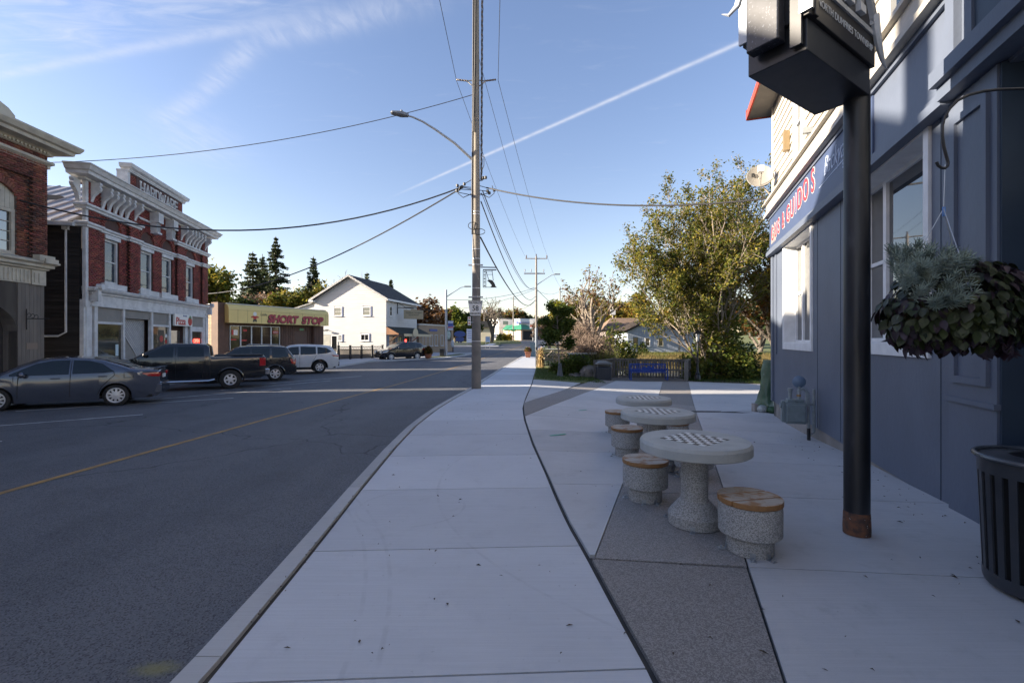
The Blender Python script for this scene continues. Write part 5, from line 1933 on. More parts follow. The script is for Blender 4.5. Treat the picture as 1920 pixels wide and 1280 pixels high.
sedan = dict(wb=2.60, W=1.76, rw=.318, z0=.20, tap=.17, tum=.24, hr=.10, spokes=10, sw=.036, rim=.70, tw=.20,
             top=[(-1.05, .82), (-1.03, 1.0), (-.98, 1.05), (-.45, 1.085), (-.30, 1.12), (.05, 1.265), (.38, 1.385), (.7, 1.435), (1.1, 1.46), (1.5, 1.455), (1.75, 1.42), (2.1, 1.28), (2.45, 1.10), (2.62, 1.02), (3.0, .95), (3.3, .85), (3.45, .72), (3.49, .58)],
             belt=[(-1.05, .98), (0, .97), (1, .93), (2.4, .89), (3.5, .8)],
             windows=[[(.02, 1.03), (.32, 1.27), (.62, 1.36), (.98, 1.385), (.98, .99), (.30, 1.0)], [(1.06, .985), (1.06, 1.39), (1.45, 1.375), (1.78, 1.30), (2.32, 1.01), (2.30, .965)]],
             ws=(1.72, 2.52), rwn=(-.30, .58), seams=[[(1.02, 1.38), (1.02, .99), (1.04, .32)], [(.02, .93), (.16, .78), (.32, .60), (.42, .36)], [(2.12, .94), (2.15, .34)], [(.02, .93), (.05, 1.05)], [(-.42, .84), (-.42, 1.0), (-.20, 1.0), (-.20, .84), (-.42, .84)]],
             handles=[(.30, .90), (1.35, .875)], mirror=(2.02, 1.0), tail=[[(-1.03, .84), (-1.02, .98), (-.62, .955), (-.78, .87)]], head=[[(3.42, .60), (3.36, .76), (2.95, .84), (3.1, .68)]], bz=(.32, .62), plate=.78)


def sed_extra(t, side, zt):
    MB().box(-1.06, -.86, -.62, .62, 1.09, 1.115).box(-.98, -.9, -.55, -.5, 1.04, 1.09).box(-.98, -.9, .5, .55, 1.04, 1.09).build('spoiler', MATS['sedan_paint'], t, bevel=.008)


sedan['extra'] = (sed_extra,)
pickup = dict(wb=3.64, W=2.02, rw=.40, z0=.42, tap=.10, tum=.20, hr=.075, crown=.02, spokes=6, sw=.05, rim=.56, tw=.26,
              top=[(-1.28, .80), (-1.27, 1.30), (-1.24, 1.345), (.66, 1.355), (.69, 1.36), (.735, 1.74), (.86, 1.84), (1.3, 1.875), (2.0, 1.875), (2.3, 1.83), (2.62, 1.66), (3.12, 1.36), (3.3, 1.29), (3.9, 1.245), (4.3, 1.18), (4.46, 1.05), (4.5, .62)],
              belt=[(-1.3, 1.34), (.7, 1.33), (3.2, 1.27), (4.5, 1.2)],
              windows=[[(.90, 1.36), (.93, 1.70), (1.05, 1.745), (1.78, 1.755), (1.78, 1.36)], [(1.92, 1.36), (1.92, 1.755), (2.2, 1.745), (2.45, 1.64), (2.92, 1.38), (2.86, 1.345)]],
              ws=(2.28, 3.16), rwn=(.693, .86), seams=[[(.70, 1.33), (.70, .46)], [(1.84, 1.76), (1.84, .46)], [(2.98, 1.28), (2.95, .46)], [(.82, 1.34), (.95, .95), (.95, .46)]],
              handles=[(.98, 1.16), (2.05, 1.14)], hm=M_BLACK, mirror=(2.78, 1.45), mm=M_BLACK, tail=[[(-1.275, .93), (-1.265, 1.27), (-1.06, 1.27), (-1.06, .93)]], head=[[(4.42, .86), (4.36, 1.08), (4.05, 1.12), (4.15, .88)]], bz=(.55, .80), bo=.16, bm=M_CHROME, plate=.62,
              flare=.035, sill=-.02)


def pk_extra(t, side, zt):
    MB().box(-1.18, .60, -.83, .83, 1.385, 1.395).build('bed_cover', M_RUBBER, t)
    bt = MB()
    for s in (1, -1):
        bt.tube([(.55, s * .97, .42), (.75, s * 1.02, .38), (2.95, s * 1.02, .38), (3.05, s * .95, .42)], .045, 8)
    bt.build('step_bar', M_CHROME, t, smooth=True)


pickup['extra'] = (pk_extra,)
suv = dict(wb=2.62, W=1.81, rw=.36, z0=.30, tap=.12, tum=.17, hr=.09, spokes=6, sw=.05, rim=.62, tw=.23,
           top=[(-.92, .86), (-.91, 1.05), (-.86, 1.15), (-.55, 1.60), (-.42, 1.675), (.2, 1.715), (1.0, 1.72), (1.5, 1.69), (1.75, 1.60), (2.35, 1.17), (2.5, 1.12), (3.2, 1.02), (3.42, .90), (3.50, .62)],
           belt=[(-.9, 1.10), (2.4, 1.05), (3.5, .95)],
           windows=[[(-.62, 1.19), (-.42, 1.56), (.14, 1.60), (.14, 1.14), (-.5, 1.14)], [(.24, 1.13), (.24, 1.605), (1.0, 1.61), (1.0, 1.12)], [(1.08, 1.12), (1.08, 1.61), (1.48, 1.59), (1.72, 1.50), (2.14, 1.15), (2.12, 1.11)]],
           ws=(1.62, 2.36), rwn=(-.83, -.52), seams=[[(1.04, 1.62), (1.04, .38)], [(.20, 1.10), (.30, .85), (.42, .6), (.45, .38)], [(2.10, 1.08), (2.12, .38)]],
           handles=[(.42, 1.02), (1.25, 1.0)], mirror=(1.98, 1.17), tail=[[(-.905, .80), (-.895, 1.08), (-.66, 1.06), (-.74, .84)]], head=[[(3.44, .70), (3.38, .92), (3.0, .98), (3.1, .76)]], bz=(.40, .72), bm=M_RUBBER, plate=.86, sill=.10,
           flare=.03, rails=(-.3, 1.25))
suvw = dict(suv, wb=2.79, W=1.92, rw=.385, tw=.235, spokes=5, split=(-.035, .035), sw=.026, rim=.68, rmat=mat('dark_alloy', (.30, .30, .31), None, rough=.3, metal=.8), bm=M_RUBBER, flare=.028, fmat=M_RUBBER, rails=None,
            top=[(-1.10, .92), (-1.09, 1.08), (-1.0, 1.18), (-.74, 1.52), (-.62, 1.64), (-.2, 1.69), (.6, 1.735), (1.2, 1.73), (1.6, 1.68), (1.9, 1.56), (2.5, 1.20), (2.7, 1.14), (3.4, 1.02), (3.68, .88), (3.76, .62)],
            belt=[(-1.1, 1.16), (2.6, 1.08), (3.7, .95)],
            windows=[[(-.70, 1.31), (-.38, 1.54), (.12, 1.59), (.12, 1.17), (-.35, 1.20)], [(.20, 1.165), (.20, 1.60), (1.05, 1.62), (1.05, 1.14)], [(1.13, 1.14), (1.13, 1.62), (1.55, 1.59), (1.85, 1.49), (2.30, 1.19), (2.28, 1.13)]],
            ws=(1.72, 2.54), rwn=(-.98, -.66), seams=[[(1.09, 1.6), (1.09, .4)], [(.16, 1.13), (.28, .9), (.42, .66), (.46, .4)], [(2.26, 1.1), (2.28, .4)]], handles=[(.36, 1.06), (1.30, 1.04)], mirror=(2.12, 1.20),
            tail=[[(-1.08, .98), (-1.06, 1.10), (-.66, 1.10), (-.8, 1.01)]], head=[[(3.68, .72), (3.6, .88), (3.15, .98), (3.3, .80)]], bz=(.42, .70), plate=.84)
suvd = dict(suv, wb=2.69, W=1.84, rw=.35, spokes=5, sw=.06, rim=.68, tap=.17, bm=M_RUBBER, rails=None,
            top=[(-.93, .84), (-.92, 1.02), (-.82, 1.12), (-.62, 1.44), (-.45, 1.58), (.0, 1.645), (.8, 1.685), (1.3, 1.66), (1.6, 1.58), (2.4, 1.13), (2.62, 1.07), (3.2, .97), (3.5, .84), (3.59, .58)],
            belt=[(-.9, 1.12), (2.4, 1.02), (3.6, .9)],
            windows=[[(-.55, 1.26), (-.35, 1.47), (.12, 1.545), (.12, 1.12), (-.3, 1.15)], [(.20, 1.11), (.20, 1.55), (.95, 1.58), (.95, 1.07)], [(1.03, 1.07), (1.03, 1.58), (1.35, 1.56), (1.62, 1.46), (2.15, 1.10), (2.12, 1.06)]],
            ws=(1.5, 2.46), rwn=(-.78, -.5), tail=[[(-.9, .90), (-.88, 1.05), (-.5, 1.06), (-.6, .96)]], head=[[(3.52, .68), (3.40, .84), (2.9, .95), (3.1, .76)]])
CG = 'cars parked at an angle along the far kerb'


def park(nm, label, cat, sp, pt, px, py, ang):
    c = G(px, py, ROAD)
    a = math.radians(ang)
    left = Vector((-math.sin(a), math.cos(a), 0))
    p = c - left * (sp['W'] / 2 - .1)
    return car(nm, label, cat, sp, pt, (p.x, p.y, gz(min(p.x, .5), p.y) + ROAD + .004), a, CG)


park('sedan', 'dark grey sedan with silver ten-spoke wheels nearest the left edge', 'car', sedan, paint('sedan_paint', (.088, .102, .138), .4, .2), 218, 760, 208)
park('pickup_truck', 'black crew cab pickup truck with chrome rear bumper parked behind the grey sedan', 'pickup truck', pickup, paint('pickup_paint', (.008, .009, .012), .1, .2), 432, 729, 209)
park('suv', 'boxy black suv with silver roof rails between pickup and white suv', 'car', suv, paint('black_suv_paint', (.010, .011, .014), .1, .2), 516, 714, 209)
park('suv', 'white suv with dark grey wheels at the end of the parked row', 'car', suvw, paint('white_suv_paint', (.62, .63, .65), .0, .25), 599, 700, 209)
park('suv', 'rounded black suv with bright wheels parked in front of the white house', 'car', suvd, paint('dark_suv_paint', (.016, .018, .024), .2, .2), 782, 674.5, 222)
# ------------------------------------------------------------------ chess tables and stools
TG, SG = 'concrete chess tables in a row on the plaza', 'round stools of the chess tables'
M_WOODS = mat('stool_wood_edge', (.30, .145, .05), (.22, .10, .035), 3, .55, stretch=(8, .8, 8), obj=.08)


def weathered_wood():
    m = bpy.data.materials.new('weathered_stool_top')
    m.use_nodes = True
    n = m.node_tree
    b = n.nodes['Principled BSDF']
    X = NX(n)
    tc = X.node('ShaderNodeTexCoord')
    mp = X.node('ShaderNodeMapping')
    n.links.new(tc.outputs['Object'], mp.inputs[0])
    mp.inputs['Scale'].default_value = (3, 40, 10)
    grain = X.noise(mp.outputs[0], 1.5, 5, .6)
    wear = X.noise(tc.outputs['Object'], 7, 5, .6)
    ge = X.node('ShaderNodeNewGeometry')
    sz = X.node('ShaderNodeSeparateXYZ')
    n.links.new(ge.outputs['Normal'], sz.inputs[0])
    up = X.smooth(sz.outputs[2], .6, .9)
    col = X.mix(grain, (.20, .095, .032, 1), (.34, .175, .065, 1))
    gray = X.mix(grain, (.30, .255, .205, 1), (.46, .41, .345, 1))
    col = X.mix(X.m('MULTIPLY', X.smooth(wear, .38, .55), up), col, gray)
    n.links.new(col, b.inputs['Base Color'])
    b.inputs['Roughness'].default_value = .6
    return m


M_WTOP = weathered_wood()
M_CHW = mat('chess_white', (.72, .72, .70), None, rough=.5, obj=.04)
M_CHD = mat('chess_dark', (.075, .062, .045), None, rough=.5, obj=.1)
M_BRK = mat('anchor_bracket', (.36, .38, .40), (.27, .29, .31), 12, .5, metal=.6)


def chess_table(loc, label):
    t = thing('chess_table', label, 'chess table', loc, 0, TG)
    MB().lathe([(.20, 0), (.238, .01), (.240, .10), (.225, .125), (.15, .215), (.128, .235), (.122, .26), (.122, .69)], 40).build('pedestal', M_GRANITE, t, smooth=True, ang=25)
    tp = MB().lathe([(.30, .69), (.485, .69), (.5, .70), (.5, .772), (.482, .80), (.02, .802)], 64)
    tp.build('tabletop', M_TOPC, t, smooth=True, ang=20)
    s = .056
    M = Matrix.Rotation(math.radians(38), 4, 'Z')
    protos = {}
    for i in range(8):
        for j in range(8):
            k = (i + j) % 2
            p = M @ Vector(((i - 3.5) * s, (j - 3.5) * s, .8022))
            if k not in protos:
                protos[k] = MB().box(-s / 2 + .0006, s / 2 - .0006, -s / 2 + .0006, s / 2 - .0006, 0, .0022).build('chess_tile', (M_CHW, M_CHD)[k], t)
                o = protos[k]
            else:
                o = protos[k].copy()
                COL.objects.link(o)
            o.location = p
            o.rotation_euler = (0, 0, math.radians(38))
    for a in (20, 140, 245, 320):
        c, s_ = math.cos(math.radians(a)), math.sin(math.radians(a))
        M2 = Matrix.Rotation(math.radians(a), 4, 'Z')
        mb = MB().box(.238, .244, -.02, .02, .0, .05, 0, M2).box(.236, .30, -.022, .022, .0, .008, 0, M2).lathe([(.001, 0), (.011, 0), (.011, .02), (.001, .02)], 6, M=M2 @ Matrix.Translation((.275, 0, .008)))
        mb.build('anchor_bracket', M_BRK, t)
    return t


def stool(loc, label, rz):
    t = thing('stool', label, 'stool', loc, rz, SG)
    MB().lathe([(.17, 0), (.178, .004), (.180, .145), (.18, .15), (.232, .152), (.24, .16), (.242, .36), (.236, .398), (.22, .40)], 40).build('stool_base', M_GRANITE, t, smooth=True, ang=25)
    R_ = .246
    cuts = [-R_, -.082, .086, R_]
    for a, b2 in zip(cuts, cuts[1:]):
        y0, y1 = a + .005, b2 - .005
        pts = []
        n = 14
        for k in range(n + 1):
            y = y0 + (y1 - y0) * k / n
            pts.append((math.sqrt(max(0, R_ * R_ - y * y)), y))
        pts = pts + [(-x, y) for x, y in pts[::-1]]
        o = MB().prism([p for i, p in enumerate(pts) if i == 0 or (abs(p[0] - pts[i - 1][0]) + abs(p[1] - pts[i - 1][1])) > 1e-5], .402, .447).build('plank', M_WTOP, t, bevel=.006)
    for a in (-70, 50, 170, 250):
        M2 = Matrix.Rotation(math.radians(a) - rz, 4, 'Z')
        mb = MB().box(.179, .185, -.02, .02, .0, .05, 0, M2).box(.176, .245, -.022, .022, .0, .008, 0, M2).lathe([(.001, 0), (.011, 0), (.011, .018), (.001, .018)], 6, M=M2 @ Matrix.Translation((.22, 0, .008)))
        mb.build('anchor_bracket', M_BRK, t)
    return t


def at(x, y, dz=0.0):
    return (x, y, gz(x, y) + dz)


tp0 = [(1.73, 4.45), (2.03, 6.55), (2.43, 8.67)]
chess_table(at(*tp0[0]), 'nearest and largest-looking concrete chess table with a checkered top')
chess_table(at(*tp0[1]), 'middle concrete chess table between the two others')
chess_table(at(*tp0[2]), 'farthest concrete chess table towards the blue bench')
stool(at(1.955, 3.86), 'round aggregate stool with wooden top nearest the camera, right of the nearest table', .22)
stool(at(1.47, 5.18), 'wooden topped stool on the sidewalk side of the nearest chess table', .12)
stool(at(2.37, 6.12), 'stool hidden behind the pedestal of the nearest chess table', .3)
stool(at(1.80, 7.35), 'wooden topped stool on the sidewalk side of the middle chess table', .15)
stool(at(2.83, 8.2), 'stool with only its wood edge showing behind the middle table top', .2)
stool(at(2.12, 9.45), 'farthest stool, on the sidewalk side of the farthest chess table', .1)

# ------------------------------------------------------------------ township sign on a black post
pst = thing('township_sign', 'big black township sign box on a round steel post by the restaurant', 'sign', at(3.10, 4.22))
bx, by, bz = pst.location
MB().lathe([(.09, 0), (.102, .0), (.1, .16), (.1, 3.95)], 28).build('post', M_BLACKP, pst, smooth=True)
MB().lathe([(.105, .0), (.107, .05), (.103, .17), (.1005, .20)], 28).build('rusted_foot', mat('rust', (.17, .075, .04), (.06, .04, .035), 14, .95, c3=(.55, .53, .5), sc3=30, f3=(.66, .72)), pst, smooth=True)
ax = math.atan2(.66, .97)                                   # long axis of the box
SM = Matrix.Translation((2.18 - bx, 3.467 - by, -bz)) @ Matrix.Rotation(ax, 4, 'Z')   # local x along the broad face, +y through the thickness
TH, LN = .445, 1.17
bxm = MB().box(.0, LN, .0, TH, 3.86, 4.16, 0, SM)
bxm.build('lower_box', M_BLACK, pst, bevel=.006)
cab = MB().box(-.03, LN + .02, -.03, TH + .03, 4.10, 5.9, 0, SM)
cab.box(.02, .08, -.05, -.02, 4.10, 5.9, 0, SM)
cab.build('sign_cabinet', mat('sign_face_black', (.020, .018, .017), (.026, .024, .022), 3, .35), pst, bevel=.006)
MB().box(.08, LN + .02, -.045, -.03, 4.345, 4.37, 0, SM).box(.08, LN + .02, -.045, -.03, 4.37, 4.385, 0, SM).build('divider', mat('dull_silver', (.34, .36, .40), (.28, .30, .33), 5, .4), pst)
for k, (nm, s0, s1) in enumerate((('end_trim', -.06, .035), ('end_trim', TH - .05, TH + .05))):
    MB().box(-.055, -.03, s0, s1, 4.12, 5.9, 0, SM).build(nm, M_STEEL, pst)
MB().box(-.14, -.03, .14, TH - .06, 3.97, 5.9, 0, SM).build('granite_end_panel', mat('black_granite', (.012, .013, .017), (.03, .032, .04), 14, .3, c3=(.13, .14, .17), sc3=55, f3=(.60, .70)), pst, bevel=.01)
MB().box(-.05, -.02, .02, .10, 3.9, 5.9, 0, SM).build('end_trim', M_BLACK, pst)
eul = SM.to_euler()
frot = (SM @ Matrix.Rotation(math.pi / 2, 4, 'X')).to_euler()
text('lettering', 'NORTH DUMFRIES TOWNSHIP', .082, mat('letter_silver', (.50, .53, .58), (.42, .45, .50), 6, .35), pst, tuple(SM @ Vector((.61, -.034, 4.235))), tuple(frot), ext=.002, sx=.92, bold=-.0005)
for chx, u in (('A', .10), ('Y', .47), ('R', .83)):
    letter(chx, u, 4.46, .46, .066, -.03, pst, MATS['letter_silver'], .03, SM, ser=.11)
hk = MB()
hk.tube([SM @ Vector((1.09 + .28 * f ** 1.25, -.06, 4.50 - .37 * (1 - (1 - f) ** 1.9))) for f in [i / 10 for i in range(11)]], [.034 - .03 * (i / 10) ** 1.6 for i in range(11)], 7)
hk.build('letter_swash', MATS['letter_silver'], pst, smooth=True)
hk = MB()
hk.tube([SM @ Vector((-.05, TH + .0, 4.62)), SM @ Vector((-.06, TH + .06, 4.45)), SM @ Vector((-.08, TH + .12, 4.40)), SM @ Vector((-.10, TH + .17, 4.43))], [.03, .025, .016, .004], 6)
hk.build('swash_tip', MATS['letter_silver'], pst, smooth=True)

# ------------------------------------------------------------------ slatted litter bin at the right edge
tb = thing('litter_bin', 'black slatted steel litter bin cut by the right edge of the picture', 'litter bin', at(3.62, 3.16))
M_BIN = mat('bin_paint', (.045, .05, .06), (.035, .04, .048), 5, .35, metal=.2)
MB().lathe([(.25, .03), (.315, .03), (.325, .06), (.325, .12), (.31, .12), (.25, .05)], 40).build('base_ring', M_BIN, tb, smooth=True)
MB().lathe([(.345, .80), (.352, .80), (.352, .90), (.345, .90), (.345, .80)], 48, cap=False).build('top_band', M_BIN, tb, smooth=True)
rim = MB()
rim.lathe([(.365 + .018 * math.cos(a), .912 + .018 * math.sin(a)) for a in [i * math.pi / 5 for i in range(11)]], 48, cap=False)
rim.build('rim', mat('bin_rim', (.10, .11, .125), None, rough=.25, metal=.5), tb, smooth=True)
MB().lathe([(.365, .905), (.20, .93), (.19, .92), (.19, .78)], 40, cap=False).build('lid_ring', M_BIN, tb, smooth=True)
for k in range(26):
    a = 2 * math.pi * k / 26
    M2 = Matrix.Rotation(a, 4, 'Z')
    MB().add([(.322, -.021, .10), (.322, .021, .10), (.349, .023, .82), (.349, -.023, .82), (.310, -.021, .10), (.310, .021, .10), (.337, .023, .82), (.337, -.023, .82)],
             [(0, 1, 2, 3), (4, 7, 6, 5), (0, 3, 7, 4), (1, 5, 6, 2)], 0, M2).build('slat', M_BIN, tb)
MB().lathe([(.26, .06), (.265, .06), (.285, .86), (.28, .86)], 24).build('liner', M_DARK, tb, smooth=True)

# ------------------------------------------------------------------ hanging basket
HBL = Vector((2.73, 2.98, 1.93))
hbk = thing('hanging_basket', 'big hanging basket of dark coleus and silvery curry plant by the window', 'hanging basket', tuple(HBL))
MB().lathe([(.02, -.22), (.16, -.20), (.24, -.08), (.26, .04), (.25, .04)], 20).build('basket', mat('coir', (.06, .045, .03), None, rough=.95), hbk, smooth=True)
hook = HBL + Vector((.02, .0, .90))
wr = MB()
wr.tube([(0.02, 0, .90), (.01, 0, .62)], .003, 4)
for a in (20, 150, 260):
    wr.tube([(.01, 0, .62), (.25 * math.cos(math.radians(a)), .25 * math.sin(math.radians(a)), .05)], .003, 4)
wr.build('hanger_wire', M_STEEL, hbk)
MB().cbox((.012, 0, .60), (.018, .006, .06)).build('tag', mat('blue_tag', (.12, .25, .55), None), hbk)
M_COLG = mat('coleus_green', (.036, .050, .012), (.022, .032, .010), 30, .5, isl=.3, obj=.35)
M_COLP = mat('coleus_purple', (.030, .014, .022), (.019, .010, .016), 30, .5, isl=.3, obj=.35)
M_CURRY = mat('curry_plant', (.22, .275, .235), (.16, .205, .17), 20, .8, isl=.2, obj=.15)


def leaf_mesh(name, L, Wd, m, curl=.25):
    V = [(0, 0, 0)]
    prof = [(.12, .28), (.3, .48), (.5, .5), (.72, .36), (.9, .14)]
    for (f, ww) in prof:
        z = -curl * L * f * f
        V += [(L * f, -Wd * ww, z + .10 * Wd), (L * f, 0, z), (L * f, Wd * ww, z + .10 * Wd)]
    V.append((L, 0, -curl * L))
    Fc = [(0, 1, 2), (0, 2, 3)]
    for i in range(len(prof) - 1):
        a = 1 + 3 * i
        Fc += [(a, a + 3, a + 4, a + 1), (a + 1, a + 4, a + 5, a + 2)]
    a = 1 + 3 * (len(prof) - 1)
    Fc += [(a, len(V) - 1, a + 1), (a + 1, len(V) - 1, a + 2)]
    me = bpy.data.meshes.new(name)
    me.from_pydata(V, [], Fc)
    me.materials.append(m)
    me.polygons.foreach_set('use_smooth', [True] * len(me.polygons))
    return me


lm = [leaf_mesh('leaf', .105, .075, M_COLG), leaf_mesh('leaf', .115, .065, M_COLP, .35), leaf_mesh('leaf', .09, .07, M_COLG, .1), leaf_mesh('leaf', .12, .06, M_COLP, .5)]
rl = random.Random(5)
leafpts = []
for i in range(2500):
    u, v = rl.random() * 2 * math.pi, rl.uniform(-.85, .95)
    s = math.sqrt(1 - v * v)
    p = Vector((math.cos(u) * s * .40, math.sin(u) * s * .34, v * .30))
    p *= rl.uniform(.82, 1.05)
    p += Vector((.10, 0, -.01))
    if p.x < .02 and p.z > .06 and rl.random() < .8:
        continue
    leafpts.append((p, u, v))
leafpts.sort(key=lambda q: -(q[0].dot(-HBL.normalized())))
rest = ([], [])
for i, (p, u, v) in enumerate(leafpts):
    purple = rl.random() < (.14 + .5 * (1 if (p.z < -.16 or (p.x > .1 and p.z > .1)) else 0) + .3 * (p.x < -.25))
    me = lm[(1 if rl.random() < .5 else 3) if purple else (0 if rl.random() < .6 else 2)]
    out = Vector((p.x / .43 ** 2, p.y / .36 ** 2, p.z / .275 ** 2)).normalized()
    tip = (out * .45 + Vector((0, 0, -.75)) + Vector((rl.uniform(-.45, .45), rl.uniform(-.45, .45), rl.uniform(-.3, .3)))).normalized()
    nrm = (out + Vector((rl.uniform(-.4, .4), rl.uniform(-.4, .4), rl.uniform(-.1, .5))))
    yax = nrm.cross(tip).normalized()
    zax = tip.cross(yax)
    Mx = Matrix((tip, yax, zax)).transposed().to_4x4()
    sc = rl.uniform(.45, .82)
    Mx = Matrix.Translation(p) @ Mx @ Matrix.Scale(sc, 4)
    if i < 290:
        o = link('leaf', me, hbk)
        o.matrix_basis = Mx
    else:
        k = 1 if purple else 0
        nb = len(rest[k])
        rest[k].append((me, Mx))
for k, lst in enumerate(rest):
    if lst:
        mb = MB()
        for me, Mx in lst:
            mb.add([v.co for v in me.vertices], [tuple(p.vertices) for p in me.polygons], 0, Mx)
        mb.build('leaves', (M_COLG, M_COLP)[k], hbk, smooth=True, kind='stuff')


def sprig_mesh(seed):
    r_ = random.Random(seed)
    V, Fc = [], []
    L = .11
    for i in range(46):
        f = .15 + .85 * i / 46
        a = i * 2.4
        d = Vector((math.cos(a), math.sin(a), .35 + .9 * f)).normalized()
        p = Vector((0, 0, L * f))
        q = p + d * r_.uniform(.032, .048)
        s = d.cross(Vector((0, 0, 1))).normalized() * .0028
        k = len(V)
        V += [p - s, p + s, q + s * .5, q - s * .5]
        Fc.append((k, k + 1, k + 2, k + 3))
    me = bpy.data.meshes.new('sprig')
    me.from_pydata([tuple(v) for v in V], [], Fc)
    me.materials.append(M_CURRY)
    return me


spm = [sprig_mesh(i) for i in range(4)]
for i in range(125):
    u = rl.uniform(math.pi * .45, math.pi * 1.9)
    rr = math.sqrt(rl.random())
    py_ = -.03 + .22 * rr * math.sin(u)
    p = Vector(((1738 + 68 * rr * math.cos(u) - 960) / 880 * (2.98 + py_) - HBL.x, py_, .0))
    p.z = .25 - .5 * (p.x + .2) ** 2 * 3 - .9 * max(0, -p.y - .05) ** 1.2 + rl.uniform(-.05, .05)
    if rl.random() < .28:
        p = Vector(((rl.uniform(1700, 1790) - 960) / 880 * 2.66 - HBL.x, -.32, rl.uniform(-.06, .18)))
    d = Vector((p.x + .2, p.y - .02, .16 + p.z * .3)).normalized()
    d = (d + Vector((rl.uniform(-.35, .35), rl.uniform(-.35, .35), rl.uniform(-.1, .4)))).normalized()
    o = link('sprig', rl.choice(spm), hbk)
    o.location = p
    o.rotation_euler = d.to_track_quat('Z', 'Y').to_euler()
    o.scale = (1, 1, 1) if rl.random() < .7 else (1.15, 1.15, 1.1)
bk = thing('basket_bracket', 'curved black iron arm holding up the hanging basket', 'bracket', tuple(hook))
hk = Vector((0, 0, 0))
arm = [(-.055, 0, .015), (-.045, 0, -.008), (-.025, 0, -.022), (.0, 0, -.025), (.015, 0, -.012), (.018, 0, .01), (.008, 0, .05), (-.008, 0, .11), (-.018, 0, .18), (-.018, 0, .24), (-.005, 0, .30), (.03, 0, .355), (.08, 0, .405), (.15, 0, .44), (.24, 0, .463), (.34, 0, .475), (.50, 0, .48), (.95, .0, .46), (1.30, .0, .43)]
MB().tube(arm, .009, 10).build('arm', M_BLACK, bk, smooth=True)
MB().box(1.24, 1.27, -.05, .05, .25, .6).build('wall_plate', M_BLACK, bk)

# ------------------------------------------------------------------ gas meter, tarpaulin bundle, dish
RBM = Matrix.Translation((7.78, 14.0, 0)) @ Matrix.Rotation(math.atan2(WR[1], WR[0]), 4, 'Z')
gp = RBM @ Vector((4.62, -.34, 0))
gm = thing('gas_meter', 'grey gas meter with round regulator and pipes on the restaurant wall', 'gas meter', (gp.x, gp.y, gz(gp.x, gp.y)), math.atan2(WR[1], WR[0]) + math.pi / 2)
M_MET = mat('meter_paint', (.20, .245, .255), (.16, .20, .21), 6, .5, c3=(.10, .09, .08), sc3=12, f3=(.66, .8))
MB().box(-.28, .10, -.13, .13, .34, .78).box(-.26, .08, -.16, -.13, .38, .74).box(-.24, .06, -.11, .11, .78, .84).build('meter_body', M_MET, gm, bevel=.025)
MB().box(-.34, -.28, -.10, .06, .36, .80).lathe([(.01, 0), (.055, 0), (.055, .03), (.01, .03)], 14, M=Matrix.Translation((-.34, -.03, .70)) @ Matrix.Rotation(-math.pi / 2, 4, 'Y')).build('dial_head', M_MET, gm, bevel=.01)
MB().lathe([(.01, -.04), (.09, -.035), (.125, 0), (.09, .035), (.01, .05)], 20, M=Matrix.Translation((-.02, -.05, 1.20)) @ Matrix.Rotation(math.pi / 2, 4, 'X')).build('regulator', mat('regulator_blue_grey', (.13, .19, .27), None, rough=.45), gm, smooth=True)
pm = MB().tube([(-.18, -.02, .82), (-.18, -.02, 1.0)], .035, 8).tube([(-.02, -.02, .82), (-.02, -.02, 1.02), (.06, -.02, 1.06), (.13, -.02, 1.0), (.13, -.02, .7)], .035, 8)
pm.tube([(-.18, -.02, 1.0), (-.18, -.02, 1.06)], .05, 8).tube([(-.02, -.05, 1.05), (-.02, -.05, 1.12)], .03, 8)
pm.tube([(.16, -.02, .95), (.16, -.02, .10)], .028, 8).tube([(.26, .02, 1.05), (.26, .02, .16), (.16, -.02, .12)], .03, 8).tube([(.13, -.02, .74), (.26, .02, .74)], .024, 8)
pm.build('pipe', mat('galvanised_pipe', (.30, .34, .36), (.24, .27, .28), 9, .45, metal=.3), gm, smooth=True)
MB().tube([(.16, -.02, .25), (.16, -.02, -.02)], .034, 8).build('riser', M_BLACK, gm)
MB().tube([(-.02, -.02, .90), (-.02, -.02, .935)], .042, 8).build('brass_union', mat('brass', (.35, .20, .07), None, rough=.4, metal=.6), gm)
tpq = Vector((8.0, 14.75, 0))
tq = thing('covered_bundle', 'green tarpaulin bundle against the far corner of the restaurant', 'tarpaulin', (tpq.x, tpq.y, gz(tpq.x, tpq.y)))
M_TARP = mat('green_tarp', (.07, .13, .075), (.045, .09, .05), 3, .35, bump=.5, bsc=7, c3=(.30, .33, .30), sc3=5, f3=(.66, .78))
tv = MB()
rt = random.Random(9)
for i in range(15):
    z = 1.62 * i / 14
    for k in range(16):
        a = 2 * math.pi * k / 16
        r_ = (.30 - .13 * i / 14) * (1 + .22 * math.sin(3 * a + i * .5) * (1 - i / 20)) + rt.uniform(-.015, .015) + (.10 if i < 3 else 0) * rt.random()
        tv.v.append((.10 * i / 14 + r_ * 1.0 * math.cos(a), r_ * 1.1 * math.sin(a), z))
for i in range(14):
    for k in range(16):
        a, b2 = i * 16 + k, i * 16 + (k + 1) % 16
        tv.f.append((a, b2, b2 + 16, a + 16))
tv.f.append(tuple(14 * 16 + k for k in range(16)))
tv.m = [0] * len(tv.f)
tv.build('tarp', M_TARP, tq, smooth=True, ang=50)
wb_ = MB().ball((-.28, -.28, .12), (.16, .14, .13), 0, 7)
wb_.build('white_bag', mat('white_plastic', (.45, .48, .46), (.3, .33, .31), 5, .4), tq, smooth=True)
MB().cbox((-.42, -.1, .14), (.12, .2, .26)).build('block', M_FOUND, tq, bevel=.01)
MB().ball((-.02, -.42, .10), (.2, .16, .12), 0, 7).build('folded_tarp', mat('dark_green_tarp', (.03, .08, .03), None, rough=.4), tq, smooth=True)
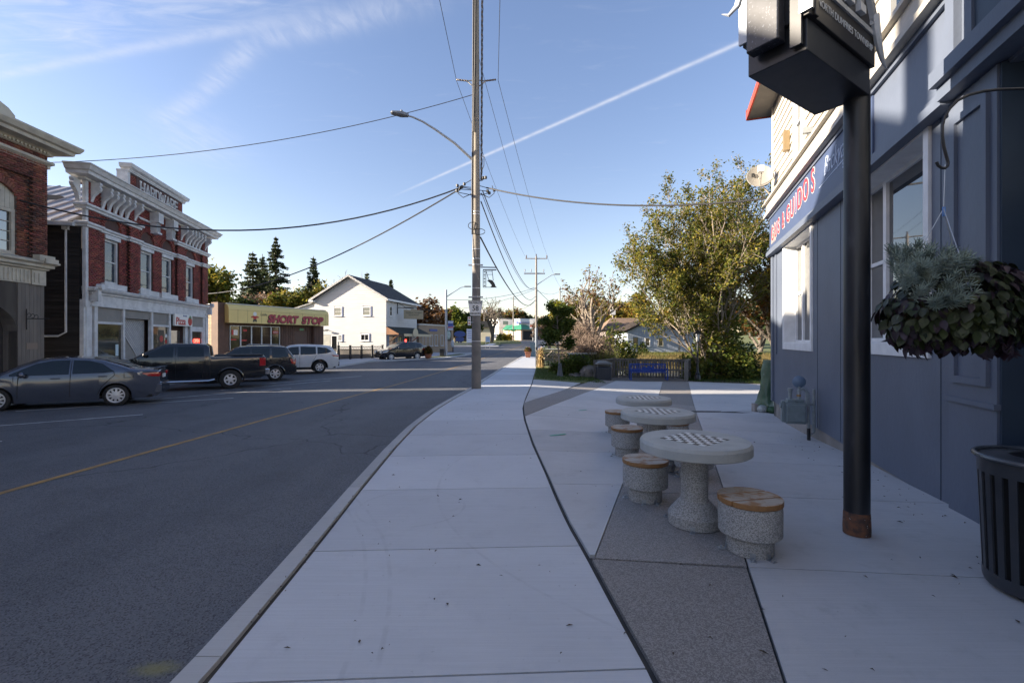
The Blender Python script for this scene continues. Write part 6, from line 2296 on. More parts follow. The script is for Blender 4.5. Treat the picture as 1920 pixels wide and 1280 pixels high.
dshp = P(1452, 372, 13.75)
ds = thing('satellite_dish', 'grey satellite dish on a bent arm at the corner of the cream siding', 'satellite dish', tuple(dshp))
c0 = P(1425, 331, 13.6) - dshp
fwd = Vector((-.35, -.80, .28)).normalized()
M2 = Matrix.Translation(c0) @ fwd.to_track_quat('Z', 'Y').to_matrix().to_4x4()
dm = MB()
dm.lathe([(.01, .10), (.12, .092), (.24, .06), (.34, 0), (.355, -.005), (.345, -.02), (.24, .04), (.12, .075), (.01, .085)][::-1], 32, M=M2 @ Matrix.Rotation(math.pi, 4, 'X') @ Matrix.Translation((0, 0, -.02)))
dm.build('dish', mat('dish_grey', (.27, .255, .225), (.24, .225, .20), 2, .6), ds, smooth=True, ang=60)
MB().tube([(0, 0, 0), (-.10, -.02, .06), (-.24, -.04, .20), c0 + Vector((.02, .1, -.12)), c0 + Vector((0, .04, -.02))], .022, 8).build('arm', mat('arm_grey', (.42, .39, .33), None, rough=.5), ds, smooth=True)
fm_ = MB()
pA, pB = M2 @ Vector((0, -.30, .02)), M2 @ Vector((.02, -.02, .36))
fm_.tube([pA, pB], .016, 6)
fm_.build('feed_arm', mat('feed_grey', (.22, .21, .19), None, rough=.6), ds)
MB().box(-.08, .08, -.10, .10, .30, .40, 0, M2).build('receiver', M_SIGNW, ds, bevel=.01)
try:
    e2 = (M2 @ Matrix.Rotation(0, 4, 'Z')).to_euler()
    text('lettering', 'B', .17, M_SIGNK, ds, tuple(M2 @ Vector((-.17, .06, .0))), tuple(e2), bold=.006)
except Exception:
    pass
MB().box(-.03, .03, -.02, .08, -.12, .12).build('mount', M_BLACK, ds)

# ------------------------------------------------------------------ main utility pole with its lamp and fittings
pb0 = G(893, 728)
M_POLE = mat('concrete_pole', (.30, .265, .215), (.24, .215, .18), 2.0, .85, stretch=(1, 1, .4), c3=(.17, .155, .14), sc3=7, f3=(.62, .78))
M_POLEG = mat('grimy_pole_base', (.20, .18, .16), (.15, .14, .125), 2.5, .9, c3=(.34, .33, .31), sc3=6, f3=(.66, .8))
up = thing('utility_pole', 'tall tapered concrete utility pole with street light at the kerb', 'utility pole', tuple(pb0))
HP = 17.5
MB().lathe([(.188, -.1), (.188, 0), (.150, 5.4), (.148, 5.41)], 20).build('lower_pole', M_POLEG, up, smooth=True)
MB().lathe([(.149, 5.41), (.095, HP)], 20).build('pole', M_POLE, up, smooth=True)
zc = lambda py: CAM_H + (HY - py) * pb0.y / F_ - pb0.z
for py in (468, 486, 497, 541, 557, 640, 398, 403):
    z = zc(py)
    r_ = .192 - .0072 * min(z, 5.4) - .0045 * max(0, z - 5.4)
    MB().lathe([(r_, 0), (r_, .022)], 20, c=(0, 0, z)).build('band', M_ALLOY, up)
cc = MB()
for k in range(2):
    z = (zc(497), zc(557))[k]
    cc.box(-.30, -.16, -.03, .03, z - .03, z + .03).box(.16, .26, -.03, .03, z - .03, z + .03)
cc.build('clamp', M_STEEL, up)
cv = MB().tube([(-.14, -.08, zc(440)), (-.145, -.07, zc(350)), (-.12, -.06, zc(200)), (-.09, -.08, HP)], .038, 7)
cv.tube([(-.10, -.15, zc(250)), (-.04, -.15, zc(120)), (.0, -.14, HP)], .035, 6)
cv.build('conduit', mat('dark_cable', (.025, .024, .024), None, rough=.6), up, smooth=True)
tw = MB()
for k in range(3):
    tw.tube([(.20 + .03 * math.cos(i * .9 + k * 2.1) + .05 * i / 60, -.05 + .03 * math.sin(i * .9 + k * 2.1), zc(340) + (HP - zc(340)) * i / 60) for i in range(61)], .018, 5)
tw.build('twisted_cable', mat('cable_mix', (.16, .12, .08), (.06, .07, .08), 8, .6), up, smooth=True)
M_INS = mat('brown_insulator', (.12, .08, .06), None, rough=.3)
z = zc(152)
for s in (1, -1):
    im = MB().tube([(s * .13, 0, z + .02), (s * .35, 0, z), ], .03, 6).tube([(s * .13, 0, z - .2), (s * .35, 0, z - .02)], .025, 6)
    im.build('insulator_bracket', M_STEEL, up)
    pts, rr = [], []
    for i in range(15):
        pts.append((s * (.35 + .42 * i / 14), 0, z + .05 * i / 14))
        rr.append(.045 if i % 2 else .02)
    MB().tube(pts, rr, 8).build('insulator', M_INS, up)
la = MB()
apts = [(-.14, 0, zc(300)), (-.8, -.25, zc(274)), (-1.5, -.5, zc(254)), (-1.95, -.66, zc(243)), (-2.3, -.8, zc(238)), (-2.5, -.88, zc(237))]
la.tube(apts, [.05, .045, .04, .036, .032, .03], 8)
la.build('lamp_arm', M_STEEL, up, smooth=True)
Ml = Matrix.Translation((-2.72, -.96, zc(236.5))) @ Matrix.Rotation(math.radians(20), 4, 'Z')
lm_ = MB().add([(-.36, 0, .01), (-.30, -.12, -.02), (.05, -.15, -.05), (.30, -.08, -.04), (.30, .08, -.04), (.05, .15, -.05), (-.30, .12, -.02), (-.30, -.08, .05), (.05, -.11, .08), (.30, -.06, .05), (.30, .06, .05), (.05, .11, .08), (-.30, .08, .05)],
                [(0, 6, 5, 4, 3, 2, 1), (1, 2, 8, 7), (2, 3, 9, 8), (4, 5, 11, 10), (5, 6, 12, 11), (3, 4, 10, 9), (7, 8, 9, 10, 11, 12), (0, 1, 7), (0, 7, 12), (0, 12, 6)], 0, Ml)
lm_.lathe([(.03, 0), (.04, 0), (.04, .07), (.03, .08)], 8, M=Ml @ Matrix.Translation((.05, 0, .08)))
lm_.build('luminaire', mat('lamp_head_grey', (.20, .21, .22), None, rough=.5), up)
dt = MB()
rd = random.Random(2)
for s in (-1, 1):
    for k in range(5):
        x, z_ = s * rd.uniform(.25, .75), zc(rd.uniform(334, 362))
        dt.lathe([(.01, -.06), (.05, -.05), (.06, 0), (.05, .05), (.01, .06)], 7, c=(x, rd.uniform(-.2, .1), z_))
        dt.tube([(s * .12, 0, z_ + rd.uniform(-.15, .2)), (x, 0, z_)], .014, 4)
    dt.tube([(s * .12, 0, zc(362)), (s * .5, -.1, zc(372)), (s * .7, -.1, zc(364)), (s * .62, -.1, zc(350))], .016, 5)
dt.build('cable_fittings', mat('dark_fitting', (.05, .048, .045), None, rough=.5), up)
lp_ = MB().tube([(-.12 + .20 * math.cos(a) * .9, -.16, zc(425) + .14 * math.sin(a)) for a in [i * .55 for i in range(12)]], .014, 5).tube([(.1 + .25 * math.cos(a), -.16, zc(436) + .12 * math.sin(a)) for a in [i * .55 for i in range(12)]], .014, 5)
lp_.build('cable_loop', MATS['dark_cable'], up)
MB().tube([(.175, -.02, zc(325)), (.30, -.02, zc(310)), (.30, -.02, zc(295)), (.2, -.02, zc(292))], .02, 5).build('drop_fuse', M_STEEL, up)
# signs on the pole
rsn = thing('route_sign', 'white tapered regional road sign numbered 58 on the utility pole', 'sign', (pb0.x, pb0.y, pb0.z))
z0_, z1_ = zc(592), zc(564)
MB().prism([(-.22, z0_), (.19, z0_), (.27, z1_), (-.30, z1_)], -.22, -.205, 0, 'y').build('plate', M_SIGNW, rsn)
bord = MB()
bord.prism([(-.30, z1_ - .012), (.27, z1_ - .012), (.265, z1_ - .03), (-.295, z1_ - .03)], -.2235, -.2205, 0, 'y')
bord.build('border', M_SIGNK, rsn)
text('lettering', 'WATERLOO', .105, M_SIGNK, rsn, (-.015, -.222, z1_ - .095), bold=.003, sx=.95)
text('lettering', '58', .28, M_SIGNK, rsn, (-.015, -.222, (z0_ + z1_) / 2 - .02), bold=.004, sx=.9)
text('lettering', 'REGION', .105, M_SIGNK, rsn, (-.015, -.222, z0_ + .075), bold=.003)
psn = thing('parking_sign', 'small white upright parking sign strapped to the pole side', 'sign', (pb0.x, pb0.y, pb0.z))
a0, a1 = zc(610), zc(594)
MB().box(-.31, -.19, -.21, -.20, a0, a1).build('plate', M_SIGNW, psn)
for k, m in enumerate((M_SIGNR, M_SIGNK, M_SIGNR)):
    MB().box(-.285, -.215, -.2135, -.2105, a0 + .06 + k * .10, a0 + .10 + k * .10).build('printed_mark', m, psn)
MB().box(-.20, -.1, -.205, -.1, a0 + .1, a0 + .13).build('bracket', M_STEEL, psn)
vs_ = thing('village_sign', 'cut-out black metal sign with a plough hanging on the pole', 'sign', (pb0.x, pb0.y, pb0.z))
zz = zc
MB().tube([(.16, 0, zz(501)), (.81, 0, zz(501.5))], .022, 6).build('arm', mat('blue_black_metal', (.02, .025, .06), None, rough=.4), vs_)
fr_ = MB().box(.26, .78, -.012, .012, zz(506) - .02, zz(506) + .02).box(.26, .80, -.012, .012, zz(539), zz(538)).box(.255, .275, -.012, .012, zz(538.5), zz(505.5)).box(.365, .385, -.012, .012, zz(538.5), zz(505.5))
fr_.build('frame', M_BLACK, vs_)
for i in range(9):
    zb = zz(508 + i * 3.3)
    MB().box(.285, .355, -.008, .008, zb - .05, zb - .012 - .02 * (i % 2)).build('cut_letter', M_BLACK, vs_)
pl_ = MB()
pl_.tube([(.37, 0, zz(506)), (.48, 0, zz(524))], .012, 5).tube([(.61, 0, zz(506)), (.66, 0, zz(526))], .012, 5).tube([(.42, 0, zz(509)), (.62, 0, zz(509))], .01, 5).tube([(.45, 0, zz(514.5)), (.63, 0, zz(514.5))], .01, 5)
pl_.prism([(.42, zz(526)), (.50, zz(524)), (.62, zz(525.5)), (.70, zz(530)), (.76, zz(537.5)), (.80, zz(539)), (.54, zz(539)), (.60, zz(535)), (.52, zz(530))], -.01, .01, 0, 'y')
pl_.build('plough', M_BLACK, vs_)

# ------------------------------------------------------------------ further poles
M_WPOLE = mat('grey_pole', (.27, .24, .21), (.21, .19, .17), 2, .85)
M_LAMPM = mat('lamp_metal', (.33, .36, .40), None, rough=.45, metal=.3)


def pole(px, py, d, ztop, r, label, parts=(), group='utility poles along the street'):
    x = (px - 960) / F_ * d
    z = gz(x, d)
    t = thing('utility_pole', label, 'utility pole', (x, d, z), 0, group)
    H_ = ztop - z
    MB().lathe([(r, -.1), (r * .68, H_)], 12).build('pole', M_WPOLE, t, smooth=True)
    return t, H_


P2D = 62.0
p2, H2 = pole(1005.5, 657, P2D, P(0, 481, P2D).z, .17, 'second utility pole with two crossarms and a lamp arm over the sidewalk', ())
zp = lambda py: P(0, py, P2D).z - p2.location.z
MB().box(-1.45, 1.45, -.06, .06, zp(485.5), zp(484)).build('crossarm', mat('weathered_crossarm', (.34, .30, .26), None, rough=.9), p2)
MB().box(-1.62, 1.15, -.07, .07, zp(514), zp(511.5)).build('crossarm', M_STEEL, p2)
for x, py in ((-1.3, 482), (0, 480), (1.4, 482), (-1.5, 508), (-.68, 508), (.98, 508)):
    MB().lathe([(.03, 0), (.09, .1), (.05, .2), (.08, .3), (.03, .42)], 8, c=(x, 0, zp(py + 2))).build('insulator', M_INS if py < 500 else M_STEEL, p2)
MB().tube([(.1, 0, zp(534)), (1.2, 0, zp(523)), (2.0, 0, zp(516)), (2.4, 0, zp(514.5))], .05, 6).build('lamp_arm', M_LAMPM, p2, smooth=True)
MB().cbox((2.75, 0, zp(514)), (.8, .3, .14)).build('luminaire', MATS['lamp_head_grey'], p2, bevel=.04)
MB().lathe([(.19, 0), (.19, 3.2)], 12).build('pole_sleeve', mat('grey_plastic', (.22, .25, .29), None, rough=.6), p2, smooth=True)
p3, H3 = pole(1050, 640, 100.0, P(0, 538, 100).z, .16, 'bare utility pole standing behind the second pole to its right')
MB().box(-.2, .9, -.05, .05, H3 - .5, H3 - .38).build('crossarm', M_STEEL, p3)
p4, H4 = pole(962.5, 637, 132.0, P(0, 556, 132).z, .19, 'distant pole in front of the green-roofed shop')
MB().box(-.8, .8, -.05, .05, H4 - .8, H4 - .65).build('crossarm', M_STEEL, p4)
MB().box(-.6, .7, -.25, -.21, P(0, 621, 132).z - p4.location.z, P(0, 617, 132).z - p4.location.z).build('street_name', M_SIGNG, p4)
p5, H5 = pole(908, 634, 140.0, P(0, 580, 140).z, .18, 'distant pole carrying two pale transformers')
for s in (-1, 1):
    MB().lathe([(.05, -.5), (.3, -.45), (.3, .45), (.05, .5)], 10, c=(s * .45, 0, P(0, 584, 140).z - p5.location.z)).build('transformer', mat('transformer_grey', (.5, .52, .55), None), p5)
# lamp post on the left beside the tan shop
lx = G(836.5, 668)
ll = thing('street_lamp', 'grey street lamp with banner standing by the tan shop', 'street lamp', tuple(lx))
zl = lambda py: P(0, py, lx.y).z - lx.z
MB().lathe([(.14, 0), (.10, zl(543))], 12).build('pole', M_LAMPM, ll, smooth=True)
MB().tube([(0, 0, zl(557)), (.9, 0, zl(546)), (1.5, 0, zl(539)), (1.9, 0, zl(537.5))], [.05, .045, .04, .035], 6).build('lamp_arm', M_LAMPM, ll, smooth=True)
MB().cbox((2.2, 0, zl(537)), (.7, .26, .12)).build('luminaire', MATS['lamp_head_grey'], ll, bevel=.03)
ba = MB().box(.18, .72, -.012, .012, zl(619), zl(601.5))
ban = ba.build('banner', mat('banner_blue_white', (.45, .52, .66), (.36, .42, .55), 2, .6), ll)
MB().box(.19, .71, -.016, -.0125, zl(612), zl(606)).build('banner_stripe', M_SIGNB, ban)
MB().box(.19, .71, -.017, -.0125, zl(614.5), zl(612.6)).build('banner_stripe', M_SIGNR, ban)
MB().box(.0, .75, -.01, .01, zl(601) - .02, zl(601) + .02).build('banner_rod', M_BLACK, ll)
lb_ = thing('litter_bin', 'small black litter bin at the foot of the grey street lamp', 'litter bin', (lx.x - .38, lx.y - .25, lx.z))
MB().box(-.22, .22, -.2, .2, 0, .72).build('body', M_BLACK, lb_, bevel=.03)
MB().box(-.24, .24, -.22, .22, .721, .78).build('lid', M_BLACK, lb_, bevel=.02)

# ------------------------------------------------------------------ overhead wires: each one sagging between its two fixings
M_WIRE = mat('wire', (.035, .035, .038), None, rough=.6)
WG = 'overhead wires'


def wire(a, b, sag, r, label, n=24, m=None):
    a, b = Vector(a), Vector(b)
    pts = []
    for i in range(n + 1):
        f = i / n
        p = a.lerp(b, f)
        p.z -= 4 * sag * f * (1 - f)
        pts.append(p - a)
    o = MB().tube(pts, r, 5).build('overhead_wire', m or M_WIRE, None, smooth=True)
    o.location = a
    tag(o, label, 'wire', WG)
    return o


D1 = pb0.y
pt = lambda px, py, d=D1: P(px, py, d)
wire(pt(886, 178), P(88, 305, 17.2), .55, .014, 'thin wire from the pole down to the cornice of the old brick block')
wire(pt(868, 350), P(-40, 352, 15.5), 1.55, .028, 'heavy black cable from the pole sagging across the hardware front')
wire(pt(866, 352), P(385, 551, 33), .9, .03, 'pale cable from the pole down to the mast of the yellow shop')
wire(pt(912, 352), P(1440, 372, 13.9), .42, .028, 'black service cable from the pole to the restaurant corner')
E2 = lambda px, py: P(px, py, P2D)
wire(pt(856, 152), E2(985, 481), .5, .010, 'thin wire from the left insulator to the second pole')
wire(pt(934, 151), E2(1027, 482), .5, .010, 'thin wire from the right insulator to the second pole')
wire(pt(898, 110), E2(1005.5, 478), .6, .010, 'thin wire from the pole top to the top of the second pole')
wire(pt(905, 358), E2(1003, 541), 1.3, .022, 'upper of the bundled cables sagging to the second pole')
wire(pt(903, 362), E2(1001, 538), 1.4, .013, 'thin line running just under the bundled cables')
wire(pt(902, 378), E2(1003, 556), 1.7, .024, 'middle sagging communication cable to the second pole')
wire(pt(901, 445), E2(1003, 563), 1.5, .032, 'thickest and lowest sagging cable to the second pole')
wire(pt(856, 152), (-1.6, -22, P(0, 152, D1).z), .6, .010, 'thin wire from the left insulator passing overhead')
wire(pt(934, 151), (1.1, -22, P(0, 151, D1).z), .6, .010, 'thin wire from the right insulator passing overhead')
wire(E2(1004, 539), (lx.x, lx.y, lx.z + zl(562)), .5, .022, 'cable crossing from the second pole to the grey street lamp')
wire(E2(1004, 542), P(780, 581, 60), .9, .02, 'cable crossing the street to the far side of the white house')
wire(E2(1007, 545), P(1050, 545, 100), .6, .02, 'upper wire from the second pole to the bare pole')
wire(E2(1007, 543), P(1090, 612, 75), .3, .03, 'cable slanting down to the right from the second pole')
wire(E2(1027, 484), P(1052, 539, 100), .5, .015, 'thin wire from the crossarm to the bare pole')
wire(E2(1004, 563), P(962, 578, 132), .8, .03, 'far wire from the second pole to the distant pole')
wire(P(962, 586, 132), P(905, 597, 140), .6, .04, 'distant wire left of the far pole')
wire(P(962, 586, 132), P(995, 596, 138), .6, .04, 'distant wire from the far pole to the green-roofed shop')
# ------------------------------------------------------------------ the far corner
FO = thing('corner_building', 'white two-storey flat-roofed office building at the far crossing', 'building', (0, 0, 0))
M_FARW = mat('far_white', (.72, .71, .68), None, rough=.7)
M_FARG = mat('far_grey', (.42, .42, .43), None, rough=.7)
D = 146.0
pA, pB, pC = P(915, 636, 152), P(935.5, 636, D), P(976, 636, 156)


def quadwall(name, a, b, zlo, zhi, m, parent):
    return MB().add([(a.x, a.y, zlo), (b.x, b.y, zlo), (b.x, b.y, zhi), (a.x, a.y, zhi), (a.x, a.y + .4, zlo), (b.x, b.y + .4, zlo), (b.x, b.y + .4, zhi), (a.x, a.y + .4, zhi)],
                    [(0, 1, 2, 3), (3, 2, 6, 7), (0, 3, 7, 4), (1, 5, 6, 2), (4, 7, 6, 5)]).build(name, m, parent)


zt_ = P(0, 597.5, D).z
zm_ = P(0, 613, D).z
wq = MB()
wq.prism([(pA.x, pA.y), (pB.x, pB.y), (pC.x, pC.y), (pA.x + 9, pA.y + 12)], 1.2, zt_)
wq.build('wall', M_FARW, FO)
wq = MB()
wq.prism([(pA.x - .15, pA.y - .05), (pB.x, pB.y - .2), (pC.x + .15, pC.y - .05), (pA.x + 9, pA.y + 12.2)], zt_ + .002, zt_ + .35)
wq.build('parapet_cap', mat('dark_cap', (.1, .1, .1), None), FO)
MB().prism([(pA.x - .12, pA.y - .05), (pB.x, pB.y - .15), (pC.x + .12, pC.y - .05), (pA.x + 9, pA.y + 12.1)], zm_ - .25, zm_ - .1).build('string_course', M_FARG, FO)


def farwin(parent, a, b, f0, f1, z0, z1, m, off=.06, frame=None):
    n = Vector((b.y - a.y, -(b.x - a.x), 0)).normalized() * off
    p, q = a.lerp(b, f0) + n, a.lerp(b, f1) + n
    o = MB().add([(p.x, p.y, z0), (q.x, q.y, z0), (q.x, q.y, z1), (p.x, p.y, z1), (p.x - n.x, p.y - n.y, z0), (q.x - n.x, q.y - n.y, z0), (q.x - n.x, q.y - n.y, z1), (p.x - n.x, p.y - n.y, z1)],
                 [(0, 1, 2, 3), (0, 4, 5, 1), (1, 5, 6, 2), (2, 6, 7, 3), (3, 7, 4, 0)]).build('window', m, parent)
    return o


M_FGL = mat('far_window', (.05, .035, .035), None, rough=.15)
for f in (.40, .60, .80):
    farwin(FO, pA, pB, f, f + .13, P(0, 607.5, D).z, P(0, 601.5, D).z, M_FGL)
farwin(FO, pB, pC, .18, .40, P(0, 608, D).z, P(0, 601, D).z, mat('green_blind', (.16, .22, .18), None))
for f in (.40, .58, .76):
    farwin(FO, pA, pB, f, f + .12, P(0, 624, D).z, P(0, 619, D).z, mat('pale_window', (.4, .4, .38), None, rough=.3))
farwin(FO, pA, pB, .06, .28, 1.6, P(0, 618.5, D).z, mat('grey_door', (.3, .3, .28), None))
GC = thing('corner_shop', 'corner shop with a green metal canopy roof at the far crossing', 'building', (0, 0, 0))
D2 = 137.0
a0, a1, a2 = P(944, 636, 143), P(977, 636, D2), P(1000, 636, 142)
zg0, zg1 = P(0, 616.5, D2).z, P(0, 608, D2).z
MB().prism([(a0.x, a0.y), (a1.x, a1.y), (a2.x, a2.y), (a1.x + 1, a1.y + 12)], 1.2, zg0).build('wall', mat('peach_stucco', (.50, .36, .25), None, rough=.8), GC)
MB().prism([(P(963, 0, 140).x, 141), (P(975, 0, 139).x, 139.4), (P(996, 0, 140).x, 142), (P(980, 0, 150).x, 152)], zg0, P(0, 597, 139).z).build('upper_storey', M_FARW, GC)
gc = MB()
e = .0
b0, b1, b2 = P(941, 0, 142.5), P(977.5, 0, D2 - 1.2), P(1003, 0, 141.5)
t0, t1, t2 = P(949, 0, 145), P(977, 0, D2 + 1.2), P(997, 0, 144)
for (p, q, r_, s) in ((b0, b1, t1, t0), (b1, b2, t2, t1)):
    gc.add([(p.x, p.y, zg0 - .2), (q.x, q.y, zg0 - .2), (r_.x, r_.y, zg1), (s.x, s.y, zg1)], [(0, 1, 2, 3), (3, 2, 1, 0)])
gc.build('canopy', mat('green_metal', (.035, .19, .11), None, rough=.45), GC)
for f in (.15, .35, .55):
    farwin(GC, a0, a1, f, f + .12, 2.4, P(0, 620.5, D2).z, mat('pale_window', (.4, .4, .38), None))
farwin(GC, a1, a2, .15, .95, 1.6, P(0, 619.5, D2).z, M_DARK)
farwin(GC, P(975, 0, 139), P(996, 0, 141.6), .02, .95, P(0, 606, 139).z, P(0, 602.5, 139).z, M_SIGNB, .25)
farwin(GC, P(975, 0, 139), P(996, 0, 141.6), .06, .92, P(0, 604.6, 139).z, P(0, 603.4, 139).z, M_SIGNW, .4)
farwin(GC, P(963, 0, 140), P(975, 0, 139), .4, .8, P(0, 607, 139).z, P(0, 602, 139).z, mat('blue_glass', (.08, .12, .3), None, rough=.2), .1)
ps = thing('pylon_sign', 'white and red tall sign board right of the green-roofed shop', 'sign', P(998, 636, 133))
MB().box(-.7, 1.1, -.1, .1, P(0, 616, 133).z - ps.location.z, P(0, 597, 133).z - ps.location.z).build('board', M_SIGNW, ps)
MB().box(-.66, 1.06, -.13, -.1, P(0, 612.5, 133).z - ps.location.z, P(0, 609, 133).z - ps.location.z).build('red_stripe', M_SIGNR, ps)
MB().tube([(.2, .15, -.4), (.2, .15, P(0, 600, 133).z - ps.location.z)], .1, 6).build('mast', M_STEEL, ps)
lowb = thing('petrol_kiosk', 'long low reddish shop with red signs beyond the second pole', 'building', P(1020, 636, 150))
MB().box(-4, 8, 0, 8, -.6, 3.4).build('wall', mat('brownish_wall', (.20, .13, .11), None), lowb)
MB().box(-4.1, 8.1, -.6, 8, 3.4, 3.9).build('roof', mat('grey_roof_edge', (.22, .19, .17), None), lowb)
MB().box(-2, 3.5, -.1, .0, 2.2, 2.8).build('red_sign', M_SIGNR, lowb)
for x in (-3, -.5, 2, 4.5):
    MB().box(x, x + 1.2, -.06, .0, .1, 2.0).build('window', M_DARK, lowb)
for nm, lab, px, py, d, c, dark in (('van', 'white pickup-shaped vehicle parked at the far crossing', 924, 636.5, 128, (.55, .57, .6), 0), ('car', 'dark car parked beyond the lawn by the blue oval sign', 874, 643, 96, (.015, .02, .035), 1)):
    q = G(px, py)
    t = thing(nm, lab, 'car', (q.x, q.y, gz(q.x, q.y)), math.radians(15 if dark else -70))
    ptm = paint('far_paint_%d' % dark, c, .1)
    L_ = 2.2
    MB().prism([(-L_, .35), (-L_, .95), (-L_ + .3, 1.05), (-1.1, 1.1), (-.7, 1.6), (.7, 1.65), (1.2, 1.1), (2.0, .95), (L_, .7), (L_, .35)], -.85, .85, 0, 'y').build('body', ptm, t, bevel=.08)
    for s in (-1, 1):
        MB().prism([(-.95, 1.1), (-.62, 1.52), (.6, 1.56), (1.02, 1.1)], s * .852, s * .86, 0, 'y').build('side_window', M_CARG, t)
        for xw in (-1.35, 1.35):
            MB().lathe([(.05, -.1), (.33, -.1), (.33, .1), (.05, .1)], 14, M=Matrix.Translation((xw, s * .78, .33)) @ Matrix.Rotation(math.pi / 2, 4, 'X')).build('wheel', M_TYRE, t)
os_ = thing('oval_sign', 'blue oval sign on a post beside the parked dark car', 'sign', G(862, 645))
MB().lathe([(.02, -.06), (1.15, -.06), (1.15, .06), (.02, .06)], 24, M=Matrix.Translation((0, 0, 2.0)) @ Matrix.Rotation(math.pi / 2, 4, 'X') @ Matrix.Diagonal((1, .55, 1, 1))).build('board', M_SIGNB, os_)
MB().lathe([(.02, -.062), (1.0, -.062), (1.0, -.068), (.02, -.068)][::-1], 24, M=Matrix.Translation((0, 0, 2.0)) @ Matrix.Rotation(math.pi / 2, 4, 'X') @ Matrix.Diagonal((1, .12, 1, 1))).build('pale_band', M_SIGNW, os_)
MB().box(-.8, .8, -.05, .05, .5, 1.3).build('lower_board', M_SIGNB, os_)
MB().tube([(0, .08, -.1), (0, .08, 2)], .07, 6).build('mast', M_STEEL, os_)
wsn = thing('notice_board', 'tall white notice board on the lawn just left of the utility pole', 'sign', G(880.5, 647))
MB().box(-.55, .55, -.06, .06, .5, 3.0).build('board', mat('pale_board', (.55, .60, .68), None, rough=.5), wsn)
for k in range(4):
    MB().box(-.35, .35, -.068, -.061, 2.5 - k * .4, 2.6 - k * .4).build('print_line', M_SIGNB, wsn)
MB().box(-.5, -.42, -.05, .05, -.1, .5).box(.42, .5, -.05, .05, -.1, .5).build('leg', M_STEEL, wsn)
bs = thing('street_sign', 'small blue sign on two legs at the corner of the lawn', 'sign', G(914.5, 652))
MB().box(-.35, .35, -.04, .04, .9, 1.75).build('board', mat('dull_blue_board', (.12, .20, .36), None), bs)
MB().tube([(-.3, 0, -.1), (-.3, 0, .9)], .03, 5).tube([(.3, 0, -.1), (.3, 0, .9)], .03, 5).build('leg', M_STEEL, bs)
wbn = thing('white_sign', 'small white oval sign on a dark stake at the end of the tan shop', 'sign', G(848.5, 659))
MB().ball((0, 0, 1.0), (.22, .08, .48), 0, 8).build('panel', mat('cool_white', (.6, .64, .66), None), wbn, smooth=True)
MB().tube([(.05, 0, -.05), (.05, 0, .6)], .06, 6).build('stake', mat('dark_stake', (.05, .03, .025), None), wbn)
for k, (px, lab) in enumerate(((833, 'white distant house half hidden behind the utility pole'),)):
    pass
hw = thing('far_house', 'pale distant house peeping out left of the utility pole', 'building', P(884, 640, 120))
MB().box(-1.6, 5, 0, 6, -.8, 3.6).build('wall', mat('far_cream', (.6, .55, .45), None), hw)
MB().prism([(-2.2, 3.6), (5.6, 3.6), (4.6, 5.2), (-1.0, 5.2)], -.5, 6.5, 0, 'y').build('roof', M_SHING, hw)

# ------------------------------------------------------------------ house across the pond and the brown-roofed building behind
gA = P(1177, 657, 66)
gB = P(1271, 657, 66)
GH = thing('grey_house', 'pale blue-grey board and batten gabled house across the pond', 'building', (gA.x, 66.0, 0))
WG_ = gB.x - gA.x
zb_, ze_, zk_ = -.15, 2.95, P(0, 599.5, 66).z
M_GB = mat('pale_blue_grey_boards', (.36, .40, .47), (.31, .35, .42), 1.5, .75, obj=.05)
wl = MB().box(.05, WG_ + 2.2, .05, 9, -.7, ze_)
wl.prism([(.05, ze_), (WG_ - .05, ze_), (WG_ * .47, zk_ - .1)], .05, 9, 0, 'y')
wl.build('wall', M_GB, GH)
zr = lambda u: min(ze_ + (zk_ - ze_) * u / (WG_ * .47), ze_ + (zk_ - ze_) * (WG_ - u) / (WG_ * .53)) - .08 if u < WG_ else ze_
wn = [(.75, 1.45, .75, 2.0), (2.4, 3.15, .75, 2.0), (4.25, 5.0, .75, 2.0)]
uprights(GH, 'wall_board', I4, 0, WG_, -.2, zr, .24, M_GB, wn, .03, .03, .03)
uprights(GH, 'wall_board', I4, WG_ + .03, WG_ + 2.2, -.2, ze_ - .1, .24, M_GB, (), .05, .03, .03)
for k, (a, c, z0, z1) in enumerate(wn):
    window(GH, a, c, z0, z1, fw=.1, v=-.0, proud=.06, rec=.0, mf=(mat('dark_green_frame', (.05, .07, .06), None), M_WHITE, mat('sand_frame', (.5, .46, .36), None))[k], mg=M_GLASSF, nh=k % 2)
rf = MB()
for s, (u0, u1) in enumerate(((-.45, WG_ * .47), (WG_ + .45, WG_ * .47))):
    za = ze_ - .2
    rf.add([(u0, -.5, za), (u1, -.5, zk_), (u1, 9.3, zk_), (u0, 9.3, za), (u0, -.5, za + .16), (u1, -.5, zk_ + .16), (u1, 9.3, zk_ + .16), (u0, 9.3, za + .16)],
           [(0, 1, 5, 4), (4, 5, 1, 0), (4, 5, 6, 7), (7, 6, 5, 4), (0, 3, 7, 4), (4, 7, 3, 0), (0, 1, 2, 3), (3, 2, 1, 0)])
rf.box(WG_ + .2, WG_ + 2.6, -.4, 9, ze_ - .02, ze_ + .14)
rf.build('roof', mat('brown_shingles', (.10, .075, .06), (.07, .055, .045), 3, .9), GH)
MB().cbox((WG_ * .47, -.05, zk_ - 1.1), (.35, .1, .2)).build('wall_lamp', M_SIGNW, GH)
MB().tube([(6.85, -1.2, -.9), (6.85, -1.2, 2.9)], .13, 8).build('porch_post', M_WPOLE, GH)
BR = thing('brown_roofed_building', 'long low building with a brown hipped roof left of the grey house', 'building', P(1174, 656, 80))
bz = BR.location.z
zr0, zr1 = P(0, 619, 80).z - bz, P(0, 595, 82).z - bz
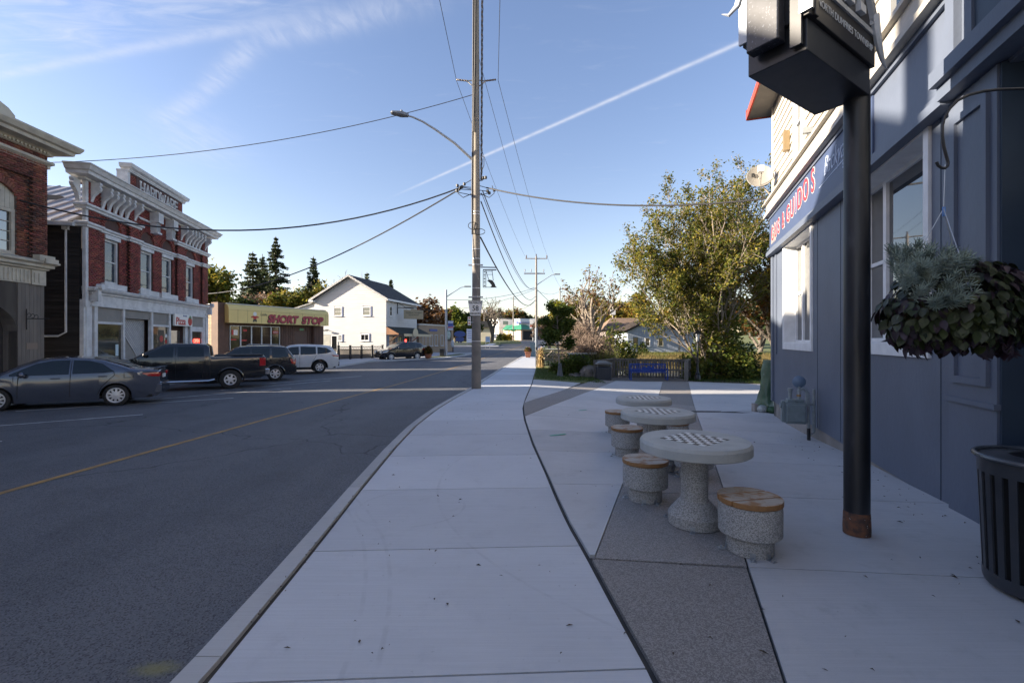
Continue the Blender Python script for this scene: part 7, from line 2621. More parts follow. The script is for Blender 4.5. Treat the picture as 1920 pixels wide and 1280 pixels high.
MB().box(-3.2, 5.5, 0, 9, -.6, zr0 + .1).build('wall', mat('mauve_wall', (.25, .21, .20), None), BR)
MB().add([(-4, -.7, zr0), (6.2, -.7, zr0), (6.2, 10, zr0), (-4, 10, zr0), (-1.8, 4, zr1), (5.6, 4, zr1)], [(0, 1, 5, 4), (1, 2, 5), (2, 3, 4, 5), (3, 0, 4), (0, 3, 2, 1)]).build('roof', mat('brown_roof', (.19, .125, .085), (.15, .10, .07), 2, .9, c3=(.24, .17, .12), sc3=8, f3=(.55, .75)), BR)
MB().tube([(2.2, 1, zr0), (2.2, 1, zr1 - .2)], .12, 6).build('flue', M_STEEL, BR)
pt5 = thing('transformer_pole', 'pole with a white box among the trees behind the brown roof', 'utility pole', P(1149, 600, 88))
MB().tube([(0, 0, -5), (0, 0, 4.5)], .12, 6).build('pole', M_WPOLE, pt5)
MB().box(-.45, .45, -.3, .3, 1.0, 2.0).build('box', M_SIGNW, pt5)

# ------------------------------------------------------------------ pond deck: fence, bench, bin, lamp post
M_OLDW = mat('grey_timber', (.17, .155, .14), (.125, .115, .105), 2, .85, obj=.15, stretch=(3, 3, .6))
dk = MB()
dkz = -.64
deck = thing('timber_deck', 'grey timber deck floor under the blue bench', 'deck', (0, 0, 0))
for i in range(19):
    y = 25.95 + i * .16
    MB().box(4.75 + max(0, (i - 2) * .095), 10.15, y, y + .152, dkz - .05, dkz + .035).build('plank', M_OLDW, deck)
dfe = thing('timber_fence', 'grey timber slat fence around the pond deck', 'fence', (0, 0, 0))
c0_, c1_, c2_, c3_ = P(1116, 0, 26.2), P(1150, 0, 28.9), P(1292, 0, 27.9), P(1287, 0, 26.1)
ztop = .50
for (a, b2, n) in ((c0_, c1_, 12), (c1_, c2_, 27), (c2_, c3_, 10)):
    a, b2 = Vector((a.x, a.y, 0)), Vector((b2.x, b2.y, 0))
    an = math.atan2(b2.y - a.y, b2.x - a.x)
    L = (b2 - a).length
    M = Matrix.Translation(a) @ Matrix.Rotation(an, 4, 'Z')
    MB().box(-.05, L + .05, -.08, .08, ztop, ztop + .045, 0, M).build('top_rail', M_OLDW, dfe)
    MB().box(0, L, -.02, .02, ztop - .12, ztop - .01, 0, M).box(0, L, -.021, .019, -.16, -.07, 0, M).box(0, L, -.021, .019, dkz + .06, dkz + .15, 0, M).build('rail', M_OLDW, dfe)
    for k in range(n):
        x = (k + .5) * L / n
        MB().box(x - .045, x + .045, -.045, -.022, dkz - .1, ztop - .015, 0, M).build('slat', M_OLDW, dfe)
for c in (c0_, c1_, c2_, c3_):
    MB().box(c.x - .08, c.x + .08, c.y - .08, c.y + .08, dkz - .3, ztop + .06).build('post', M_OLDW, dfe)
for f in (.33, .66):
    q = Vector(c1_).lerp(Vector(c2_), f)
    MB().box(q.x - .06, q.x + .06, q.y + .03, q.y + .14, dkz - .3, ztop).build('post', M_OLDW, dfe)
bq = G(1214, 706)
be = thing('bench', 'blue slatted park bench with a cut-out back facing the street', 'bench', (P(1214, 0, 27.2).x, 27.2, dkz + .035), math.radians(-3))
M_BBL = mat('bench_blue', (.020, .065, .30), (.016, .05, .25), 5, .4)
hb = 2.05 / 2
for s in (-1, 1):
    MB().box(s * hb - .03, s * hb + .03, -.52, .05, 0, .06).box(s * hb - .03, s * hb + .03, -.5, -.44, .06, .62).box(s * hb - .03, s * hb + .03, .0, .06, .06, .92).box(s * hb - .03, s * hb + .03, -.5, .06, .60, .66).build('frame', M_BBL, be, bevel=.01)
for k in range(5):
    MB().box(-hb, hb, -.48 + k * .1, -.40 + k * .1, .42, .45).build('slat', M_BBL, be)
MB().box(-hb, hb, .0, .03, .86, .93).build('back_rail', M_BBL, be)
MB().box(-hb, hb, .0, .03, .46, .62).build('back_rail', M_BBL, be)
for k in range(24):
    x = -hb + (k + .5) * 2 * hb / 24
    if 9 <= k <= 14:
        continue
    MB().box(x - .022, x + .022, .005, .025, .62, .86).build('slat', M_BBL, be)
bm = MB().prism([(-.34, .62), (-.34, .66), (-.18, .78), (-.05, .70), (.08, .83), (.22, .70), (.34, .80), (.40, .66), (.40, .62)], .004, .026, 0, 'y').box(-.3, .36, .006, .024, .80, .82)
bm.build('cut_out_panel', M_BBL, be)
rbq = thing('recycling_bin', 'dark square bin with a rounded lid at the corner of the pond deck', 'litter bin', (P(1131, 0, 25.95).x, 25.95, -.62))
MB().box(-.40, .40, -.35, .35, .02, .82).build('body', mat('bin_dark_blue', (.030, .035, .045), None, rough=.5), rbq, bevel=.03)
for k in range(9):
    MB().box(-.38 + k * .085, -.315 + k * .085, -.362, -.350, .06, .78).build('slat', MATS['bin_dark_blue'], rbq)
ld = MB().prism([(-.44, .98), (-.40, 1.06), (-.2, 1.12), (.2, 1.12), (.40, 1.06), (.44, .98)], -.38, .38, 0, 'y').box(-.40, -.36, -.34, -.30, .82, .99).box(.36, .40, -.34, -.30, .82, .99).box(-.4, .4, .25, .34, .82, .99)
ld.build('lid', mat('bin_lid', (.16, .17, .18), None, rough=.35), rbq, bevel=.01)
lp_c = G(1308, 713)
lp3 = thing('lamp_post', 'black heritage lamp post with a glass lantern by the big tree', 'lamp post', (lp_c.x, lp_c.y, lp_c.z))
MB().lathe([(.17, -.05), (.17, .25), (.11, .35), (.13, .40), (.075, .50), (.06, .9), (.045, 2.12), (.08, 2.16), (.05, 2.22)], 14).build('pole', M_BLACK, lp3, smooth=True)
MB().lathe([(.09, 2.22), (.16, 2.62), (.155, 2.62), (.085, 2.23)], 6).build('lantern_glass', mat('frosted_glass', (.55, .55, .53), None, rough=.2), lp3)
MB().lathe([(.20, 2.62), (.205, 2.66), (.06, 2.84), (.02, 2.86), (.015, 2.95)], 6).build('lantern_cap', M_BLACK, lp3)
for k in range(6):
    a = math.pi * 2 * k / 6
    MB().tube([(.09 * math.cos(a), .09 * math.sin(a), 2.22), (.163 * math.cos(a), .163 * math.sin(a), 2.62)], .010, 4).build('glazing_bar', M_BLACK, lp3)

# ------------------------------------------------------------------ bridge railing, gate, corn stalks, parapet, planter, cabinet
rl0, rl1 = Vector((1.75, 33.6, 0)), Vector((4.9, 35.2, 0))
rg = thing('iron_railing', 'black iron picket railing along the creek bridge', 'railing', (rl0.x, rl0.y, -.27), math.atan2(rl1.y - rl0.y, rl1.x - rl0.x))
Lr = (rl1 - rl0).length
MB().box(0, Lr, -.02, .02, 1.18, 1.22).box(0, Lr, -.02, .02, .92, .95).box(0, Lr, -.02, .02, .12, .15).build('rail', M_BLACK, rg)
for k in range(28):
    x = (k + .5) * Lr / 28
    MB().box(x - .011, x + .011, -.012, .012, .10, 1.19).build('picket', M_BLACK, rg)
for x in (0, Lr):
    MB().box(x - .05, x + .05, -.05, .05, 0, 1.45).build('post', M_BLACK, rg)
gt_ = thing('farm_gate', 'weathered pale wooden gate with a diagonal brace leaning at the railing', 'gate', (1.72, 33.15, -.27), math.radians(6))
M_PALE = mat('pale_weathered_wood', (.42, .36, .28), (.33, .28, .22), 3, .85, obj=.12, stretch=(.5, 3, 3))
for z in (.12, .50, .84, 1.12):
    MB().box(0, 2.3, -.02, .02, z, z + .085).build('rail', M_PALE, gt_)
for x in (.02, 1.1, 2.2):
    MB().box(x, x + .09, -.045, -.022, .05, 1.25).build('upright', M_PALE, gt_)
gd_ = MB()
for (x0, z0, x1, z1) in ((.1, .15, 1.1, 1.15), (2.2, .15, 1.2, 1.15), (1.15, 1.0, 2.3, .55), (.1, 1.0, 1.1, .5)):
    gd_.tube([(x0, -.05, z0), (x1, -.05, z1)], .035, 4)
gd_.build('brace', M_PALE, gt_)
cs = thing('corn_stalk_bundle', 'tan bundle of dried corn stalks tied to the bridge railing', 'corn stalks', (2.02, 32.95, -.27))
M_CORN = mat('dry_corn', (.40, .28, .12), (.28, .19, .08), 6, .9, isl=.35)
cm = MB()
rc_ = random.Random(4)
for i in range(70):
    a, r_ = rc_.uniform(0, 6.28), rc_.uniform(.0, .12)
    sp = rc_.uniform(1.5, 3.2)
    h1 = rc_.uniform(1.1, 1.55)
    cm.tube([(r_ * sp * math.cos(a), r_ * sp * math.sin(a), 0), (r_ * math.cos(a), r_ * math.sin(a), .85), (r_ * sp * .9 * math.cos(a + .4), r_ * sp * .9 * math.sin(a + .4), h1)], [.012, .01, .004], 4)
    for k in range(5):
        z = rc_.uniform(.1, 1.35)
        p = Vector((r_ * 1.3 * math.cos(a), r_ * 1.3 * math.sin(a), z))
        q = p + Vector((rc_.uniform(-.25, .25), rc_.uniform(-.25, .25), rc_.uniform(-.35, .1)))
        s = Vector((rc_.uniform(-1, 1), rc_.uniform(-1, 1), 0)).normalized() * .025
        cm.add([p - s, p + s, q + s * .3, q - s * .3], [(0, 1, 2, 3)])
cm.build('stalks', M_CORN, cs, kind='stuff')
MB().lathe([(.15, .78), (.16, .80), (.16, .88), (.15, .90)], 12).build('tie', mat('raffia', (.30, .18, .05), None), cs)
sw = thing('stone_parapet', 'dark mossy stone parapet with pale coping behind the young tree', 'wall', (3.95, 31.2, -.5), math.radians(28))
M_DSTONE = mat('dark_stone', (.055, .055, .05), (.035, .038, .03), 3, .95, obj=.3, c3=(.09, .10, .05), sc3=6, f3=(.6, .75))
for i in range(5):
    x = -.02 - (.2 if i % 2 else 0)
    k = 0
    while x < 1.9:
        L = .34 + .14 * RNG.random()
        MB().box(max(0, x) + .006, min(2.0, x + L) - .006, -.02 * RNG.random(), .40, i * .24 + .004, i * .24 + .232).build('stone', M_DSTONE, sw, bevel=.015)
        x += L
        k += 1
MB().box(.012, 1.99, .02, .38, -.3, 1.2).build('core', M_DARK, sw)
MB().box(-.06, 2.06, -.07, .46, 1.2, 1.30).build('coping', mat('pale_coping', (.36, .36, .35), None, rough=.8), sw, bevel=.01)
pl0 = P(990, 667, 47.5)
plz = gz(pl0.x, 47.5)
pb3 = thing('planter_box', 'terracotta planter of autumn flowers on the sidewalk edge', 'planter', (pl0.x, 47.5, plz))
MB().lathe([(.30, 0), (.42, .5), (.46, .52), (.46, .62), (.40, .62), (.38, .55)], 4, M=Matrix.Rotation(math.pi / 4, 4, 'Z')).build('tub', mat('terracotta', (.36, .14, .08), (.30, .115, .065), 4, .8), pb3)
ub = P(998.5, 665, 50)
cabn = thing('utility_cabinet', 'grey green utility cabinet beside the terracotta planter', 'cabinet', (ub.x, 50, gz(ub.x, 50)))
MB().box(-.28, .28, -.3, .3, 0, 1.5).build('body', mat('cabinet_grey', (.20, .27, .29), None, rough=.5), cabn, bevel=.03)
MB().box(-.24, .24, -.315, -.30, .1, 1.4).build('door', MATS['cabinet_grey'], cabn)
# black iron fence before the white house
fq0, fq1 = Vector((-15.0, 40.3, 0)), Vector((-11.0, 43.6, 0))
fq0, fq1 = P(612, 0, 41.0), P(717, 0, 45.6)
ifn = thing('iron_fence', 'black ornamental iron fence with panels in front of the white house', 'fence', (fq0.x, fq0.y, -.12), math.atan2(fq1.y - fq0.y, fq1.x - fq0.x))
LF = math.hypot(fq1.x - fq0.x, fq1.y - fq0.y)
npn = 5
for k in range(npn + 1):
    x = LF * k / npn
    MB().box(x - .07, x + .07, -.07, .07, -.3, 1.25).box(x - .09, x + .09, -.09, .09, 1.25, 1.31).build('post', M_BLACK, ifn)
for k in range(npn):
    a, b2 = LF * k / npn + .07, LF * (k + 1) / npn - .07
    MB().box(a, b2, -.02, .02, 1.13, 1.18).box(a, b2, -.02, .02, .84, .88).box(a, b2, -.02, .02, .08, .12).build('rail', M_BLACK, ifn)
    for j in range(9):
        x = a + (j + .5) * (b2 - a) / 9
        MB().box(x - .012, x + .012, -.012, .012, .12, .84).build('picket', M_BLACK, ifn)
    o_ = MB()
    for j in range(3):
        x = a + (j + .5) * (b2 - a) / 3
        w2 = (b2 - a) / 6
        o_.tube([(x - w2, 0, .88), (x, 0, 1.13)], .012, 4).tube([(x + w2, 0, .88), (x, 0, 1.13)], .012, 4).tube([(x - w2, 0, 1.13), (x, 0, .88)], .012, 4).tube([(x + w2, 0, 1.13), (x, 0, .88)], .012, 4)
    o_.build('scrollwork', M_BLACK, ifn)
cw = thing('creek_wall', 'low buff concrete creek wall behind the black iron fence', 'wall', (fq0.x, fq0.y + 1.6, -.3), math.atan2(fq1.y - fq0.y, fq1.x - fq0.x))
MB().box(-.5, LF + .4, 0, .4, -.4, .62).build('wall', mat('buff_concrete', (.30, .25, .19), (.22, .185, .15), 2, .9), cw)
# barrel of flowers and hurdle railing by the tan shop
bq2 = G(800, 672)
brl = thing('flower_barrel', 'terracotta barrel of rust-coloured flowers behind the parked black suv', 'planter', (bq2.x, bq2.y + .8, gz(bq2.x, bq2.y)))
MB().lathe([(.24, 0), (.34, .22), (.36, .42), (.31, .45)], 16).build('barrel', mat('rust_terracotta', (.34, .12, .06), None, rough=.8), brl, smooth=True)
clf = thing('picket_railing', 'grey metal picket railing along the side street', 'railing', tuple(G(851, 664)), math.radians(62))
for k in range(34):
    MB().box(k * .16, k * .16 + .03, -.015, .015, 0, 1.25).build('picket', M_LAMPM, clf)
MB().box(0, 5.4, -.025, .025, 1.25, 1.30).box(0, 5.4, -.025, .025, .1, .14).build('rail', M_LAMPM, clf)

# ------------------------------------------------------------------ plants
def leafcloud(name, C, size, m, parent=None, rng=NR, aspect=1.7, up=.35, jitter=.5, kind=None):
    """a small pointed leaf at every place in C"""
    C = np.asarray(C, dtype=np.float32)
    n = len(C)
    nv = rng.normal(size=(n, 3))
    nv[:, 2] = np.abs(nv[:, 2]) + up
    nv /= np.linalg.norm(nv, axis=1)[:, None]
    t = rng.normal(size=(n, 3))
    t[:, 2] -= .35
    t -= (t * nv).sum(1)[:, None] * nv
    t /= np.linalg.norm(t, axis=1)[:, None] + 1e-6
    b = np.cross(nv, t)
    s = size * (1 + jitter * (rng.random(n) - .5) * 2)
    s = s[:, None]
    V = np.stack([C - t * s * aspect / 2, C + b * s * .5, C + t * s * aspect / 2, C - b * s * .5], 1).reshape(-1, 3)
    Fq = np.arange(4 * n).reshape(n, 4)
    return mesh_np(name, V, Fq, m, parent, kind)


def grow(rng, p, d, L, r, lvl, maxl, out, tips, sp):
    n = max(3, int(5 - lvl))
    pts, rr = [Vector(p)], [r]
    q, dd = Vector(p), Vector(d)
    for i in range(n):
        dd = (dd + Vector((rng.gauss(0, 1), rng.gauss(0, 1), rng.gauss(0, 1))) * sp['wig'] + Vector((0, 0, sp['up'] * (1 if lvl else .3)))).normalized()
        q = q + dd * (L / n)
        pts.append(q.copy())
        rr.append(r * (1 - (1 - sp['tap']) * (i + 1) / n))
    out.append((pts, rr, lvl))
    if lvl >= maxl:
        tips.append(pts)
        return
    k = sp['kids'][lvl]
    for j in range(k):
        f = sp['first'] + (1 - sp['first']) * (j + rng.random() * .9) / k
        idx = f * n
        i0 = min(n - 1, int(idx))
        b = pts[i0].lerp(pts[i0 + 1], idx - i0)
        tdir = (pts[i0 + 1] - pts[i0]).normalized()
        az = rng.uniform(0, 2 * math.pi)
        side = tdir.orthogonal().normalized()
        side = Matrix.Rotation(az, 3, tdir) @ side
        an = sp['ang'] * rng.uniform(.7, 1.3)
        nd = (tdir * math.cos(an) + side * math.sin(an)).normalized()
        grow(rng, b, nd, L * sp['ratio'] * rng.uniform(.75, 1.2) * (1.15 - .45 * f), max(.006, rr[i0] * .58), lvl + 1, maxl, out, tips, sp)
    tips.append(pts[-2:])


def tree(name, label, cat, loc, stems, sp, leaves, bark, leafm, seed, group=None, lsize=.12, minr=.0, kinds=None):
    """stems: [(offset, direction, length, radius)]; leaves: count"""
    rng = random.Random(seed)
    nr = np.random.default_rng(seed)
    t = thing(name, label, cat, loc, 0, group)
    out, tips = [], []
    for (o, d, L, r) in stems:
        grow(rng, Vector(o), Vector(d).normalized(), L, r, 0, sp['max'], out, tips, sp)
    mb = MB()
    for pts, rr, lvl in out:
        mb.tube(pts, [max(q, minr) for q in rr], (8, 6, 5, 4, 3)[min(lvl, 4)], cap=lvl == 0)
    mb.build('trunk', bark, t, smooth=True)
    if leaves:
        segs = [(p, q) for pts in tips for p, q in zip(pts, pts[1:])]
        A = np.array([tuple(s[0]) for s in segs])
        B = np.array([tuple(s[1]) for s in segs])
        dens = nr.random(len(A)) ** sp.get('clump', 1.0) + .05
        idx = nr.choice(len(A), size=leaves, p=dens / dens.sum())
        f = nr.random(leaves)[:, None]
        C = A[idx] * (1 - f) + B[idx] * f + nr.normal(size=(leaves, 3)) * sp['spread']
        if kinds is None:
            leafcloud('crown', C, lsize, leafm, t, nr)
        else:
            pick = nr.random(leaves)
            lo = 0
            for m_, fr in kinds:
                sel = (pick >= lo) & (pick < lo + fr)
                lo += fr
                leafcloud('crown', C[sel], lsize, m_, t, nr)
    return t


M_BARK = mat('grey_bark', (.16, .135, .11), (.10, .085, .07), 4, .9)
M_BARKL = mat('pale_bark', (.26, .215, .17), (.19, .155, .12), 4, .9)
M_TWIG = mat('twigs', (.20, .145, .11), (.14, .105, .085), 5, .9)


def leafmat(name, c, c2, isl=.3):
    return mat(name, c, c2, .5, .6, isl=isl, trans=.42, spec=.3)


L_OLIVE = leafmat('olive_leaves', (.20, .175, .03), (.14, .148, .025))
L_YEL = leafmat('yellow_leaves', (.30, .22, .03), (.22, .18, .028))
L_GRN = leafmat('green_leaves', (.075, .105, .019), (.052, .078, .016))
L_DGRN = leafmat('dark_green_leaves', (.045, .066, .018), (.030, .048, .013))
L_RUST = leafmat('rust_leaves', (.17, .075, .022), (.12, .06, .02))
L_ORG = leafmat('orange_leaves', (.26, .115, .025), (.18, .10, .022))
L_SPR = leafmat('spruce_needles', (.060, .075, .032), (.038, .052, .024), .3)
L_BUSH = leafmat('bush_leaves', (.10, .13, .02), (.065, .095, .017))
L_LIME = leafmat('lime_leaves', (.20, .23, .02), (.16, .19, .02))
L_PINK = leafmat('dry_seed_heads', (.24, .175, .13), (.18, .13, .095))

# the big many-stemmed tree by the lamp post
bt = Vector((P(1335, 0, 28.2).x, 28.2, -.75))
stems = []
rs = random.Random(21)
for (px, py, dd, r) in ((1205, 480, 27.5, .10), (1245, 430, 28.5, .10), (1275, 390, 29.5, .12), (1303, 362, 27.0, .10), (1335, 345, 29.5, .13), (1365, 352, 28.0, .11), (1398, 385, 30.0, .10), (1270, 440, 28.5, .07), (1290, 410, 31, .07), (1245, 480, 30.5, .07), (1190, 490, 28, .06), (1230, 400, 30, .06), (1215, 540, 27.5, .06), (1420, 450, 31, .09), (1300, 480, 26.5, .07), (1370, 470, 26.5, .07), (1262, 500, 30, .08)):
    q = P(px, py, dd) - bt
    o = Vector((rs.uniform(-.45, .45), rs.uniform(-.4, .4), 0))
    d = (q - o)
    stems.append((o, d, d.length * .90, r))
spB = dict(max=3, kids=(9, 5, 4), first=.25, ang=.52, ratio=.44, wig=.09, up=.03, tap=.3, spread=.16, clump=1.0)
tree('tree', 'big many-stemmed tree with thinning yellow-green leaves beside the pond deck', 'tree', bt, stems, spB, 68000, M_BARKL, None, 21, 'trees around the pond', .084, .010,
     kinds=((L_OLIVE, .58), (L_YEL, .14), (L_GRN, .28)))
# rust-leaved tree half behind the restaurant
rt0 = Vector((P(1462, 0, 33).x, 33.0, -.6))
stems = [((0, 0, 0), (-.08, 0, 1), 8, .22), ((.1, .1, 0), (-.22, -.1, 1), 8.5, .16), ((0, .1, 0), (.2, .1, 1), 8, .16), ((0, -.1, 0), (-.36, 0, 1), 6.5, .13), ((.0, .0, 0), (-.05, -.3, 1), 9.5, .14)]
tree('tree', 'tree with sparse rust-brown leaves rising behind the restaurant corner', 'tree', rt0, stems, dict(spB, kids=(7, 5, 4), ratio=.46, spread=.2, clump=2.0), 9000, M_BARK, None, 5, 'trees around the pond', .17, .011,
     kinds=((L_RUST, .55), (L_ORG, .2), (L_OLIVE, .25)))
# bushy growth at the foot of the big tree
def bush(name, label, loc, rad, n, m, size, seed, group=None, cat='shrub', twigs=26, kinds=None, hollow=.55):
    nr = np.random.default_rng(seed)
    r_ = random.Random(seed)
    t = thing(name, label, cat, loc, 0, group)
    mb = MB()
    for i in range(twigs):
        a, e_ = r_.uniform(0, 6.283), r_.uniform(.15, 1.4)
        d = Vector((math.cos(a) * math.cos(e_) * rad[0], math.sin(a) * math.cos(e_) * rad[1], math.sin(e_) * rad[2] * 1.0))
        mb.tube([(0.1 * d.x, .1 * d.y, 0), d * .5 + Vector((r_.uniform(-.1, .1), r_.uniform(-.1, .1), .1)), d], [.02, .013, .005], 4)
    mb.build('stems', M_TWIG, t)
    if n:
        u = nr.normal(size=(n, 3))
        u[:, 2] = np.abs(u[:, 2])
        u /= np.linalg.norm(u, axis=1)[:, None]
        lump = 1 + .22 * np.sin(u[:, 0] * 5 + seed) * np.cos(u[:, 1] * 6 + seed * 2) + .16 * np.sin(u[:, 2] * 9 + seed) + .12 * np.sin(u[:, 0] * 13 + u[:, 1] * 11)
        rr = (hollow + (1 - hollow) * nr.random(n) ** .6) * lump
        C = u * rr[:, None] * np.array(rad) + nr.normal(size=(n, 3)) * size * .5
        C[:, 2] = np.maximum(C[:, 2], .02)
        if kinds is None:
            leafcloud('leaves', C, size, m, t, nr)
        else:
            pk = nr.random(n)
            lo = 0
            for mm, fr in kinds:
                s = (pk >= lo) & (pk < lo + fr)
                lo += fr
                leafcloud('leaves', C[s], size, mm, t, nr)
    return t


def atpx(px, d, z=None):
    x = (px - 960) / F_ * d
    return (x, d, tz(x, d) if z is None else z)


SHG = 'shrubs around the pond and plaza'
bush('shrub', 'bushy yellow-green undergrowth around the foot of the big tree', atpx(1352, 28.0, -.8), (1.9, 1.4, 3.6), 5200, None, .13, 31, SHG, kinds=((L_BUSH, .5), (L_OLIVE, .35), (L_GRN, .15)))
bush('shrub', 'dark low shrub right of the black lamp post', atpx(1385, 29.5, -.8), (1.5, 1.2, 1.9), 2600, None, .12, 32, SHG, kinds=((L_DGRN, .6), (L_GRN, .4)))
bush('shrub', 'yellowish shrub behind the right end of the timber fence', atpx(1300, 29.6, -.9), (.9, .9, 1.6), 1500, L_BUSH, .11, 33, SHG)
# young street tree with a guard at its foot
yq = G(1050, 706)
yt = tree('tree', 'young green tree with a dark guard round its trunk on the grass patch', 'tree', (yq.x, yq.y, gz(yq.x, yq.y)), [((0, 0, 0), (.02, 0, 1), 3.5, .062)],
          dict(max=2, kids=(17, 6), first=.38, ang=.95, ratio=.34, wig=.06, up=.05, tap=.25, spread=.09, clump=.8), 9000, M_BARKL, None, 44, 'trees around the pond', .082, kinds=((L_GRN, .5), (L_BUSH, .5)))
MB().lathe([(.20, 0), (.17, .1), (.10, .55), (.095, .72), (.07, .74)], 14).build('trunk_guard', mat('guard_grey', (.075, .085, .10), None, rough=.6), yt, smooth=True)
bush('shrub', 'fresh green shrub at the foot of the young tree', atpx(1078, 27.6), (1.15, .8, 1.15), 3600, L_BUSH, .085, 51, SHG)
bush('shrub', 'small green shrub left of the young tree by the gate', atpx(1046, 29.5), (.7, .5, .7), 1200, L_BUSH, .08, 52, SHG)
# boulders
M_ROCK = mat('granite_boulder', (.22, .20, .185), (.13, .12, .115), 2.2, .9, bump=1.2, bsc=9, c3=(.33, .31, .29), sc3=5, f3=(.6, .75))


def boulder(label, loc, r, seed):
    r_ = random.Random(seed)
    t = bmesh.new()
    bmesh.ops.create_icosphere(t, subdivisions=3, radius=1)
    ph = [r_.uniform(0, 6) for _ in range(6)]
    for v in t.verts:
        c = v.co
        k = 1 + .16 * math.sin(c.x * 2.5 + ph[0]) * math.cos(c.y * 2.7 + ph[1]) + .10 * math.sin(c.z * 4 + ph[2] + c.x * 2) + .05 * math.sin(c.y * 8 + ph[3])
        v.co = Vector((c.x * r[0], c.y * r[1], c.z * r[2])) * k
    me = bpy.data.meshes.new('boulder')
    t.to_mesh(me)
    t.free()
    me.materials.append(M_ROCK)
    me.polygons.foreach_set('use_smooth', [True] * len(me.polygons))
    me.set_sharp_from_angle(angle=.5)
    o = link('boulder', me)
    o.location = loc
    tag(o, label, 'boulder', 'boulders by the young tree')


boulder('large rounded grey boulder left of the deck bin', (P(1103, 0, 27.2).x, 27.2, -.25), (.62, .45, .42), 1)
boulder('smaller flat grey boulder between young tree and large boulder', (P(1080, 0, 27.0).x, 27.0, -.40), (.42, .36, .26), 3)
# flowers for planter and barrel
for (root, n, r, z, cols) in ((pb3, 260, (.38, .38, .5), .6, (L_YEL, L_DGRN, mat('maroon_petals', (.14, .02, .03), None, isl=.3))), (brl, 420, (.46, .42, .75), .42, (L_RUST, L_DGRN, L_ORG))):
    nr = np.random.default_rng(n)
    for m in cols:
        u = nr.normal(size=(n, 3))
        u[:, 2] = np.abs(u[:, 2])
        u /= np.linalg.norm(u, axis=1)[:, None]
        C = u * np.array(r) * (.4 + .6 * nr.random(n))[:, None] + np.array([0, 0, z])
        leafcloud('flowers', C, .08, m, root, nr)

# reeds and cat-tails along both banks of the pond
def blades(name, pts, h, wd, m, lean=.25, seed=1, label=None, cat=None):
    nr = np.random.default_rng(seed)
    pts = np.asarray(pts, dtype=np.float32)
    n = len(pts)
    hh = h * (.6 + .6 * nr.random(n))
    a = nr.random(n) * 6.283
    d = np.stack([np.cos(a), np.sin(a), np.zeros(n)], 1)
    sd = np.stack([-np.sin(a), np.cos(a), np.zeros(n)], 1) * (wd / 2)
    ln = (lean * nr.random(n) * hh)[:, None] * d
    p0 = pts
    p1 = pts + ln * .35
    p1[:, 2] += hh * .6
    p2 = pts + ln
    p2[:, 2] += hh
    V = np.stack([p0 - sd, p0 + sd, p1 + sd * .8, p1 - sd * .8, p2 + sd * .15, p2 - sd * .15], 1).reshape(-1, 3)
    k = np.arange(n)[:, None] * 6
    Fq = np.concatenate([k + np.array([[0, 1, 2, 3]]), k + np.array([[3, 2, 4, 5]])], 0)
    o = mesh_np(name, V, Fq, m, None, 'stuff')
    if label:
        tag(o, label, cat, None, 'stuff')
    return o


M_REED = leafmat('reed_gold', (.26, .19, .08), (.18, .15, .05), .35)
M_REEDG = leafmat('reed_green', (.12, .13, .03), (.09, .10, .028), .35)
M_GRASSB = leafmat('grass_blades', (.060, .10, .018), (.05, .08, .015), .3)


def scatter(n, x0, x1, y0, y1, seed, zf=tz, keep=None):
    r_ = random.Random(seed)
    out = []
    while len(out) < n:
        x, y = r_.uniform(x0, x1), r_.uniform(y0, y1)
        if keep and not keep(x, y):
            continue
        out.append((x, y, zf(x, y) - .02))
    return out


fk = lambda x, y: abs(x / y) < 1.2 and (math.sin(x * 1.3) + math.sin(x * .53 + 2) + 1.6) > 3.2 * ((x * 7.77) % 1) - 1.2
blades('reeds', scatter(9000, 11, 34, 55.6, 58.6, 3, lambda x, y: max(tz(x, y), -1.3), fk), 0.85, .035, M_REED, .3, 3, 'golden reeds along the far bank of the pond', 'reeds')
blades('reeds', scatter(7000, 4, 34, 56.2, 59.5, 4, lambda x, y: max(tz(x, y), -1.3)), 0.7, .035, M_REEDG, .3, 4, 'greener reeds mixed along the far bank of the pond', 'reeds')
blades('reeds', scatter(6500, 5.2, 13.5, 31, 42, 5, lambda x, y: -1.3, lambda x, y: x < 5.5 + (y - 31) * .25 + 1.2), 2.0, .035, M_REEDG, .25, 5, 'tall green reeds in the pond behind the deck bin', 'reeds')
blades('reeds', scatter(6000, 11.5, 24, 28.6, 36, 6, lambda x, y: -1.3, lambda x, y: x > .40 * y), 1.7, .03, M_REED, .3, 6, 'pale reeds standing in the water right of the big tree', 'reeds')
blades('grass', scatter(9000, 1.2, 4.7, 23.3, 32.5, 7, lambda x, y: gz(x, y) + .012, lambda x, y: x > xat(SIDE_R, y) + .05 and y > ga.y + (x - 1) * .09 + .2), .10, .012, M_GRASSB, .6, 7, 'short grass of the patch under the young tree', 'grass')
blades('grass', scatter(9000, 6, 34, 59.5, 66, 8), .16, .03, leafmat('bright_grass', (.20, .20, .03), (.15, .17, .03), .2), .6, 8, 'sunlit mown grass before the grey house', 'grass')
blades('grass', scatter(2600, 9.9, 14.5, 24.6, 28.2, 9, lambda x, y: gz(x, y) - .01, lambda x, y: y > 25.95 - (x - 10) * .48), .16, .014, M_GRASSB, .7, 9, 'rough grass at the edge of the plaza by the lamp post', 'grass')

# trees beyond
TG2 = 'trees behind the far side of the street'
spM = dict(max=3, kids=(6, 4, 3), first=.3, ang=.6, ratio=.5, wig=.12, up=.05, tap=.3, spread=.35, clump=1.6)


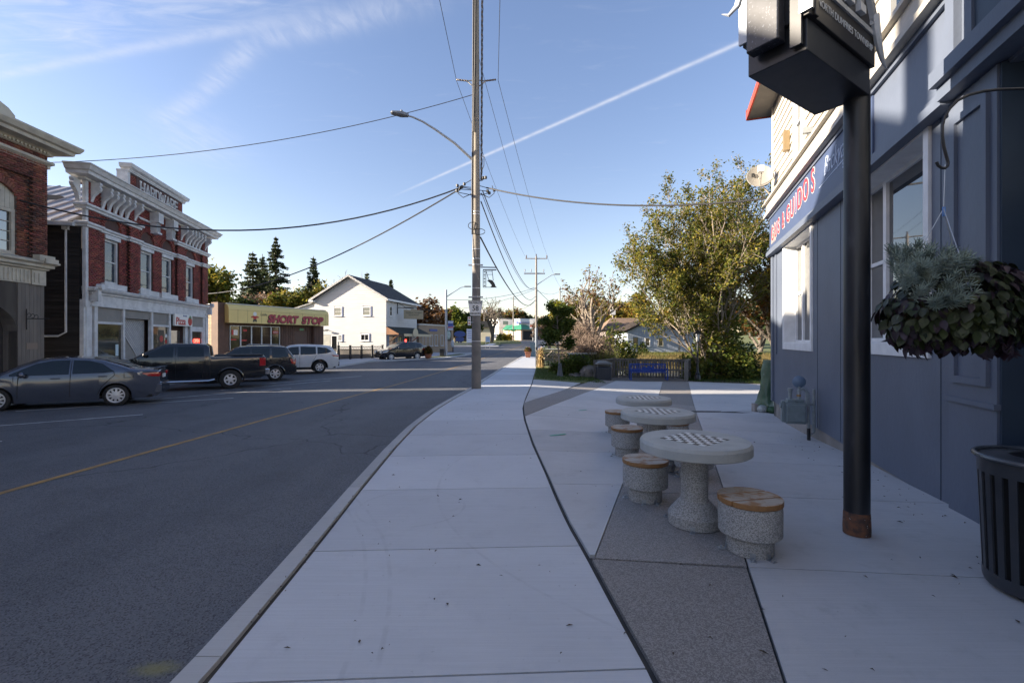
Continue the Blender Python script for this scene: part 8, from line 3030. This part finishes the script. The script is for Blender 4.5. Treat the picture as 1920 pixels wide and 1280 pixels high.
def crown_tree(label, px, py, d, topy, wpx, n, kinds, seed, bare=False, group=TG2, lsize=.30, bark=M_BARK, lens=None):
    """broad-leaved tree standing at column px, its top at row topy, wpx pixels wide"""
    x = (px - 960) / F_ * d
    z = tz(x, d)
    Ht = P(0, topy, d).z - z
    R_ = wpx / 2 / F_ * d
    rng = random.Random(seed)
    st = []
    k = 5
    for i in range(k):
        a = 6.283 * i / k + rng.random()
        ln = Ht * rng.uniform(.52, .66)
        st.append(((0, 0, 0) if i == 0 else (rng.uniform(-.15, .15), rng.uniform(-.15, .15), Ht * rng.uniform(.05, .22)), (math.cos(a) * R_ / Ht * (1.25 if i else .1), math.sin(a) * R_ / Ht * (1.25 if i else .1), 1), ln * (1.05 if i == 0 else .85), .035 * Ht * (.6 if i else 1)))
    return tree('tree', label, 'tree', (x, d, z), st, dict(spM, spread=.045 * Ht if not bare else .02 * Ht), n, bark, None, seed, group, lsize, .0 if not bare else .00022 * d, kinds=kinds)


crown_tree('round green tree with yellowing top right of the hardware building', 412, 0, 52, 488, 100, 13000, ((L_GRN, .5), (L_OLIVE, .3), (L_YEL, .2)), 61, lsize=.24)
crown_tree('dark broad tree behind the spruces and the yellow sign', 455, 0, 60, 528, 150, 12000, ((L_DGRN, .7), (L_GRN, .3)), 62, lsize=.28)
crown_tree('bushy tree turning yellow above the yellow shop sign', 548, 0, 58, 520, 100, 13000, ((L_OLIVE, .45), (L_GRN, .3), (L_YEL, .25)), 63, lsize=.24)
crown_tree('pinkish seedy tree left of the yellowing bushy tree', 505, 0, 62, 535, 60, 4500, ((L_PINK, .7), (L_RUST, .3)), 64, lsize=.24)
crown_tree('dark tree low behind the roof of the white house', 590, 0, 66, 536, 100, 9000, ((L_DGRN, .6), (L_OLIVE, .4)), 65, lsize=.28)
crown_tree('bare tree left of the white house gable', 622, 0, 72, 494, 55, 0, None, 66, True)
crown_tree('rust-brown tree right of the white house', 800, 0, 88, 552, 80, 7000, ((L_RUST, .6), (L_PINK, .4)), 67, lsize=.34)
crown_tree('second rust-brown tree behind the grey street lamp', 832, 0, 100, 572, 60, 5000, ((L_RUST, .55), (L_ORG, .2), (L_OLIVE, .25)), 68, lsize=.36)
crown_tree('tall lime green tree right of the grey street lamp', 853, 0, 110, 566, 34, 4500, ((L_LIME, .35), (L_GRN, .65)), 69, lsize=.36)
crown_tree('dark green round tree left of the utility pole', 880, 0, 112, 572, 60, 6000, ((L_DGRN, .5), (L_GRN, .5)), 70, lsize=.36)
crown_tree('bushy green tree over the blue oval sign', 862, 0, 104, 594, 70, 5000, ((L_BUSH, .6), (L_OLIVE, .4)), 71, lsize=.34)
crown_tree('bare tree just right of the utility pole', 922, 0, 110, 545, 44, 0, None, 72, True)
crown_tree('brown tree behind the white office building', 918, 0, 175, 570, 50, 5000, ((L_RUST, .5), (L_OLIVE, .5)), 73, lsize=.5)
crown_tree('orange and green maple above the green-roofed shop', 964, 0, 178, 568, 50, 7000, ((L_ORG, .45), (L_OLIVE, .2), (L_DGRN, .35)), 74, lsize=.5)
crown_tree('small pale green tree right of the maple', 993, 0, 180, 586, 22, 2500, ((L_GRN, .5), (L_OLIVE, .5)), 75, lsize=.5)
crown_tree('tall bare tree with a few brown leaves left of the big tree', 1112, 0, 62, 470, 120, 1500, ((L_RUST, .6), (L_OLIVE, .4)), 76, True, lsize=.2, bark=M_BARKL)
crown_tree('yellow-green tree behind the young tree', 1085, 0, 78, 545, 100, 9000, ((L_OLIVE, .5), (L_YEL, .3), (L_LIME, .2)), 77, lsize=.30)
crown_tree('pale twiggy tree left of the young tree', 1030, 0, 80, 575, 60, 1600, ((L_PINK, 1.0),), 78, True, lsize=.25)
crown_tree('golden tree behind the brown roof', 1160, 0, 95, 542, 120, 10000, ((L_YEL, .5), (L_OLIVE, .5)), 79, lsize=.36)
crown_tree('yellow tree behind the grey house', 1215, 0, 92, 542, 110, 10000, ((L_YEL, .6), (L_ORG, .2), (L_OLIVE, .2)), 80, lsize=.36)
crown_tree('dark tree right of the grey house behind the big tree', 1330, 0, 80, 560, 130, 7000, ((L_DGRN, .5), (L_GRN, .3), (L_YEL, .2)), 81, lsize=.34)
crown_tree('dark spreading tree beyond the pond near the restaurant corner', 1425, 0, 60, 520, 130, 7000, ((L_DGRN, .6), (L_RUST, .4)), 82, lsize=.28)
crown_tree('distant round tree over the low red shop', 1012, 0, 190, 590, 34, 2500, ((L_OLIVE, .6), (L_RUST, .4)), 83, lsize=.5)
crown_tree('distant brown tree behind the young tree', 1055, 0, 160, 578, 50, 3500, ((L_RUST, .6), (L_OLIVE, .4)), 84, lsize=.45)
bush('shrub', 'pinkish tangle of dry brush left of the pond fence', atpx(1108, 33.0, -.6), (1.9, 1.2, 2.7), 1800, L_PINK, .10, 53, SHG, twigs=420)
bush('shrub', 'taller dry twiggy bush behind the stone parapet', atpx(1092, 40, -.4), (2.4, 1.5, 3.8), 2600, L_PINK, .11, 54, SHG, twigs=420)
bush('shrub', 'green and yellow bush left of the grey house', atpx(1150, 52, -.8), (2.6, 1.5, 3.3), 3600, None, .16, 55, SHG, kinds=((L_BUSH, .5), (L_OLIVE, .5)), twigs=60)
bush('shrub', 'small round shrub on the lawn before the grey house', atpx(1205, 62.5), (.75, .7, 1.4), 900, L_GRN, .12, 56, SHG)
MB().lathe([(.02, 0), (.42, 0), (.46, .55), (.40, .6), (.02, .58)], 4, M=Matrix.Translation(Vector(atpx(1205, 61.8)) + Vector((0, 0, -.25))) @ Matrix.Rotation(.78, 4, 'Z'))
for k, (px, w_) in enumerate(((937, .9), (945, .8), (954, 1.1))):
    bush('shrub', ('dark clipped shrub before the white office', 'olive clipped shrub in the middle of three by the green-roofed shop', 'golden clipped shrub by the green-roofed shop')[k], (P(px, 0, 133).x, 133.0, gz(0, 133)), (w_ * 1.1, .9, 1.9), 500, (L_DGRN, L_OLIVE, L_YEL)[k], .3, 90 + k, 'clipped shrubs at the far crossing', twigs=8)


def conifer(label, px, d, topy, basey, wpx, seed, group='spruces behind the yellow shop', dens=1.0):
    x = (px - 960) / F_ * d
    z = tz(x, d)
    Ht = P(0, topy, d).z - z
    zb = max(.06, (P(0, basey, d).z - z) / Ht)
    R_ = wpx * .66 / F_ * d
    rng = random.Random(seed)
    nr = np.random.default_rng(seed)
    t = thing('spruce_tree', label, 'tree', (x, d, z), 0, group)
    mb = MB()
    mb.tube([(0, 0, 0), (0, 0, Ht * .6), (0, 0, Ht)], [.02 * Ht, .012 * Ht, .003 * Ht], 6)
    C = []
    zz = zb * Ht
    while zz < Ht * .985:
        f = (zz - zb * Ht) / (Ht * (1 - zb))
        r = R_ * (1 - f) ** .85 * rng.uniform(.75, 1.15) + .12
        k = rng.randint(4, 6)
        a0 = rng.random() * 6.28
        for j in range(k):
            a = a0 + 6.283 * j / k + rng.uniform(-.3, .3)
            rr = r * rng.uniform(.6, 1.12)
            if rng.random() < .12:
                continue
            dr = rng.uniform(.18, .34) * (1 - f * .7)
            pts = [Vector((0, 0, zz)), Vector((math.cos(a) * rr * .55, math.sin(a) * rr * .55, zz - rr * dr)), Vector((math.cos(a) * rr, math.sin(a) * rr, zz - rr * dr * .9))]
            mb.tube(pts, [.0035 * Ht, .002 * Ht, .001 * Ht], 3, cap=False)
            m = max(6, int(rr * 44 * dens))
            for q in range(m):
                g = rng.random() ** .8
                p = pts[0].lerp(pts[1], g * 2) if g < .5 else pts[1].lerp(pts[2], g * 2 - 1)
                sw_ = rr * .20 * (1.1 - g) + .06
                C.append((p.x + rng.gauss(0, sw_), p.y + rng.gauss(0, sw_), p.z - abs(rng.gauss(0, .10 + rr * .05))))
        zz += Ht * rng.uniform(.018, .032) + .08
    mb.build('trunk', M_BARK, t)
    leafcloud('crown', np.array(C), .19 * max(1, d / 75), L_SPR, t, nr, 2.6, .2)
    return t


conifer('tallest dark spruce over the yellow shop sign', 517, 74, 443, 600, 66, 1)
conifer('leaning broad spruce just left of the tallest one', 474, 70, 471, 600, 62, 2)
conifer('second spruce close behind the broad left one', 492, 80, 476, 600, 50, 6)
conifer('spruce standing alone left of the white house', 588, 76, 480, 600, 46, 3)
conifer('small spruce tip over the ridge of the white house', 688, 92, 510, 600, 26, 4)
conifer('tiny spruce tip over the right slope of the white house', 733, 100, 522, 600, 18, 5)
conifer('distant dark spruce right of the brown tree', 936, 170, 578, 640, 14, 8)
spire = thing('church_spire', 'thin pale spire tip behind the ridge of the white house', 'spire', P(678.5, 560, 130))
MB().lathe([(.65, -6), (.02, P(0, 509, 130).z - P(0, 560, 130).z)], 6).build('spire', mat('spire_grey', (.35, .34, .35), None), spire)
# wooded skyline far off, read as one mass
rw = np.random.default_rng(77)
nS = 42000
ang = rw.uniform(-1.12, 1.12, nS)
dist = rw.uniform(215, 330, nS)
xs_ = np.tan(ang * .93) * dist
hts = (7 + 3.5 * np.sin(ang * 23) + 2.5 * np.sin(ang * 61 + 1) + 2 * np.sin(ang * 140)) * rw.random(nS) ** .6
zs_ = np.array([tz(a, b) for a, b in zip(xs_, dist)]) + hts * .85
o = leafcloud('treeline', np.stack([xs_, dist, zs_], 1), 1.5, leafmat('far_wood', (.095, .08, .03), (.05, .06, .025), .35), None, rw, 1.3, .3, kind='stuff')
tag(o, 'distant wooded skyline of autumn trees', 'woods', None, 'stuff')

# fallen leaves and grit on the paving
rv = random.Random(12)
LT = MB()


def litter(mb, x, y, s):
    z = gz(x, y) + .004
    a = rv.random() * 6.28
    c, s_ = math.cos(a), math.sin(a)
    L, Wd = s * rv.uniform(.8, 1.5), s * rv.uniform(.25, .6)
    h = rv.uniform(.004, .014)
    pts = [(-L / 2, 0, 0), (0, -Wd / 2, h), (L / 2, 0, h * .3), (0, Wd / 2, h * .7)]
    mb.add([(x + p[0] * c - p[1] * s_, y + p[0] * s_ + p[1] * c, z + p[2]) for p in pts], [(0, 1, 2, 3)])


for i in range(95):
    y = 2.4 + 16 * rv.random() ** 1.6
    litter(LT, rv.uniform(xat(KERB_R, y) + .3, xat(SIDE_R, y)), y, rv.choice((.014, .018, .024, .034)))
for i in range(300):
    y = 2.4 + 18 * rv.random() ** 1.5
    x1 = wall_x(min(y, 13.9)) - .03
    x = x1 - abs(rv.gauss(0, .45)) if rv.random() < .62 else rv.uniform(xat(SIDE_R, y) + .05, x1)
    if x > xat(SIDE_R, y):
        litter(LT, x, y, rv.choice((.016, .022, .03, .04)))
for i in range(110):
    y = 2.6 + 14 * rv.random()
    litter(LT, xat(KERB_R, y) + KW + .02 + rv.uniform(-.03, .05), y, .02)
o = LT.build('leaf_litter', mat('dry_leaf_litter', (.085, .055, .03), (.04, .03, .022), 30, .9, isl=.5), None, kind='stuff')
tag(o, 'scattered dry leaves and twigs on the pale paving', 'leaf litter', None, 'stuff')
for (px, py, L_) in ((1046, 815, .35), (1091, 769, .3)):
    q = G(px, py)
    MB().box(-L_ / 2, L_ / 2, -.03, .03, 0, .004, 0, Matrix.Translation((q.x, q.y, gz(q.x, q.y) + .001)) @ Matrix.Rotation(.5, 4, 'Z')).build('chalk_mark', mat('green_chalk', (.10, .36, .26), None, rough=.9), plaza)
